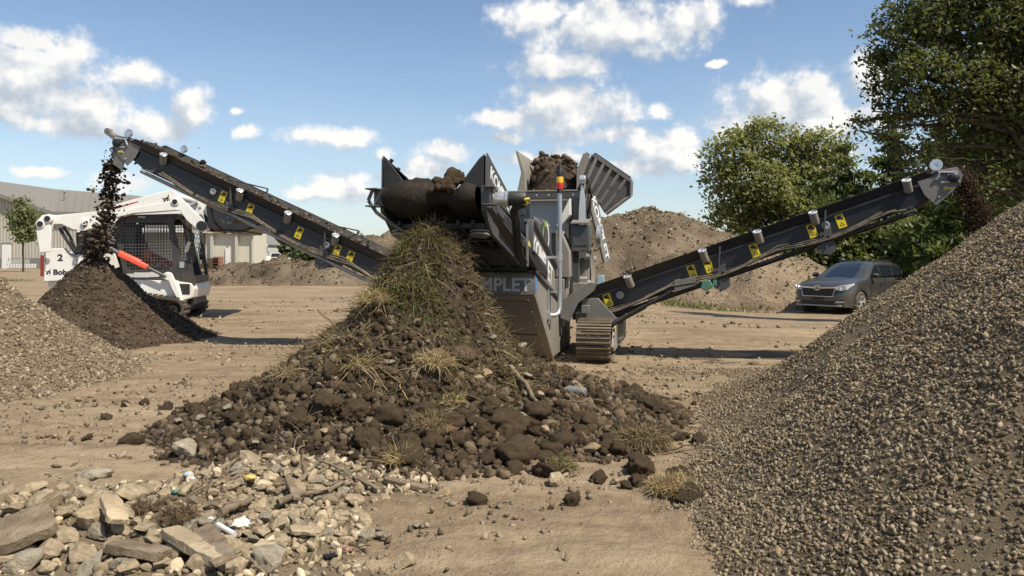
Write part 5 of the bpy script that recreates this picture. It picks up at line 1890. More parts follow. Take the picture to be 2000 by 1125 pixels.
    mb.box((L1 - .05, .32 * ny, -.04), (.16, .012, .02), (0, .3, 0)); mb.box((L1 + .02, .325 * ny, .05), (.1, .02, .025), (0, -.2, 0))
    mb.tube([(L1 - .16, .33 * ny, .03), (L1 - .10, .35 * ny, .10), (L1 + .03, .34 * ny, .05)], .012, 6)
    mb.build('bearing_fittings', MAT['steel_bright'], fr)
    MB().box((L1 - .08, .315 * ny, -.11), (.09, .004, .022), (0, .25, 0)).build('warning_decal', MAT['decal_yellow'], fr)
    mb = MB()
    lo = Vector((L1 - .10, .30 * ny, .19))
    mb.lathe([(0, -.03), (.04, -.025), (.065, .0), (.07, .03), (.062, .032), (.0, .015)], lo, (-sgn * .25, ny, .2), 18)
    mb.beam((L1 - .10, .31 * ny, .10), (L1 - .10, .29 * ny, .19), .02, .02)
    mb.build('work_lamp', MAT['steel_bright'], fr)
    if sgn < 0:
        mb = MB()
        mb.cyl((L1 + .12, .24 * ny, .05), (L1 + .30, .24 * ny, .09), .03, 12); mb.cyl((L1 + .28, .22 * ny, .08), (L1 + .28, .30 * ny, .08), .05, 14)
        mb.box((L1 + .12, .29 * ny, .03), (.30, .02, .06), (0, -.2, 0))
        mb.prism([(L1 - .18, .29 * ny, -.14), (L1 + .10, .29 * ny, -.10), (L1 - .02, .29 * ny, -.33), (L1 - .20, .29 * ny, -.36)], (0, .012 * ny, 0))
        mb.build('belt_scraper', MAT['paint_grey'], fr, 0.003)
        lo = Vector((L1 - .62, -.30 * ny, .24))
        MB().lathe([(0, -.03), (.04, -.025), (.06, .0), (.06, .03), (.0, .015)], lo, (.2, ny, .2), 16).build('work_lamp', MAT['steel_bright'], fr)
    return fr, M


def cv(sgn, pxs, line):  # where photo columns fall along the belt
    res = []
    for q in pxs:
        p = (q - 1000) / F
        # near side of the belt: world = O + u*ux + w*wx
        u0, w0 = (.52 * sgn), 2.2 - .28
        # x = -.269+.978u+.208w ; d = 8.31-.208u+.978w
        u = (p * (8.31 + .978 * w0) + .269 - .208 * w0) / (.978 + .208 * p)
        res.append(abs(u - u0) / line)
    return res


sl_l, sl_r = math.atan(.441), math.atan(.353)
# left belt: hinge height set so that its axis passes z = 1.23 at 1.6 m out
rolL = cv(-1, [322, 470, 563, 655], math.cos(sl_l))
decL = [(q, -.07) for q in cv(-1, [439, 492, 588, 662, 688], math.cos(sl_l))]
brL = cv(-1, [458, 642], math.cos(sl_l))
convL, ML = side_conveyor(-1, -.52, 2.2, .52, .45, 5.58 / math.cos(sl_l), sl_l, rolL, decL, brL, NV)
rolR = cv(1, [1233, 1378, 1484, 1592, 1773], math.cos(sl_r))
decR = [(q, -.07) for q in cv(1, [1184, 1348, 1380, 1470, 1582, 1638], math.cos(sl_r))]
brR = cv(1, [1398, 1603], math.cos(sl_r))
convR, MR = side_conveyor(1, .52, 2.2, .585, .15, 4.66 / math.cos(sl_r), sl_r, rolR, decR, brR, NV)
# hinge bracket and lift ram of the right conveyor
mb = MB()
mb.prism([(.545, 1.72, .50), (.545, 1.72, .72), (.90, 1.72, .96), (1.02, 1.72, .96), (.98, 1.72, .86), (.78, 1.72, .70), (.66, 1.72, .46)], (0, .05, 0))
mb.prism([(.82, 1.80, .74), (1.02, 1.80, .76), (1.30, 1.80, .46), (1.22, 1.80, .38), (.80, 1.80, .50)], (0, .05, 0))
mb.box((.87, 1.74, .62), (.10, .08, .10))
mb.build('hinge_bracket', MAT['paint_grey'], scr, 0.004)
mb = MB()
mb.cyl((1.22, 1.80, .44), (1.62, 1.84, .66), .032, 12); mb.cyl((1.62, 1.84, .66), (1.95, 1.88, .86), .02, 12)
mb.tube([(.84, 1.76, .46), (1.0, 1.72, .40), (1.2, 1.72, .42), (1.4, 1.74, .55), (1.7, 1.78, .72)], .014, 6)
mb.build('lift_ram', BK, scr)
MB().prism([(1.98, 1.86, .84), (2.24, 1.86, .93), (2.24, 1.86, 1.05), (1.98, 1.86, .98)], (0, .04, 0)).build('pivot_plate', MAT['paint_grey'], scr, 0.003)
bag = MB()
bag.prism([(2.30, 1.84, .90), (2.36, 1.84, .86), (2.46, 1.84, .91), (2.42, 1.84, 1.0), (2.32, 1.84, .99)], (0, .05, 0))
bag.prism([(2.44, 1.86, .91), (2.50, 1.86, .93), (2.50, 1.86, 1.05), (2.45, 1.86, 1.02)], (0, .05, 0))
prop(bag.build('plastic_bag', MAT['bag_green'], None, 0.01), 'green plastic bag hanging under the right conveyor', 'bag').matrix_world = MWORLD

# --- soil pouring off the two side belts
def stream(name, label, pts, n, spread0, spread1, smin, smax, mat, seed, gam=2.5):
    r = np.random.default_rng(seed)
    pts = np.array([p[:] for p in pts])
    t = r.random(n) ** 0.9
    s = np.linspace(0, 1, len(pts))
    c = np.stack([np.interp(t, s, pts[:, k]) for k in range(3)], -1)
    sp = spread0 + (spread1 - spread0) * t
    q = c + r.normal(size=(n, 3)) * sp[:, None] * np.array([1, 1.0, .8])
    out_ = r.random(n) < .08
    q[out_] += r.normal(size=(out_.sum(), 3)) * .09
    o = link(name, scatter_mesh(name, q, smin + (smax - smin) * r.random(n) ** gam, crumb if n < 5000 else tiny, r), MAT[mat])
    prop(o, label, 'falling soil', None, 'stuff')


tipL = MWORLD @ ML @ Vector((5.58 / math.cos(sl_l) + .08, 0, .02))
stream('falling_soil', 'dark crumbs of soil pouring off the left conveyor head', [tipL, tipL + Vector((-.12, .0, -.10)), tipL + Vector((-.26, .0, -.40)), tipL + Vector((-.34, .02, -.9)), tipL + Vector((-.40, .03, -1.45)), Vector((DX + .02, DY - .1, 1.34))], 2600, .045, .11, .006, .036, 'dark_crumbs', 61)
tipR = MWORLD @ MR @ Vector((4.66 / math.cos(sl_r) + .08, 0, .04))
earth('falling_brown', [(0.035, 0.02, 0.013), (0.075, 0.043, 0.028), (0.12, 0.072, 0.05)], 5, .5, 60, island=.7)
land = Vector((6.05, 9.15, 1.1))
stream('falling_soil', 'brown stream of fine soil pouring off the right conveyor head', [tipR, tipR + Vector((.10, 0, .0)), tipR + Vector((.22, 0, -.12)), tipR + Vector((.36, 0, -.40)), tipR + Vector((.46, 0, -.75)), tipR + Vector((.54, 0, -1.2))], 11000, .040, .075, .004, .015, 'falling_brown', 62)

# ------------------------------------------------------------------ white compact track loader (local x = forward, y = its left, z = up)
ld = thing('track_loader', 'white tracked loader with raised black bucket and caged cab behind the dark soil heap', 'loader', (-7.47, 16.34, 0.0), R(8))
WH, WD, CB = MAT['white_paint'], MAT['white_dusty'], MAT['cab_black']


def lx(px): return (px - 285) / 97.4


def lz(py): return (625 - py) / 97.4


def lp(y, *pts): return [(lx(a), y, lz(b)) for a, b in pts]


# tracks: outline = hull of the wheels
def hull_loop(circ, n=10):
    pts = []
    for (x, z, r) in circ:
        for k in range(24):
            t = 2 * math.pi * k / 24
            pts.append((x + r * math.cos(t), z + r * math.sin(t)))
    pts = sorted(set((round(a, 4), round(b, 4)) for a, b in pts))
    def half(ps):
        h = []
        for p in ps:
            while len(h) > 1 and (h[-1][0] - h[-2][0]) * (p[1] - h[-2][1]) - (h[-1][1] - h[-2][1]) * (p[0] - h[-2][0]) <= 0:
                h.pop()
            h.append(p)
        return h
    lo, up = half(pts), half(pts[::-1])
    return lo[:-1] + up[:-1]


wheels = [(.50, .225, .225), (-1.30, .225, .225), (-1.0, .47, .20)]
outer = hull_loop(wheels)
inner = hull_loop([(x, z, r - .05) for x, z, r in wheels])
for s in (-1, 1):
    yc = .76 * s
    mb = MB()
    def ringband(oo, ii, y0, y1):
        for lp_, flip in ((oo, 0), (ii, 1)):
            k = len(lp_)
            vs = [(a, y0, b) for a, b in lp_] + [(a, y1, b) for a, b in lp_]
            mb.add(vs, [(i, (i + 1) % k, (i + 1) % k + k, i + k) for i in range(k)])
    ringband(outer, inner, yc - .19, yc + .19)
    # side faces of the rubber: quads between resampled loops
    def resamp(lp_, m=80):
        q = [Vector((a, b)) for a, b in lp_] + [Vector(lp_[0])]
        L = [0]
        for a, b in zip(q, q[1:]): L.append(L[-1] + (b - a).length)
        o = []
        for i in range(m):
            t = L[-1] * i / m
            for k in range(len(L) - 1):
                if L[k + 1] >= t:
                    f_ = (t - L[k]) / max(1e-9, L[k + 1] - L[k]); o.append(q[k].lerp(q[k + 1], f_)); break
        return o
    ro = resamp(outer)
    cen = Vector((-.5, .25))
    ri = []
    for i, p in enumerate(ro):
        t = (ro[(i + 1) % 80] - ro[i - 1]).normalized()
        ri.append(p + Vector((-t.y, t.x)) * .05)
    for y in (yc - .19, yc + .19):
        vs = [(p.x, y, p.y) for p in ro] + [(p.x, y, p.y) for p in ri]
        mb.add(vs, [(i, (i + 1) % 80, (i + 1) % 80 + 80, i + 80) for i in range(80)])
    rt = resamp(outer, 46)
    for i, p in enumerate(rt):
        t = (rt[(i + 1) % 46] - rt[i - 1]).normalized()
        M = Matrix(((t.x, 0, -t.y), (0, 1, 0), (t.y, 0, t.x)))
        off = Vector((t.y, -t.x)) * .015
        for q in (-1, 1):
            mb.box((p.x + off.x, yc + .1 * q, p.y + off.y), (.05, .15, .035), M)
    tk = mb.build('rubber_track', MAT['rubber_dusty'], ld, smooth=False)
    for k, (x, z, r) in enumerate([(.50, .225, .17), (-1.30, .225, .17), (-1.0, .47, .15), (.1, .13, .085), (-.25, .13, .085), (-.6, .13, .085), (-.95, .13, .085)]):
        MB().lathe([(.03, -.14), (r * .55, -.14), (r * .6, -.10), (r, -.13), (r, .13), (r * .6, .10), (r * .55, .14), (.03, .14)], (x, yc, z), (0, 1, 0), 18).build('track_wheel', BK, tk)
    MB().prism([(.35, yc - .08, .16), (-1.2, yc - .08, .16), (-1.0, yc - .08, .40), (-.2, yc - .08, .36)], (0, .16, 0)).build('track_frame', BK, tk, 0.01)

mb = MB()
mb.prism([(-1.75, -.56, .30), (.62, -.56, .30), (.68, -.56, .45), (.62, -.56, .80), (-.6, -.56, .86), (-1.75, -.56, .86)], (0, 1.12, 0))
mb.build('body', BK, ld, 0.02)
for s in (-1, 1):
    y = .70 * s
    mb = MB()
    mb.prism([(-1.5, y, .86), (.30, y, .80), (.55, y, .80), (.66, y, .37), (.40, y, .40), (-.2, y, .55), (-.5, y, .66), (-1.3, y, .72)], (0, .06 * s, 0))
    mb.prism([(.28, y + .061 * s, .84), (.31, y + .061 * s, .95), (.38, y + .061 * s, .98), (.45, y + .061 * s, .95), (.54, y + .061 * s, .75), (.68, y + .061 * s, .36), (.60, y + .061 * s, .36), (.47, y + .061 * s, .62), (.40, y + .061 * s, .80)], (0, .10 * s, 0))
    mb.build('fender', WH, ld, 0.012)
mb = MB()
mb.prism([(.42, -.69, .80), (.80, -.69, .74), (.86, -.69, .62), (.82, -.69, .44), (.62, -.69, .38), (.42, -.69, .45)], (0, 1.38, 0))
mb.build('front_box', WD, ld, 0.02)
mb = MB()
mb.prism([(.62, -.50, .37), (.80, -.50, .43), (.80, -.50, .30), (.70, -.50, .16), (.50, -.50, .16), (.45, -.50, .36)], (0, 1.0, 0))
mb.box((.62, -.66, .62), (.30, .08, .22)); mb.cyl((.60, -.50, .35), (.60, .5, .35), .07, 12)
mb.build('front_step', BK, ld, 0.01)
# rear body with tailgate
mb = MB()
for s in (-1, 1):
    mb.prism([(lx(92), .66 * s, lz(484)), (lx(128), .66 * s, lz(483)), (lx(139), .66 * s, lz(496)), (lx(150), .66 * s, lz(500)), (lx(160), .66 * s, lz(545)), (lx(92), .66 * s, lz(548))], (0, .12 * s, 0))
mb.prism([(lx(94), -.655, lz(490)), (lx(160), -.655, lz(496)), (lx(160), -.655, lz(560)), (lx(94), -.655, lz(560))], (0, 1.31, 0))
rear = mb.build('rear_body', WH, ld, 0.012)
MB().span((lx(82), -.70, lz(538)), (lx(91), .70, lz(497))).build('tailgate', MAT['orange_red'], ld, 0.01)
MB().cyl((lx(99), -.80, lz(507)), (lx(99), -.775, lz(507)), .05, 14).build('pivot_pin', MAT['steel_sheet'], rear)
text('2', .18, frame((lx(122), -.785, lz(502)), (1, 0, 0), (0, 0, 1)), MAT['letter_black'], rear, bold=0.03, wide=1.15)
text('Bobcat', .145, frame((lx(131), -.785, lz(530)), (1, 0, 0), (0, 0, 1)), MAT['letter_black'], rear, bold=0.03, wide=1.1)


def cat_logo(cx, cz, s, y, par):
    """black lynx-head emblem: tufted ear, brow, cheek and muzzle patches"""
    mb = MB()
    shp = [[(-1.0, .25), (-.55, .10), (-.15, .15), (.25, .35), (.55, .75), (.68, 1.15), (.72, .55), (.62, .15), (.75, -.05), (.40, -.20), (.05, -.12), (-.30, -.22), (-.55, -.08), (-.75, .10)],
           [(-.45, -.35), (-.10, -.30), (.05, -.55), (-.12, -.85), (-.45, -.95), (-.65, -.75), (-.35, -.60)],
           [(.20, -.35), (.50, -.32), (.62, -.55), (.40, -.70), (.25, -.55)],
           [(.72, -.15), (.90, -.10), (.95, -.45), (.80, -.55)], [(.35, -.95), (.55, -.85), (.60, -1.1), (.42, -1.15)]]
    for q in shp:
        mb.prism([(cx + a * s, y, cz + b * s) for a, b in q], (0, -.003, 0))
    return mb.build('cat_emblem', MAT['letter_black'], par, smooth=False)


cat_logo(lx(100), lz(529), .06, -.782, rear)
# lift arms
ARM = [(90, 427), (95, 420), (106, 418), (120, 420), (190, 412), (250, 391), (326, 369), (336, 370), (352, 388), (398, 434), (402, 444), (396, 452), (384, 450), (360, 428), (346, 408), (300, 413), (262, 416), (222, 426), (205, 434), (196, 442), (170, 450), (150, 447), (130, 437), (116, 437), (112, 450), (92, 450)]
LINK = [(88, 432), (96, 424), (110, 428), (114, 450), (113, 490), (94, 492), (88, 452)]
for s in (-1, 1):
    mb = MB()
    mb.prism(lp(.80 * s, *ARM), (0, .13 * s, 0))
    mb.prism(lp(.932 * s, (196, 440), (206, 425), (260, 405), (330, 390), (345, 408), (300, 412), (262, 415), (222, 426)), (0, .02 * s, 0))
    am = mb.build('lift_arm', WH, ld, 0.012)
    mb = MB().prism(lp(.955 * s, *LINK), (0, .05 * s, 0))
    for q, py in ((96, 437), (109, 427)):
        mb.cyl((lx(q), .94 * s, lz(py)), (lx(q), 1.03 * s, lz(py)), .085, 16)
    mb.build('rear_link', WH, ld, 0.01)
    for q, py in ((96, 437), (109, 427)):
        MB().cyl((lx(q), 1.031 * s, lz(py)), (lx(q), 1.045 * s, lz(py)), .055, 14).build('pivot_pin', BK, am)
    MB().cyl((lx(339), .93 * s, lz(392)), (lx(339), .985 * s, lz(392)), .05, 14).build('pivot_pin', BK, am)
    MB().cyl((lx(339), .92 * s, lz(392)), (lx(339), .975 * s, lz(392)), .075, 16).build('boss', WH, am, 0.004)
    MB().cyl((lx(173), .92 * s, lz(433)), (lx(173), .98 * s, lz(433)), .06, 14).build('boss', WH, am, 0.004)
    mb = MB(); mb.prism(lp(.931 * s, (222, 406), (270, 391), (270, 393), (222, 409)), (0, .002 * s, 0))
    mb.build('red_stripe', MAT['lamp_red'], am, smooth=False)
    if s == -1:
        cat_logo(lx(321), lz(386), .085, -.933, am)
    # dark lift ram behind and the orange-guarded tilt ram
    mb = MB()
    mb.cyl((lx(172), .88 * s, lz(434)), (lx(158), .86 * s, lz(492)), .055, 12)
    mb.tube([(lx(122), .8 * s, lz(445)), (lx(132), .82 * s, lz(462)), (lx(142), .82 * s, lz(478)), (lx(150), .8 * s, lz(492))], .035, 8)
    mb.tube([(lx(128), .78 * s, lz(442)), (lx(140), .8 * s, lz(460)), (lx(148), .8 * s, lz(480)), (lx(152), .78 * s, lz(496))], .03, 8)
    mb.tube([(lx(160), .8 * s, lz(450)), (lx(180), .82 * s, lz(468)), (lx(205), .80 * s, lz(478))], .03, 8)
    mb.build('lift_ram', BK, ld)
    mb = MB()
    mb.cyl((lx(196), .90 * s, lz(472)), (lx(250), .90 * s, lz(502)), .045, 12); mb.cyl((lx(248), .90 * s, lz(501)), (lx(320), .88 * s, lz(539)), .03, 12)
    rm_ = mb.build('tilt_ram', MAT['paint_dark'], ld)
    mb = MB()
    a, b = Vector((lx(234), .91 * s, lz(494))), Vector((lx(287), .91 * s, lz(521)))
    mb.beam(a, b, .13, .10); mb.beam(a + Vector((0, 0, .03)), a.lerp(b, .75) + Vector((0, 0, .035)), .10, .09)
    mb.build('ram_guard', MAT['orange_red'], rm_, 0.018)
mb = MB()
mb.cyl((lx(388), -.92, lz(440)), (lx(388), .92, lz(440)), .10, 16)
mb.cyl((lx(335), -.80, lz(380)), (lx(335), .80, lz(380)), .07, 14)
mb.build('arm_cross_tube', WH, ld)
mb = MB()
mb.cyl((lx(389), -1.0, lz(439)), (lx(389), -.94, lz(439)), .10, 18)
mb.build('arm_end_bearing', BK, ld)
# side fill of the rear half: hoses and cooler seen between arm and cab
mb = MB()
mb.prism(lp(-.55, (140, 452), (210, 440), (225, 560), (150, 560)), (0, 1.1, 0))
mb.build('engine_bay', BK, ld, 0.02)
mb = MB()
mb.prism(lp(-.62, (196, 445), (214, 430), (222, 470), (205, 478)), (0, .05, 0)); mb.prism(lp(-.62, (180, 500), (215, 490), (225, 520), (200, 530)), (0, .05, 0))
mb.build('white_panel', WD, ld, 0.006)
# cab
CO = [(213, 446), (222, 427), (232, 420), (332, 417), (327, 430), (332, 455), (346, 520), (354, 545), (350, 552), (238, 552), (222, 480)]
CI = [(228, 438), (236, 433), (312, 432), (317, 436), (329, 516), (323, 523), (246, 525), (238, 520), (232, 480)]
for s in (-1, 1):
    y = .60 * s
    mb = MB()
    o = [Vector(q) for q in lp(y, *CO)]; i_ = [Vector(q) for q in lp(y, *CI)]
    # frame = outer minus window, walked as quads between matched samples
    cc = sum(i_, Vector()) / len(i_)
    def ray(poly, ang):
        d = Vector((math.cos(ang), 0, math.sin(ang)))
        best = None
        for k in range(len(poly)):
            a, b = poly[k] - cc, poly[(k + 1) % len(poly)] - cc
            den = d.x * (b.z - a.z) - d.z * (b.x - a.x)
            if abs(den) < 1e-9: continue
            t = (a.x * (b.z - a.z) - a.z * (b.x - a.x)) / den
            u = (a.x * d.z - a.z * d.x) / den
            if t > 0 and -1e-6 <= u <= 1 + 1e-6: best = t if best is None else min(best, t)
        return cc + d * best
    N = 72
    for k in range(N):
        a0, a1 = 2 * math.pi * k / N, 2 * math.pi * (k + 1) / N
        q = [ray(i_, a0), ray(o, a0), ray(o, a1), ray(i_, a1)]
        e = Vector((0, .05 * s, 0))
        mb.add(q + [p + e for p in q], [(0, 1, 2, 3), (4, 5, 6, 7), (0, 3, 7, 4), (1, 2, 6, 5)])
    fr_ = mb.build('cab_side', CB, ld, smooth=False)
    mb = MB()
    x0, x1, z0, z1 = lx(230), lx(328), lz(524), lz(433)
    yy = y + .03 * s
    for k in range(17):
        xx = x0 + (x1 - x0) * (k + .5) / 17
        sh_ = (xx - x0) / (x1 - x0) * 0
        zl = np.interp(xx, [lx(230), lx(238), lx(246), lx(323), lx(329)], [lz(470), lz(520), z0, lz(523), lz(516)])
        zh = np.interp(xx, [lx(228), lx(236), lx(312), lx(317), lx(329)], [lz(438), z1, lz(432), lz(436), lz(516)])
        if zh - zl > .03:
            mb.beam((xx, yy, zl), (xx, yy, zh), .012, .012, (0, 1, 0))
    for k in range(14):
        zz = z0 + (z1 - z0) * (k + .5) / 14
        xl = np.interp(-zz, [-lz(438), -lz(480), -lz(520)], [lx(229), lx(232), lx(239)])
        xr = np.interp(-zz, [-lz(436), -lz(516)], [lx(317), lx(329)])
        mb.beam((xl, yy + .007 * s, zz), (xr, yy + .007 * s, zz), .012, .012)
    mb.build('window_guard', MAT['paint_dark'], fr_, smooth=False)
    MB().box((lx(275), y + .052 * s, lz(536)), (.45, .006, .10)).box((lx(292), y + .058 * s, lz(535)), (.18, .006, .10)).box((lx(246), y + .053 * s, lz(537)), (.14, .006, .07)).build('white_decal', MAT['letter_grey'], fr_, smooth=False)
mb = MB()
mb.prism(lp(-.66, (218, 424), (232, 417), (352, 413), (356, 419), (232, 424)), (0, 1.32, 0))
rf_ = mb.build('cab_roof', CB, ld, 0.015)
MB().box((lx(268), -.665, lz(421)), (.14, .006, .03)).build('decal', MAT['letter_grey'], rf_)
mb = MB()
for y in (-.60, .60):
    mb.beam((lx(346), y, lz(420)), (lx(362), y, lz(545)), .06, .06, (0, 1, 0))
mb.beam((lx(362), -.6, lz(545)), (lx(362), .6, lz(545)), .08, .14)
for k in range(10):
    yy = -.54 + .12 * k
    mb.beam((lx(348), yy, lz(424)), (lx(360), yy, lz(500)), .012, .012, (0, 1, 0))
for k in range(8):
    t = k / 8
    mb.beam((lx(348 + 12 * t), -.58, lz(424 + 76 * t)), (lx(348 + 12 * t), .58, lz(424 + 76 * t)), .012, .012)
mb.build('front_guard', CB, ld, smooth=False)
mb = MB()
mb.box((-.10, 0, .98), (.55, .5, .16)); mb.box((-.36, 0, 1.30), (.14, .5, .60), (0, -.12, 0)); mb.box((-.40, 0, 1.68), (.10, .3, .18), (0, -.12, 0))
mb.build('seat', MAT['rubber_black'], ld, 0.03)
mb = MB()
for k, (x, y, z, r) in enumerate([(-.18, -.28, 1.32, .12), (-.05, -.30, 1.18, .10), (.12, -.30, 1.14, .09), (.30, -.28, 1.13, .07), (-.28, -.3, 1.16, .10)]):
    v, f = clod_verts(2, 900 + k, .2, .05)
    mb.add([(x + q[0] * r, y + q[1] * r * .8, z + q[2] * r) for q in v], [tuple(t) for t in f])
mb.build('orange_jacket', MAT['hiviz'], ld)
mb = MB()
mb.prism([(lx(206), -.52, lz(552)), (lx(360), -.52, lz(552)), (lx(360), -.52, lz(538)), (lx(206), -.52, lz(538))], (0, 1.04, 0))
mb.build('cab_floor', CB, ld, 0.01)
MB().prism([(lx(216), -.50, lz(540)), (lx(226), -.50, lz(540)), (lx(222), -.50, lz(428)), (lx(213), -.50, lz(428))], (0, 1.0, 0)).build('cab_rear_wall', CB, ld, 0.01)
MB().prism([(lx(340), -.63, lz(420)), (lx(362), -.63, lz(416)), (lx(356), -.63, lz(440)), (lx(346), -.63, lz(446))], (0, .25, 0)).build('door_hinge_cover', CB, ld, 0.01)
MB().prism([(lx(338), -.66, lz(512)), (lx(358), -.66, lz(505)), (lx(366), -.66, lz(560)), (lx(344), -.66, lz(560))], (0, .2, 0)).build('front_lower_panel', CB, ld, 0.01)
mb = MB()
mb.cyl((lx(352), -.66, lz(490)), (lx(358), -.66, lz(470)), .035, 10); mb.box((lx(344), -.665, lz(516)), (.09, .01, .12), (0, .1, 0))
mb.build('work_light', MAT['steel_bright'], ld)

# raised bucket
BK_S = [(398, 388), (404, 384), (414, 430), (430, 446), (470, 447), (506, 430), (500, 410), (470, 380), (430, 376)]
mb = MB()
for s in (-1, 1):
    mb.prism(lp(.98 * s, *BK_S), (0, .03 * s, 0))
mb.prism(lp(-.978, (396, 388), (402, 384), (415, 432), (431, 449), (470, 450), (470, 446), (432, 444), (419, 428), (406, 386)), (0, 1.956, 0))
mb.prism(lp(-.978, (470, 450), (508, 431), (506, 428), (470, 446)), (0, 1.956, 0))
bk = mb.build('bucket', BK, ld, 0.006)
mb = MB()
for k in range(5):
    q0 = 436 + k * 14
    py0 = np.interp(q0, [431, 470, 508], [450, 451, 432]); py1 = np.interp(q0 + 8, [431, 470, 508], [450, 451, 432])
    mb.prism(lp(-.97, (q0, py0 + 2.2), (q0 + 8, py1 + 2.2), (q0 + 8, py1 + .3), (q0, py0 + .3)), (0, 1.94, 0))
mb.build('wear_strips', MAT['paint_dusty'], bk, 0.003)
mb = MB()
for y in (-.55, .55):
    mb.prism(lp(y, (378, 384), (398, 380), (412, 440), (402, 450), (388, 446)), (0, .06, 0))
mb.span((lx(392), -.6, lz(448)), (lx(408), .6, lz(440)))
mb.prism(lp(-.99, (398, 400), (404, 396), (416, 434), (426, 444), (414, 448), (402, 440)), (0, .05, 0))
mb.build('coupler', BK, ld, 0.008)
mb = MB()
for y in (-.35, .35):
    mb.cyl((lx(372), y, lz(378)), (lx(398), y, lz(398)), .045, 12); mb.cyl((lx(350), y, lz(398)), (lx(374), y, lz(382)), .035, 12)
for k in range(4):
    mb.tube([(lx(376), -.5 + .12 * k, lz(380)), (lx(384), -.5 + .12 * k, lz(374)), (lx(394), -.5 + .12 * k, lz(376)), (lx(399), -.5 + .12 * k, lz(388))], .02, 6)
mb.build('coupler_rams', MAT['steel_bright'], ld)
MB().prism(lp(-.70, (372, 388), (388, 376), (402, 412), (396, 424)), (0, .04, 0)).prism(lp(.66, (360, 390), (388, 374), (404, 418), (398, 428)), (0, .05, 0)).build('coupler_plate', WH, ld, 0.006)

# ------------------------------------------------------------------ the parked car
m, n = new_mat('car_paint')
tc = n.add('ShaderNodeTexCoord').outputs['Object']
a = n.noise(tc, 3.0, 5, 0.6)
dz = n.add('ShaderNodeSeparateXYZ', {0: tc}).outputs[2]
c = n.mix(n.math('MULTIPLY', n.mapr(a, .4, .75), n.mapr(dz, 1.0, .3, .15, .6)), (0.055, 0.054, 0.048), (0.17, 0.145, 0.108))
bs = n.add('ShaderNodeBsdfPrincipled', {'Base Color': c, 'Roughness': 0.32, 'Metallic': 0.35, 'Coat Weight': 0.6, 'Coat Roughness': 0.08})
out(n, bs.outputs[0])
m, n = new_mat('car_glass')
bs = n.add('ShaderNodeBsdfPrincipled', {'Base Color': (0.012, 0.016, 0.022, 1), 'Roughness': 0.04})
bs.inputs['Specular IOR Level'].default_value = 0.8
out(n, bs.outputs[0])
m, n = new_mat('headlamp_glass')
bs = n.add('ShaderNodeBsdfPrincipled', {'Base Color': (0.62, 0.66, 0.68, 1), 'Roughness': 0.12, 'Metallic': 0.5, 'Coat Weight': 1.0})
out(n, bs.outputs[0])
plain('car_plastic', (0.018, 0.018, 0.018), 0.55)
plain('chrome', (0.75, 0.76, 0.76), 0.12, 1.0)

cd = 25.0
cx_ = 11.55
car = thing('parked_car', 'dark grey sport utility car parked under the trees behind the gravel heap', 'car', (cx_, cd + 1.0, float(gz(cx_, cd)) - 0.0), R(-139))
HWID = .955


def zt(x):
    return float(np.interp(x, [-2.42, -2.36, -2.2, -1.8, .9, 1.05, 1.5, 1.9, 2.15, 2.30, 2.40, 2.44], [.62, .95, 1.14, 1.17, 1.17, 1.14, 1.09, 1.03, .97, .90, .74, .58]))


def zb(x):
    b = float(np.interp(x, [-2.44, -2.3, -1.9, 1.9, 2.3, 2.44], [.46, .34, .27, .25, .27, .36]))
    for xa in (1.42, -1.37):
        q = .43 ** 2 - (x - xa) ** 2
        if q > 0: b = max(b, .36 + math.sqrt(q))
    return min(b, zt(x) - .02)


def hw(x):
    return HWID * float(np.interp(x, [-2.44, -2.3, -1.8, -1, 1.2, 1.75, 2.1, 2.3, 2.44], [.80, .92, .985, 1, 1, .985, .93, .84, .66]))


xs = sorted(set([round(q, 3) for q in list(np.linspace(-2.44, 2.44, 62)) + [1.42 + .43 * math.cos(t) for t in np.linspace(0, math.pi, 15)] + [-1.37 + .43 * math.cos(t) for t in np.linspace(0, math.pi, 15)]]))
vs, fs = [], []
for x in xs:
    b, t, w = zb(x), zt(x), hw(x)
    ring_ = []
    for f_, ww in ((0, .965), (.18, .985), (.42, 1.0), (.62, 1.0), (.80, .985), (.93, .955), (1.0, .87)):
        ring_.append((ww * w, b + (t - b) * f_))
    sec = [(-a, z) for a, z in ring_] + [(-.45 * w, t + .025), (0, t + .035), (.45 * w, t + .025)] + [(a, z) for a, z in reversed(ring_)]
    vs += [(x, y, z) for y, z in sec]
k = 17
for i in range(len(xs) - 1):
    for j in range(k - 1):
        fs.append((i * k + j, i * k + j + 1, (i + 1) * k + j + 1, (i + 1) * k + j))
fs.append(tuple(range(k))); fs.append(tuple(range((len(xs) - 1) * k, len(xs) * k))[::-1])
MB().add(vs, fs).build('body', MAT['car_paint'], car, angle=40)
# greenhouse
lv = [(1.155, 1.06, -2.30, .86), (1.25, .86, -2.24, .835), (1.45, .45, -2.06, .765), (1.58, .16, -1.90, .705), (1.645, -.04, -1.74, .65), (1.685, -.33, -1.52, .54), (1.70, -.6, -1.25, .35)]


def cab_at(z):
    zz = [q[0] for q in lv]
    return tuple(float(np.interp(z, zz, [q[i] for q in lv])) for i in (1, 2, 3))


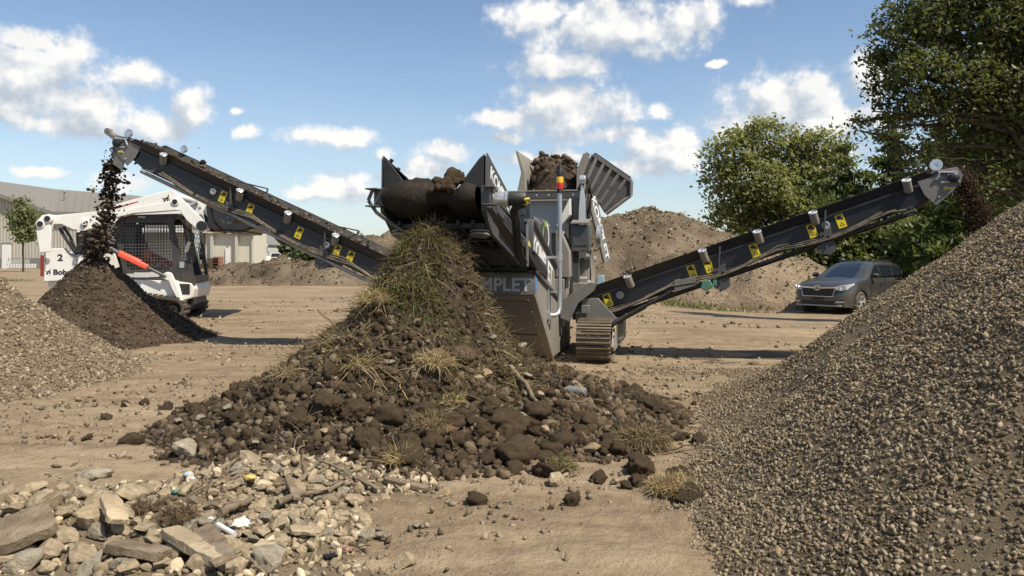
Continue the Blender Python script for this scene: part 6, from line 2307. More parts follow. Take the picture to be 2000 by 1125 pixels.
vs, fs = [], []
for z, xf, xr, w in lv:
    L = []
    rc = .16
    L += [(xf, -w + rc * 1.4), (xf - rc * .5, -w + rc * .45), (xf - rc * 1.5, -w)]
    L += [(xf + (xr - xf) * t, -w) for t in (.35, .65)]
    L += [(xr + rc * 1.2, -w), (xr + rc * .4, -w + rc * .4), (xr, -w + rc * 1.2)]
    L += [(a, -b) for a, b in reversed(L)]
    vs += [(a, b, z) for a, b in L]
k = 16
for i in range(len(lv) - 1):
    for j in range(k):
        j2 = (j + 1) % k
        fs.append((i * k + j, i * k + j2, (i + 1) * k + j2, (i + 1) * k + j))
fs.append(tuple(range((len(lv) - 1) * k, len(lv) * k)))
MB().add(vs, fs).build('cabin', MAT['car_paint'], car, angle=40)


def side_pt(x, z, s, o=.006):
    return Vector((x, (cab_at(z)[2] + o) * s, z))


for s in (1, -1):
    for (pts_, nm) in (([(.62, 1.20), (.20, 1.20), (-.18, 1.20), (-.18, 1.56), (.0, 1.57), (.25, 1.46)], 'front_window'), ([(-.25, 1.20), (-1.05, 1.20), (-1.15, 1.555), (-.25, 1.575)], 'rear_window'), ([(-1.13, 1.20), (-1.75, 1.22), (-1.84, 1.40), (-1.62, 1.52), (-1.22, 1.555)], 'quarter_window')):
        mb = MB()
        P0 = [side_pt(a, b, s) for a, b in pts_]
        mb.prism(P0, (0, .006 * s, 0))
        mb.build(nm, MAT['car_glass'], car, smooth=False)
    mb = MB()
    mb.beam((.62, .865 * s, 1.185), (-1.95, .868 * s, 1.19), .012, .022, (0, 0, 1))
    mb.build('window_trim', MAT['chrome'], car)
    mb = MB()
    mb.lathe([(0, -.11), (.06, -.10), (.085, -.02), (.08, .08), (.0, .11)], (.60, 1.02 * s, 1.24), (0, s, 0), 14)
    mb.beam((.58, .88 * s, 1.20), (.60, .98 * s, 1.21), .05, .05)
    mr = mb.build('wing_mirror', MAT['car_plastic'], car)
    MB().box((.66, 1.06 * s, 1.28), (.03, .12, .03)).build('mirror_trim', MAT['chrome'], mr, .006)
    # door seams, handles, lower cladding, roof rail, arches
    mb = MB()
    for xx in (.78, -.22, -1.12):
        mb.box((xx, .957 * s, .72), (.012, .006, .84))
    mb.box((0.0, .957 * s, .33), (1.9, .03, .13))
    for xa in (1.42, -1.37):
        pr_ = [(xa + .43 * math.cos(t), .36 + .43 * math.sin(t)) for t in np.linspace(-.15, math.pi + .15, 18)]
        po_ = [(xa + .49 * math.cos(t), .36 + .49 * math.sin(t)) for t in np.linspace(-.15, math.pi + .15, 18)]
        for q in range(17):
            A, B, C_, D_ = pr_[q], po_[q], po_[q + 1], pr_[q + 1]
            yy = [hw(p[0]) * .985 + .012 for p in (A, B, C_, D_)]
            a4 = [Vector((p[0], y_ * s, p[1])) for p, y_ in zip((A, B, C_, D_), yy)]
            b4 = [v - Vector((0, .10 * s, 0)) for v in a4]
            mb.add(a4 + b4, [(0, 1, 2, 3), (0, 4, 5, 1), (1, 5, 6, 2), (2, 6, 7, 3), (3, 7, 4, 0)])
    mb.build('side_cladding', MAT['car_plastic'], car)
    MB().beam((-.2, .60 * s, 1.725), (-1.5, .60 * s, 1.715), .03, .03).box((-.3, .60 * s, 1.695), (.08, .03, .06)).box((-1.4, .60 * s, 1.69), (.08, .03, .06)).build('roof_rail', MAT['car_plastic'], car, .006)
    for xx in (.02, -.95):
        MB().box((xx, .975 * s, .98), (.16, .03, .03)).build('door_handle', MAT['car_paint'], car, .008)
    for xa in (1.42, -1.37):
        wmb = MB()
        wmb.lathe([(.24, -.11), (.33, -.115), (.375, -.08), (.38, 0), (.375, .08), (.33, .115), (.24, .11)], (xa, .83 * s, .375), (0, s, 0), 28)
        wh = wmb.build('wheel', MAT['rubber_dusty'], car)
        mb = MB()
        mb.lathe([(.245, -.1), (.245, .09), (.225, .10), (.215, .06), (.0, .02)], (xa, .83 * s, .375), (0, s, 0), 28)
        wi = mb.build('wheel_well', MAT['car_plastic'], wh)
        mb = MB()
        for q in range(5):
            t = q * 2 * math.pi / 5 + .3
            for dt in (-.16, .16):
                mb.beam((xa + .05 * math.cos(t), .915 * s, .375 + .05 * math.sin(t)), (xa + .235 * math.cos(t + dt), .93 * s, .375 + .235 * math.sin(t + dt)), .035, .03, (0, 1, 0))
        mb.lathe([(.215, .085), (.245, .095), (.25, .105), (.24, .11), (.215, .10)], (xa, .83 * s, .375), (0, s, 0), 28)
        mb.lathe([(0, .105), (.05, .105), (.06, .09), (.06, .07)], (xa, .83 * s, .375), (0, s, 0), 16)
        mb.build('rim', MAT['steel_bright'], wh)
        MB().lathe([(.0, -.13), (.42, -.13), (.42, -.12), (0, -.12)], (xa, .83 * s, .40), (0, s, 0), 24).build('arch_liner', MAT['car_plastic'], car)
# windscreen
mb = MB()
wpts = []
for z in (1.175, 1.30, 1.45, 1.60, 1.655):
    xf, xr, w = cab_at(z)
    for t in (-1, -.6, 0, .6, 1):
        wpts.append((xf + .008 - .012 * t * t - (.06 if abs(t) == 1 else 0), t * (w - .13), z + .006))
mb.add(wpts, [(r_ * 5 + c2, r_ * 5 + c2 + 1, r_ * 5 + c2 + 6, r_ * 5 + c2 + 5) for r_ in range(4) for c2 in range(4)])
mb.build('windscreen', MAT['car_glass'], car)
# front: grille, emblem, lamps, bumper openings, plate recess
mb = MB()
mb.prism([(2.395, -.52, .86), (2.395, .52, .86), (2.43, .46, .60), (2.43, -.46, .60)], (.03, 0, 0))
gr_ = mb.build('grille', MAT['car_plastic'], car, .006)
mb = MB()
for q in range(5):
    z = .64 + q * .045
    mb.beam((2.465 - q * .006, -.47, z), (2.465 - q * .006, .47, z), .012, .012)
mb.build('grille_slats', MAT['car_plastic'], gr_)
mb = MB()
mb.beam((2.42, -.56, .885), (2.455, -.12, .865), .03, .05); mb.beam((2.42, .56, .885), (2.455, .12, .865), .03, .05)
mb.beam((2.46, -.52, .60), (2.46, .52, .60), .02, .02); mb.beam((2.41, -.56, .87), (2.45, -.49, .60), .02, .02); mb.beam((2.41, .56, .87), (2.45, .49, .60), .02, .02)
mb.build('grille_chrome', MAT['chrome'], gr_, .005)
mb = MB()
for rx_, ry_, oz in ((.115, .08, .865), (.042, .074, .868), (.08, .034, .895)):
    n_ = 26
    vs, fs = [], []
    for i in range(n_):
        t = 2 * math.pi * i / n_
        for kx, xx in ((1.0, 2.475), (.80, 2.475), (1.0, 2.462), (.80, 2.462)):
            vs.append((xx, rx_ * kx * math.cos(t), oz + ry_ * kx * math.sin(t)))
    for i in range(n_):
        j = (i + 1) % n_
        fs += [(4 * i, 4 * j, 4 * j + 1, 4 * i + 1), (4 * i, 4 * i + 2, 4 * j + 2, 4 * j), (4 * i + 1, 4 * j + 1, 4 * j + 3, 4 * i + 3)]
    mb.add(vs, fs)
mb.build('oval_emblem', MAT['chrome'], gr_)
for s in (1, -1):
    mb = MB()
    mb.prism([(2.40, .56 * s, .80), (2.39, .55 * s, .89), (2.30, .70 * s, .955), (1.96, .90 * s, 1.00), (1.92, .915 * s, .96), (2.22, .85 * s, .83), (2.34, .74 * s, .79)], (.025, .025 * s, 0))
    h_ = mb.build('headlight', MAT['headlamp_glass'], car, .01)
    mb = MB()
    for (x, y, z) in ((2.38, .66, .865), (2.28, .80, .885)):
        mb.cyl((x, y * s, z), (x + .03, (y + .02) * s, z), .042, 14)
    mb.build('lamp_lens', MAT['chrome'], h_)
    mb = MB()
    mb.prism([(2.40, .60 * s, .50), (2.30, .78 * s, .52), (2.28, .80 * s, .42), (2.40, .58 * s, .42)], (.03, .03 * s, 0))
    f_ = mb.build('fog_recess', MAT['car_plastic'], car, .006)
    MB().beam((2.45, .58 * s, .425), (2.32, .80 * s, .435), .03, .035).build('light_bar', MAT['headlamp_glass'], f_, .004)
MB().prism([(2.425, -.56, .46), (2.425, .56, .46), (2.415, .52, .35), (2.415, -.52, .35)], (.025, 0, 0)).build('lower_grille', MAT['car_plastic'], car, .005)
MB().box((2.46, 0, .535), (.02, .36, .10)).build('plate_holder', MAT['car_plastic'], car, .004)
MB().beam((2.40, -.75, .31), (2.40, .75, .31), .05, .05).build('lower_lip', MAT['steel_sheet'], car, .01)
MB().span((-2.2, -.80, .30), (2.2, .80, .45)).build('underbody', MAT['car_plastic'], car)

# ------------------------------------------------------------------ second vehicle: only a pale roof edge shows over the gravel crest
q = P(1798, 521, 33)
van = thing('parked_car', 'pale car with only its roof edge showing above the gravel crest', 'car', (q.x + 1.2, 33, float(gz(q.x, 33))), R(-140))
MB().prism([(-2.2, -.85, .3), (2.2, -.85, .3), (2.25, -.85, .75), (1.1, -.85, .95), (.5, -.7, 1.42), (-1.4, -.7, 1.42), (-2.1, -.85, .95)], (0, 1.7, 0)).build('body', MAT['pvc_white'], van, .06)
MB().prism([(1.0, -.86, .98), (.48, -.72, 1.36), (-1.3, -.72, 1.36), (-1.7, -.86, .98)], (0, 1.72, 0)).build('window', MAT['car_glass'], van)
for xx in (-1.4, 1.4):
    for yy in (-.8, .8):
        MB().cyl((xx, yy - .1, .32), (xx, yy + .1, .32), .32, 16).build('wheel', MAT['rubber_black'], van)

# ------------------------------------------------------------------ a table of soil heights for setting things down
_tx, _ty = np.arange(-4.6, 3.2, .02), np.arange(2.0, 10.2, .02)
_TZ = top_z(*np.meshgrid(_tx, _ty))


def tz(x, y):
    i = np.clip(np.rint((np.asarray(x) + 4.6) / .02).astype(int), 0, len(_tx) - 1)
    j = np.clip(np.rint((np.asarray(y) - 2.0) / .02).astype(int), 0, len(_ty) - 1)
    return _TZ[j, i]


_ds = np.arange(2.3, 10.0, .008)


def hit(px, py):
    """where a sight line meets the soil"""
    x = (px - 1000) * _ds / F
    z = CAM_H - (py - 500) * _ds / F
    k = np.nonzero(z <= tz(x, _ds))[0]
    k = k[0] if len(k) else len(_ds) - 1
    return P(px, py, float(_ds[k])), float(_ds[k])


# ------------------------------------------------------------------ clods of the central heap
clm = []
for k in range(12):
    v, f = clod_verts(4 if k < 6 else 3, 800 + k, .36, .36)
    me = mesh_np('earth_clod', v, f, True)
    me.materials.append(MAT['clod_brown'] if k in (3, 8) else MAT['clod_earth'])
    clm.append(me)


def place(name, me, x, y, z, s, r, label, cat, group, sq=(1, 1, .8)):
    o = bpy.data.objects.new(name, me)
    C.objects.link(o)
    o.location = (x, y, z)
    o.rotation_euler = (r.uniform(-.5, .5), r.uniform(-.5, .5), r.uniform(0, 6.28))
    o.scale = (s * sq[0] * r.uniform(.85, 1.2), s * sq[1] * r.uniform(.85, 1.2), s * sq[2] * r.uniform(.85, 1.15))
    prop(o, label, cat, group)
    return o


rr_ = random.Random(41)
clods = []
ANCHORS = [(848, 725, 'the grey green grass tuft'), (845, 845, 'the brown fibrous root mat'), (778, 915, 'the bright yellow straw wisp'), (1312, 970, 'the big yellow straw clump'), (1255, 880, 'the tangled root ball'),
           (1095, 922, 'the green grass clod'), (1010, 890, 'the largest front clod'), (560, 740, 'the left flank straw'), (880, 795, 'the yellow green grass patch'), (700, 725, 'the fan of pale straw'), (905, 700, 'the reddish root mat'),
           (1026, 762, 'the thick grey branch'), (365, 885, 'the left pale lump'), (1150, 885, 'the ochre toe stone'), (800, 950, 'the dusty plank'), (255, 870, 'the lone far left clod'), (1275, 805, 'the stacked right clod'), (1130, 775, 'the clear plastic bottle'),
           (640, 715, 'the thin dark flank twig'), (935, 745, 'the heap face ochre stone'), (735, 600, 'the left shoulder straw'),
           (470, 1035, 'the crumpled white paper'), (440, 1050, 'the white plastic pipe'), (488, 955, 'the yellow film scrap'), (366, 938, 'the pale blue can'), (348, 1022, 'the rubble root mat'), (222, 1035, 'the short upright board'), (40, 1070, 'the big timber slab'), (270, 1103, 'the long dark timber'), (380, 1090, 'the dark leaning timber'), (418, 1095, 'the grey weathered board'),
           (585, 988, 'the thick brown log'), (590, 955, 'the long thick branch'), (462, 1008, 'the reddish log'), (595, 1053, 'the pointed board shard'), (342, 972, 'the greenish glass'), (680, 1080, 'the red brick piece'), (670, 935, 'the slanting right stick'), (715, 952, 'the flat wooden chip'), (720, 1050, 'the rightmost pale stone'), (485, 918, 'the rubble top stick'), (285, 1000, 'the smaller root mat')]
_used = {}


def side_of(dx, dy):
    a = math.degrees(math.atan2(-dy * 1.6, dx)) % 360
    return ['right of', 'up and right of', 'above', 'up and left of', 'left of', 'down and left of', 'below', 'down and right of'][int(((a + 22.5) % 360) // 45)]


def near_label(what, x, y, z, alt):
    """names a piece by what it lies next to, so that the words fit one piece only"""
    px, py = 1000 + F * x / y, 500 - F * (z - CAM_H) / y
    near = sorted((math.hypot(px - a, (py - b) * 1.6), a, b, nm) for a, b, nm in ANCHORS)
    for dist, a, b, nm in near[:14]:
        for far in ((0,) if dist < 45 else (1, 0)):
            t = f"{what} {'close ' if dist < 45 else ('a little ' if dist < 95 else 'well ')}{side_of(px - a, py - b)} {nm}"
            if t not in _used:
                _used[t] = 1
                return t, True
    return alt, False


def clod_label(x, y, s):
    dx, dy = x - HX, y - HY
    r = math.hypot(dx, dy)
    size = 'fist-sized' if s < .036 else ('medium' if s < .055 else 'large')
    if r < 1.15:
        where = 'among the roots high on the central heap'
    elif dx < -1.0:
        where = 'on the left skirt of the central heap'
    elif dx > 1.0:
        where = 'on the right skirt of the central heap'
    elif r < 1.65:
        where = 'halfway down the front of the central heap'
    else:
        where = 'along the front toe of the central heap'
    return f'{size} dark earth clod {where}'


def add_clod(x, y, s, z=None, label=None, sink=.25, sq=(1, 1, .8), mi=None):
    me = rr_.choice(clm) if mi is None else clm[mi]
    z = float(tz(x, y)) if z is None else z
    if label is None:
        alt = clod_label(x, y, s)
        label, _ = near_label(' '.join(alt.split()[:2]) + (' brown' if me.materials[0] == MAT['clod_brown'] else '') + ' clod', x, y, z, alt)
    o = place('earth_clod', me, x, y, z + s * (.8 - sink) * sq[2], s, rr_, label, 'clod', 'earth clods of the central heap', sq)
    clods.append((x, y, s))
    return o


# named clods where the photo shows them: px, py of the base, size in photo pixels (half width)
for px, py, hp_, lab in [(1010, 900, 58, 'largest rounded clod at the front toe of the heap, below the middle'), (990, 845, 46, 'rounded clod just above the largest clod at the front toe'), (795, 905, 44, 'brown clod beside the yellow straw tuft at the front toe'),
                         (1065, 925, 32, 'flat clod right of the largest front clod'), (1100, 870, 40, 'clod under the dark right flank near the front toe'), (1210, 888, 34, 'tall round clod left of the root ball'), (1250, 920, 44, 'long flat clod below the root ball'),
                         (1170, 940, 22, 'lone clod in the row below the grass clod'), (1245, 948, 26, 'pair clod at the right of the toe row'), (1222, 952, 16, 'small clod touching the pair at the toe row'), (1116, 985, 24, 'lone clod lying on bare dirt in front of the heap'),
                         (1345, 975, 34, 'dark clod against the right side of the big yellow straw clump'), (1330, 940, 30, 'clod behind the big yellow straw clump'), (1280, 950, 22, 'clod left of the big yellow straw clump'), (1180, 888, 34, 'clod between pale stone and root ball'),
                         (930, 985, 26, 'dark flat clod on bare dirt below the plank'), (255, 870, 34, 'lone dark clod on bare dirt at the far left of the heap'), (171, 858, 12, 'tiny lone clod left of the far left clod'), (208, 818, 13, 'small clod upper left on the bare dirt'), (246, 795, 14, 'first of two small clods in a line at the upper left'), (281, 792, 17, 'second of two small clods in a line at the upper left'), (322, 802, 18, 'clod right of the line of two small clods'),
                         (1275, 805, 34, 'stacked dark clod at the right end of the heap'), (1300, 850, 22, 'clod on the right tail of the heap, nearer the heap'), (1330, 860, 24, 'middle clod on the right tail of the heap'), (1365, 865, 20, 'last clod on the right tail of the heap'), (1355, 790, 8, 'tiny lone clod beside the gravel heap foot'), (880, 840, 40, 'clod in the middle of the front toe'), (760, 830, 42, 'dark clod low on the left front of the heap'),
                         (690, 815, 44, 'dark clod in the left front cluster'), (640, 800, 40, 'dark clod at the left front cluster edge'), (580, 830, 36, 'brown clod left of the front cluster'), (715, 870, 40, 'clod above the left toe'), (845, 870, 36, 'clod below the brown root mat'), (1050, 820, 38, 'clod right of the brown root mat'), (1145, 830, 36, 'clod on the right front of the heap')]:
    # find where that ray meets the soil
    p, d = hit(px, py)
    s = .68 * hp_ * d / F
    add_clod(p.x, p.y, s, None, lab, .35, (1, 1, .8))

tries = 0
while len(clods) < 296 and tries < 20000:
    tries += 1
    a = rr_.uniform(0, 2 * math.pi)
    if math.sin(a) > .55: continue
    r = rr_.choice([rr_.uniform(.75, 1.2), rr_.uniform(1.0, 2.05), rr_.uniform(1.1, 2.0), rr_.uniform(1.0, 1.9)])
    x, y = HX + r * math.cos(a) * 1.02, HY + r * math.sin(a)
    s = .026 + .050 * rr_.random() ** 2.0 * (1.0 if r > 1.15 else .5)
    if rubble_h(x, y) > .05 and r > 2.0: continue
    if any((x - q[0]) ** 2 + (y - q[1]) ** 2 < ((s + q[2]) * .72) ** 2 for q in clods): continue
    add_clod(x, y, s)

# the many smaller lumps: one uncountable part of the heap
r3 = np.random.default_rng(19)
med = [clod_verts(2, 860 + k, .5, .45) for k in range(5)] + [rock_verts(2, 880 + k, 9, .10, .2) for k in range(5)]
n_ = 4800
a = r3.uniform(-math.pi * 1.06, math.pi * .06, n_)
rr2 = 0.62 + 1.48 * r3.random(n_) ** .6
x, y = HX + rr2 * np.cos(a), HY + rr2 * np.sin(a)
s = .009 + .030 * r3.random(n_) ** 2.2
z = np.maximum(heap_h(x, y), gz(x, y)) + s * .35
keepm = (rubble_h(x, y) < .03)
o = link('small_lumps', scatter_mesh('small_lumps', np.stack([x, y, z], -1)[keepm] - np.array([HX, HY, 0]), s[keepm], med, r3), MAT['clod_mixed'], heap)
o['kind'] = 'stuff'

# ------------------------------------------------------------------ grass, straw and roots on the heap (uncountable)
def heap_blades(name, n, mat, region, lmin, lmax, w, seed, up=.35, droop=.7):
    r = np.random.default_rng(seed)
    pts = []
    while sum(len(q) for q in pts) < n:
        a = r.uniform(-math.pi, math.pi, n)
        rad = region[0] + (region[1] - region[0]) * r.random(n) ** .8
        x, y = HX + rad * np.cos(a), HY + rad * np.sin(a)
        k = (fbm(x * 4, y * 4, heap_h(x, y) * 4, 2, seed) > region[2])
        if len(region) > 3:
            k &= (np.abs(np.angle(np.exp(1j * (a - region[3])))) < region[4])
        pts.append(np.stack([x[k], y[k], heap_h(x[k], y[k])], -1))
    p = np.concatenate(pts)[:n]
    outw = np.stack([p[:, 0] - HX, p[:, 1] - HY, np.zeros(len(p))], -1)
    outw /= np.linalg.norm(outw, axis=1)[:, None] + 1e-6
    fl = np.stack([fbm(p[:, 0] * 5, p[:, 1] * 5, p[:, 2] * 5 + 7 * k_, 2, seed % 3 + 400) for k_ in range(3)], -1)   # strands lie matted together
    d = r.normal(size=(len(p), 3)) * .75 + fl * .9 + outw * .22 + np.array([0, 0, up * .5])
    L = lmin + (lmax - lmin) * r.random(len(p)) ** 1.6
    o = link(name, blades(name, p - np.array([HX, HY, 0]), d, L, w * r.uniform(.6, 1.4, len(p)), r, 4, droop), MAT[mat], heap)
    o['kind'] = 'stuff'


heap_blades('green_grass', 1500, 'grass_green', (.12, .60, -.2, -1.85, .75), .06, .18, .0075, 71, .25, .6)
heap_blades('green_grass', 380, 'grass_green', (.3, .95, .1, -1.5, 1.3), .06, .2, .0055, 72, .1, 1.0)
heap_blades('dry_straw', 6500, 'straw', (.02, 1.15, -.05), .05, .20, .0065, 73, .3, .5)
heap_blades('olive_straw', 5500, 'straw_olive', (.02, 1.15, .0), .05, .18, .0075, 77, .25, .5)
heap_blades('dry_straw', 2200, 'straw', (.7, 1.75, .15), .05, .26, .005, 74, .2)
heap_blades('root_fibres', 7500, 'root_fibre', (.02, 1.2, -.3), .04, .18, .008, 75, .2, .5)
heap_blades('root_fibres', 2200, 'root_fibre', (.9, 2.0, -.05), .04, .18, .004, 76, .2)


# distinct tufts and mats
def tuft(name, label, px, py, rx, rz, n, mats, seed, lmin=.05, lmax=.14, base_mat='clod_brown', w=.005, up=.6, flat=.7, lean=(0, 0)):
    r = np.random.default_rng(seed)
    p, d = hit(px, py)
    s = rx * d / F
    root = thing(name, label, 'tuft', p)
    v, f = clod_verts(3, seed, .25, .12)
    me = mesh_np('clump', v * np.array([s * .85, s * .75, s * flat * .8]), f, True)
    link('clump', me, MAT[base_mat], root, (0, 0, s * flat * .35))
    for m_ in mats:
        dr = r.normal(size=(n, 3))
        dr[:, 2] = np.abs(dr[:, 2]) * .8
        dr /= np.linalg.norm(dr, axis=1)[:, None]
        b = dr * np.array([s * .8, s * .7, s * flat * .75]) + np.array([0, 0, s * flat * .35])
        dd = dr * .6 + r.normal(size=(n, 3)) * .6 + np.array([lean[0], lean[1], up])
        o = link('blades', blades('blades', b, dd, r.uniform(lmin, lmax, n), w * r.uniform(.6, 1.4, n), r, 4, .8), MAT[m_], root)
        o['kind'] = 'stuff'
    return root


tuft('straw_tuft', 'grey green dry grass tuft in the middle of the central heap', 848, 725, 42, 30, 420, ['straw', 'straw_yellow'], 81, .05, .13)
tuft('root_mat', 'brown fibrous root mat at the lower middle of the heap', 845, 845, 48, 40, 700, ['root_fibre', 'straw'], 82, .03, .09, 'root_brown', .003)
tuft('straw_tuft', 'bright yellow straw wisp beside the brown front clod', 778, 915, 22, 22, 200, ['straw_yellow'], 83, .06, .15, 'clod_brown', .004, .7, 1.2, (-.3, 0))
tuft('straw_tuft', 'big yellow straw clump on the bare dirt near the gravel heap', 1312, 970, 50, 28, 520, ['straw_yellow', 'straw'], 84, .04, .10, 'root_brown', .004, .7, .6)
tuft('root_ball', 'tangled brown root ball at the right end of the heap', 1255, 880, 50, 34, 700, ['root_fibre', 'straw'], 85, .05, .14, 'clod_earth', .005, .1, .7)
tuft('grass_clod', 'clod with green grass and a pale top stone in the right toe row', 1095, 922, 30, 20, 160, ['grass_green', 'straw'], 86, .04, .10, 'clod_earth', .005, .2, .7)
tuft('straw_tuft', 'straw tuft on the left shoulder of the heap', 735, 600, 34, 30, 320, ['straw', 'straw_yellow'], 87, .05, .14)
tuft('straw_tuft', 'straw wisps low on the left flank of the heap', 560, 740, 36, 20, 220, ['straw'], 88, .06, .18, 'clod_earth', .004, .4, .5)
tuft('grass_clod', 'small green and yellow grass patch at the lower right middle of the heap', 880, 795, 26, 18, 150, ['grass_green', 'straw_yellow'], 89, .04, .10)
tuft('straw_tuft', 'fan of pale straw stems on the left middle of the heap', 700, 725, 26, 14, 90, ['straw_yellow'], 90, .10, .24, 'clod_earth', .005, .3, .5, (.4, -.2))
tuft('root_mat', 'reddish root mat on the right middle of the heap', 905, 700, 36, 26, 260, ['root_fibre'], 91, .03, .08, 'clod_brown', .003)
tuft('root_mat', 'dark fibrous root mat among the rubble stones', 348, 1022, 36, 30, 420, ['root_fibre'], 92, .03, .08, 'root_brown', .003)
tuft('root_mat', 'smaller root mat left of the dark one in the rubble', 285, 1000, 26, 22, 260, ['root_fibre'], 93, .03, .07, 'root_brown', .003)

# ------------------------------------------------------------------ stones and sticks
stm = []
for k in range(16):
    v, f = rock_verts(4, 1000 + k, 10 if k % 3 else 14, .065, .13)
    me = mesh_np('stone', v * np.array([1, .78, .56]), f, True)
    me.update()
    me.set_sharp_from_angle(angle=R(38))
    stm.append(me)


def stone_copy(k, mat):
    key = ('st', k, mat)
    if key not in _ico:
        me = stm[k].copy()
        me.materials.clear()
        me.materials.append(MAT[mat])
        _ico[key] = me
    return _ico[key]


stones = []


def add_stone(x, y, s, mat, label, group, sink=.3, k=None, lift=0.0, sq=(1, 1, 1), tilt=None):
    k = rr_.randrange(16) if k is None else k
    z = float(tz(x, y))
    o = place('stone', stone_copy(k, mat), x, y, z + s * (.62 - sink) * sq[2] + lift, s, rr_, label, 'stone', group, sq)
    if tilt: o.rotation_euler = tilt
    stones.append((x, y, s))
    return o


# single stones one can point at
for px, py, hp_, mat, lab in [(365, 885, 32, 'stone_pale', 'pale lump of stone on the left edge of the central heap'), (1150, 885, 22, 'stone_ochre', 'ochre stone leaning on the right toe of the heap'), (870, 968, 14, 'stone_ochre', 'small ochre stone on bare dirt right of the plank'), (1088, 945, 20, 'stone_tan', 'tan stone below the grass clod'),
                              (1190, 783, 8, 'stone_pale', 'first small pale pebble behind the right flank of the heap'), (1222, 786, 9, 'stone_pale', 'second small pale pebble behind the right flank of the heap'), (935, 745, 14, 'stone_ochre', 'ochre stone in the middle of the heap face'), (765, 715, 10, 'stone_pale', 'white pebble on the upper middle of the heap face'), (890, 750, 7, 'stone_pale', 'tiny white pebble right of the grey green tuft'),
                              (675, 1060, 0, 'stone_tan', ''), (720, 1050, 20, 'stone_pale', 'rightmost pale stone of the rubble row'), (640, 1048, 18, 'stone_pale', 'white faced stone at the right rubble edge'), (790, 1105, 26, 'stone_tan', 'flat stone standing alone at the bottom edge right of the rubble'), (815, 1030, 14, 'stone_pale', 'small pale stone right of the rubble on bare dirt'), (660, 1110, 20, 'stone_tan', 'tilted pale stone at the bottom edge below the rubble'),
                              (980, 1110, 9, 'stone_grey', 'tiny grey stone at the bottom middle'), (1520, 1085, 15, 'stone_ochre', 'yellowish stone low on the gravel heap'), (1690, 845, 8, 'stone_pale', 'pale pebble in the middle of the gravel heap'), (1830, 1045, 8, 'stone_pale', 'white pebble on the lower gravel heap'), (1560, 780, 6, 'stone_pale', 'pale pebble high on the left gravel flank'), (1975, 1045, 8, 'stone_pale', 'pale pebble on the gravel at the right edge'),
                              (150, 945, 10, 'stone_pale', 'pale chip lying on the tan gravel heap'), (1115, 750, 10, 'pvc_white', 'white crumpled scrap behind the right flank of the heap')]:
    if hp_ == 0: continue
    p, d = hit(px, py)
    add_stone(p.x, p.y, hp_ * d / F, mat, lab, None)

# larger rubble stones: photo position, half width px, material
big = [(85, 995, 62, 'stone_tan'), (60, 965, 40, 'stone_tan'), (150, 960, 46, 'stone_grey'), (185, 935, 42, 'stone_pale'), (250, 975, 52, 'stone_tan'), (185, 1000, 48, 'stone_tan'), (30, 1005, 44, 'stone_grey'), (180, 1030, 50, 'stone_tan'), (250, 1008, 30, 'stone_tan'), (190, 1050, 36, 'stone_pale'), (50, 1045, 36, 'stone_grey'), (20, 1065, 50, 'stone_tan'),
       (130, 1065, 40, 'stone_tan'), (95, 1035, 30, 'stone_ochre'), (240, 1040, 26, 'stone_tan'), (300, 1070, 36, 'stone_tan'), (90, 1090, 46, 'stone_tan'), (160, 1095, 46, 'stone_grey'), (40, 1115, 56, 'stone_pale'), (180, 1115, 40, 'stone_pale'), (230, 1112, 34, 'stone_pale'), (280, 1040, 32, 'stone_grey'), (340, 1080, 44, 'stone_tan'), (320, 1110, 40, 'stone_tan'),
       (410, 1110, 56, 'stone_tan'), (530, 1110, 62, 'stone_pale'), (520, 1020, 30, 'stone_pale'), (500, 1000, 24, 'stone_tan'), (540, 985, 26, 'stone_grey'), (690, 985, 30, 'stone_tan'), (610, 1000, 18, 'stone_pale'), (665, 1015, 28, 'stone_tan'), (490, 905, 34, 'stone_grey'), (520, 945, 22, 'stone_tan'), (560, 960, 22, 'stone_tan'), (450, 960, 24, 'stone_tan'), (425, 985, 22, 'stone_tan'),
       (600, 925, 22, 'stone_tan'), (545, 925, 22, 'stone_pale'), (575, 905, 24, 'stone_tan'), (620, 965, 24, 'stone_grey'), (730, 985, 20, 'stone_tan'), (640, 1000, 20, 'stone_tan'), (700, 1015, 22, 'stone_tan'), (745, 1050, 20, 'stone_pale'), (480, 985, 26, 'stone_grey'), (510, 1048, 30, 'stone_tan'), (110, 970, 36, 'stone_grey'), (5, 975, 36, 'stone_grey'), (215, 985, 30, 'stone_tan'), (270, 1095, 30, 'stone_ochre')]
dsc = {'stone_tan': 'tan', 'stone_grey': 'grey', 'stone_pale': 'pale', 'stone_ochre': 'ochre'}
for px, py, hp_, mat in big:
    p, d = hit(px, py)
    s = .76 * hp_ * d / F
    ver = 'front left stone bed' if px < 350 else ('middle of the rubble heap' if px < 640 else 'right tail of the rubble')
    hgt = 'near the picture bottom' if py > 1060 else ('at half height' if py > 985 else 'at its upper edge')
    add_stone(p.x, p.y, s, mat, near_label(f'large {dsc[mat]} stone', p.x, p.y, p.z, f'large {dsc[mat]} stone in the {ver}, {hgt}')[0], 'large rubble stones', .28)
tries = 0
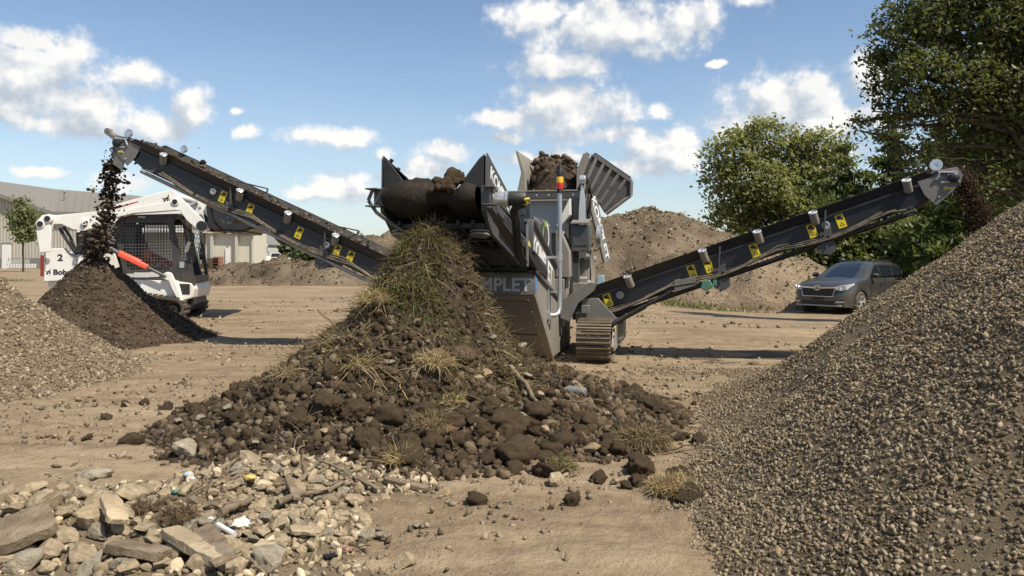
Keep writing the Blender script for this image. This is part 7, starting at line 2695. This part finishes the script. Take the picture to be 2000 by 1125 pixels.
while len(stones) < 252 and tries < 30000:
    tries += 1
    if rr_.random() < .55:
        px, py = rr_.gauss(560, 95), rr_.gauss(975, 42)
        if not (400 < px < 790 and 885 < py < 1062): continue
        s0 = rr_.uniform(.018, .05)
    else:
        px, py = rr_.uniform(0, 560), rr_.uniform(935, 1124)
        if py < 960 + .0 * px and px > 330: continue
        if py < 985 - .12 * px: continue
        s0 = rr_.uniform(.025, .07)
    if px > 560 and py > 1055: continue
    p, d = hit(px, py)
    if any((p.x - q[0]) ** 2 + (p.y - q[1]) ** 2 < ((s0 + q[2]) * .62) ** 2 for q in stones): continue
    mat = rr_.choice(['stone_tan', 'stone_tan', 'stone_tan', 'stone_grey', 'stone_pale', 'stone_pale'])
    ver = 'front left stone bed' if px < 350 else ('middle of the rubble heap' if px < 640 else 'right tail of the rubble')
    add_stone(p.x, p.y, s0, mat, near_label(('fist-sized ' if s0 > .05 else 'small ') + dsc[mat] + ' stone', p.x, p.y, p.z, f'small {dsc[mat]} stone in the {ver}')[0], 'small rubble stones', .25)


# tan and pale stones sticking out of the heap
tries = 0
n0 = len(stones)
while len(stones) < n0 + 44 and tries < 4000:
    tries += 1
    a = rr_.uniform(-math.pi, 0)
    r = rr_.uniform(.6, 2.0)
    x, y = HX + r * math.cos(a), HY + r * math.sin(a)
    if rubble_h(x, y) > .05: continue
    s0 = rr_.uniform(.016, .05)
    z = float(tz(x, y))
    mat = rr_.choice(['stone_tan', 'stone_tan', 'stone_ochre', 'stone_pale', 'clod_brown'])
    add_stone(x, y, s0, mat, near_label('small ' + {'clod_brown': 'reddish brown'}.get(mat, dsc.get(mat)) + ' heap stone', x, y, z, 'small stone in the central heap')[0], 'stones in the central heap', .1, lift=.025)


def stick(name, label, pts, r0, r1, mat, seed, cat='stick', group=None, bend=.012, flatk=None):
    q = random.Random(seed)
    pts = [Vector(p) for p in pts]
    fine = []
    for a, b in zip(pts, pts[1:]):
        L = (b - a).length
        for t in (0, .2, .4, .6, .8):
            fine.append(a.lerp(b, t) + Vector((q.uniform(-1, 1), q.uniform(-1, 1), q.uniform(-1, 1))) * min(bend, L * .05))
    fine.append(pts[-1])
    base = fine[0].copy()
    o = MB().tube([p - base for p in fine], r0, 7, 0, r1).build(name, MAT[mat], None, loc=base, angle=60)
    return prop(o, label, cat, group)


def st_px(px0, py0, px1, py1, lift0=.02, lift1=.02):
    a, _ = hit(px0, py0)
    b, _ = hit(px1, py1)
    return [a + Vector((0, 0, lift0)), (a + b) / 2 + Vector((0, 0, (lift0 + lift1) / 2 + .01)), b + Vector((0, 0, lift1))]


stick('stick', 'thick straight grey branch lying on the right face of the heap', st_px(1000, 728, 1052, 797, .04, .03), .022, .017, 'dead_wood', 1)
for k, (a, b, c, d_, r_, mt, lab) in enumerate([(625, 745, 662, 680, .007, 'dark_wood', 'thin dark twig pointing up the left flank of the heap'), (600, 700, 690, 640, .006, 'dead_wood', 'pale twig on the upper left flank of the heap'), (1070, 795, 1180, 790, .005, 'dead_wood', 'curved pale root on the right skirt of the heap'),
                                                (780, 760, 800, 800, .004, 'straw_yellow', 'short yellow stem in the lower middle of the heap'), (960, 640, 990, 760, .006, 'dark_wood', 'long dark twig on the upper right of the heap'), (1300, 892, 1390, 872, .006, 'dark_wood', 'thin forked branch trailing right of the root ball'), (1320, 892, 1352, 900, .005, 'dark_wood', 'short branch below the trailing branch right of the root ball'),
                                                (740, 690, 800, 700, .008, 'dark_wood', 'dark root in the middle left of the heap'), (870, 810, 920, 800, .007, 'dead_wood', 'pale bark strip at the lower middle of the heap'), (620, 610, 700, 690, .006, 'dark_wood', 'dark twig low on the left silhouette of the heap'), (905, 545, 985, 640, .006, 'root_brown', 'reddish root hanging down the right side of the heap top'), (660, 720, 740, 700, .005, 'straw_yellow', 'yellow stem beside the fan of straw')]):
    stick('twig', lab, st_px(a, b, c, d_, .03, .03), r_, r_ * .6, mt, 20 + k)
# sticks in the rubble
for k, (a, b, c, d_, l0, l1, r_, mt, lab) in enumerate([(548, 928, 600, 880, .02, .06, .010, 'dead_wood', 'thin stick leaning up at the top of the rubble'), (455, 945, 520, 890, .03, .03, .013, 'dead_wood', 'stick along the left top of the rubble'), (590, 930, 575, 872, .02, .10, .006, 'dead_wood', 'thin upright twig at the rubble top'),
                                                        (592, 930, 540, 868, .03, .09, .006, 'dead_wood', 'thin twig pointing up left at the rubble top'), (640, 925, 700, 955, .03, .02, .009, 'dead_wood', 'slanting stick on the right of the rubble'), (625, 918, 690, 945, .05, .04, .010, 'dead_wood', 'upper slanting stick on the right of the rubble'), (535, 985, 640, 930, .05, .05, .020, 'dead_wood', 'long thick branch across the middle of the rubble'),
                                                        (545, 1000, 625, 975, .05, .04, .026, 'dead_wood', 'thick brown log in the middle of the rubble'), (430, 1020, 495, 995, .04, .05, .030, 'dead_wood', 'thick reddish log left of the rubble middle'), (560, 965, 580, 990, .05, .03, .022, 'dead_wood', 'short wood block standing by the brown log'), (640, 975, 680, 950, .04, .03, .020, 'dead_wood', 'branch at the right of the rubble'),
                                                        (370, 980, 430, 950, .03, .03, .007, 'dead_wood', 'thin stick on the upper left of the rubble'), (475, 1100, 520, 1140, .03, .03, .014, 'dead_wood', 'stick slanting down at the bottom of the rubble'), (430, 950, 470, 905, .03, .05, .012, 'dead_wood', 'stick rising at the left shoulder of the rubble'), (600, 940, 650, 905, .04, .07, .008, 'dead_wood', 'thin stick rising right at the rubble top'), (660, 1085, 725, 1070, .01, .01, .006, 'dark_wood', 'dark twigs on bare dirt below the rubble'), (400, 1000, 470, 1000, .03, .03, .016, 'dead_wood', 'flat lying branch left of the rubble middle')]):
    stick('stick', lab, st_px(a, b, c, d_, l0, l1), r_ * (.72 if r_ > .012 else .8), r_ * .40, mt, 50 + k, bend=.022)


# planks and flat wood
def plank(label, px0, py0, px1, py1, w, t, mat, lift=.03, roll=0.0, name='plank'):
    a, _ = hit(px0, py0)
    b, _ = hit(px1, py1)
    a, b = a + Vector((0, 0, lift)), b + Vector((0, 0, lift))
    mid = (a + b) / 2
    x = (b - a).normalized()
    up = Vector((math.sin(roll), 0, math.cos(roll)))
    y = up.cross(x).normalized()
    z = x.cross(y)
    L = (b - a).length
    q = random.Random(px0)
    vs = []
    n_ = 8
    for i in range(n_ + 1):
        u = -L / 2 + L * i / n_
        e = 1 if 0 < i < n_ else .8
        for sy, sz in ((-1, -1), (1, -1), (1, 1), (-1, 1)):
            p = x * (u + q.uniform(-.006, .006)) + y * (sy * w / 2 * e + q.uniform(-.004, .004)) + z * (sz * t / 2 + q.uniform(-.003, .003))
            vs.append(p)
    fs = [(i * 4 + k, i * 4 + (k + 1) % 4, i * 4 + 4 + (k + 1) % 4, i * 4 + 4 + k) for i in range(n_) for k in range(4)] + [(3, 2, 1, 0), (n_ * 4, n_ * 4 + 1, n_ * 4 + 2, n_ * 4 + 3)]
    o = MB().add(vs, fs).build(name, MAT[mat], None, .004, loc=mid)
    return prop(o, label, 'plank')


plank('dusty plank on bare dirt below the central heap toe', 752, 944, 836, 962, .055, .03, 'dead_wood', .02)
plank('short upright board standing among the left rubble stones', 213, 1010, 232, 1060, .085, .028, 'stone_tan', .09, .3)
plank('big weathered timber slab lying at the left picture edge', -20, 1095, 105, 1045, .20, .05, 'dead_wood', .08, .35)
plank('long dark timber lying at the bottom left of the rubble', 215, 1095, 325, 1112, .08, .04, 'dead_wood', .06, .25)
plank('dark timber end leaning at the bottom middle of the rubble', 330, 1060, 430, 1120, .09, .04, 'stone_grey', .05, .2)
plank('grey weathered board slanting at the bottom of the rubble', 395, 1060, 440, 1128, .10, .02, 'dead_wood', .06, -.2)
plank('flat pointed shard of board in the right middle of the rubble', 565, 1052, 625, 1055, .06, .02, 'stone_grey', .04, .6)
plank('pale splinter board at the bottom right of the rubble', 500, 1085, 560, 1065, .06, .018, 'stone_tan', .03)
plank('flat wooden chip on the right rubble tail', 690, 940, 740, 965, .03, .012, 'dead_wood', .03)
plank('black broken plastic strip on bare dirt right of the rubble', 635, 1095, 665, 1088, .035, .01, 'decal_black', .015, 0, 'plastic_strip')
plank('upright wood shard by the brown log of the rubble', 562, 955, 580, 998, .045, .02, 'dead_wood', .06, .4)

# litter
p, d = hit(440, 1050)
a, _ = hit(425, 1042); b_, _ = hit(458, 1062)
mb = MB().tube([(0, 0, 0), ((b_ - a) * .5)[:], (b_ - a)[:]], .012, 10)
prop(mb.build('plastic_pipe', MAT['pvc_white'], None, loc=a + Vector((0, 0, .04))), 'short piece of white plastic pipe in the rubble', 'pipe')


def crumple(name, label, px, py, hp_, mat, seed, cat, sq=(1, 1, .6), lift=.03):
    p, d = hit(px, py)
    s = .75 * hp_ * d / F
    v, f = ico(3)
    q = np.random.default_rng(seed)
    v = v * (0.7 + .5 * np.abs(fbm(v[:, 0] * 2.3 + seed, v[:, 1] * 2.3, v[:, 2] * 2.3, 3, seed, .65)))[:, None] * np.array(sq) * s
    o = link(name, mesh_np(name, v, f), MAT[mat], None, p + Vector((0, 0, lift)))
    return prop(o, label, cat)


crumple('crumpled_paper', 'crumpled white paper in the middle of the rubble', 470, 1035, 26, 'paper_white', 5, 'litter')
crumple('crumpled_paper', 'small white paper scrap left of the crumpled paper', 408, 1028, 12, 'paper_white', 6, 'litter')
crumple('plastic_film', 'yellow plastic film scrap on the left of the rubble', 488, 955, 16, 'film_yellow', 7, 'litter', (1.2, .8, .5), .06)
crumple('crushed_can', 'crushed pale blue can at the top of the rubble bed', 366, 938, 11, 'can_blue', 8, 'litter', (1.2, .7, .6))
crumple('plastic_scrap', 'white plastic scrap just below the pale blue can', 376, 946, 8, 'pvc_white', 9, 'litter')
crumple('brick_piece', 'piece of red brick on bare dirt right of the rubble', 680, 1080, 12, 'brick_red', 10, 'brick', (1.2, .8, .7), .015)
crumple('brick_piece', 'reddish brick fragment low in the rubble', 545, 1060, 16, 'brick_red', 11, 'brick', (1.3, .8, .5), .02)
crumple('bottle_glass', 'greenish glass piece left of the rubble', 342, 972, 9, 'bag_green', 13, 'litter')
# clear plastic bottle behind the heap
m, n = new_mat('clear_plastic')
bs = n.add('ShaderNodeBsdfPrincipled', {'Base Color': (.9, .93, .95, 1), 'Roughness': .12, 'Transmission Weight': .85, 'IOR': 1.2})
out(n, bs.outputs[0])
p, d = hit(1132, 775)
bt = MB().lathe([(0, 0), (.035, 0), (.036, .02), (.030, .05), (.036, .08), (.036, .13), (.015, .17), (.014, .19), (0, .19)], (0, 0, .035), (-1, .3, .1), 16).build('plastic_bottle', MAT['clear_plastic'], None, loc=p + Vector((.05, 0, .0)))
prop(bt, 'clear plastic bottle lying at the right rear foot of the heap', 'bottle')

# dry twigs and chips on the gravel heap
r4 = np.random.default_rng(88)
x = r4.uniform(.9, 5.2, 900); y = r4.uniform(2.3, 7.0, 900)
h = gravel_h(x, y)
k = (h > .03) & (np.cos(np.arctan2(y - GY, x - GX) - math.atan2(-4.2, -6.4)) > 0)
p = np.stack([x[k], y[k], h[k] + .016], -1)
dr = r4.normal(size=(len(p), 3)) * np.array([1, 1, .25]) + np.array([0, 0, .1])
o = link('twigs', blades('twigs', p - np.array(gravel.location), dr, r4.uniform(.02, .085, len(p)), r4.uniform(.003, .007, len(p)), r4, 2, .1), MAT['straw_yellow'], gravel)
o['kind'] = 'stuff'
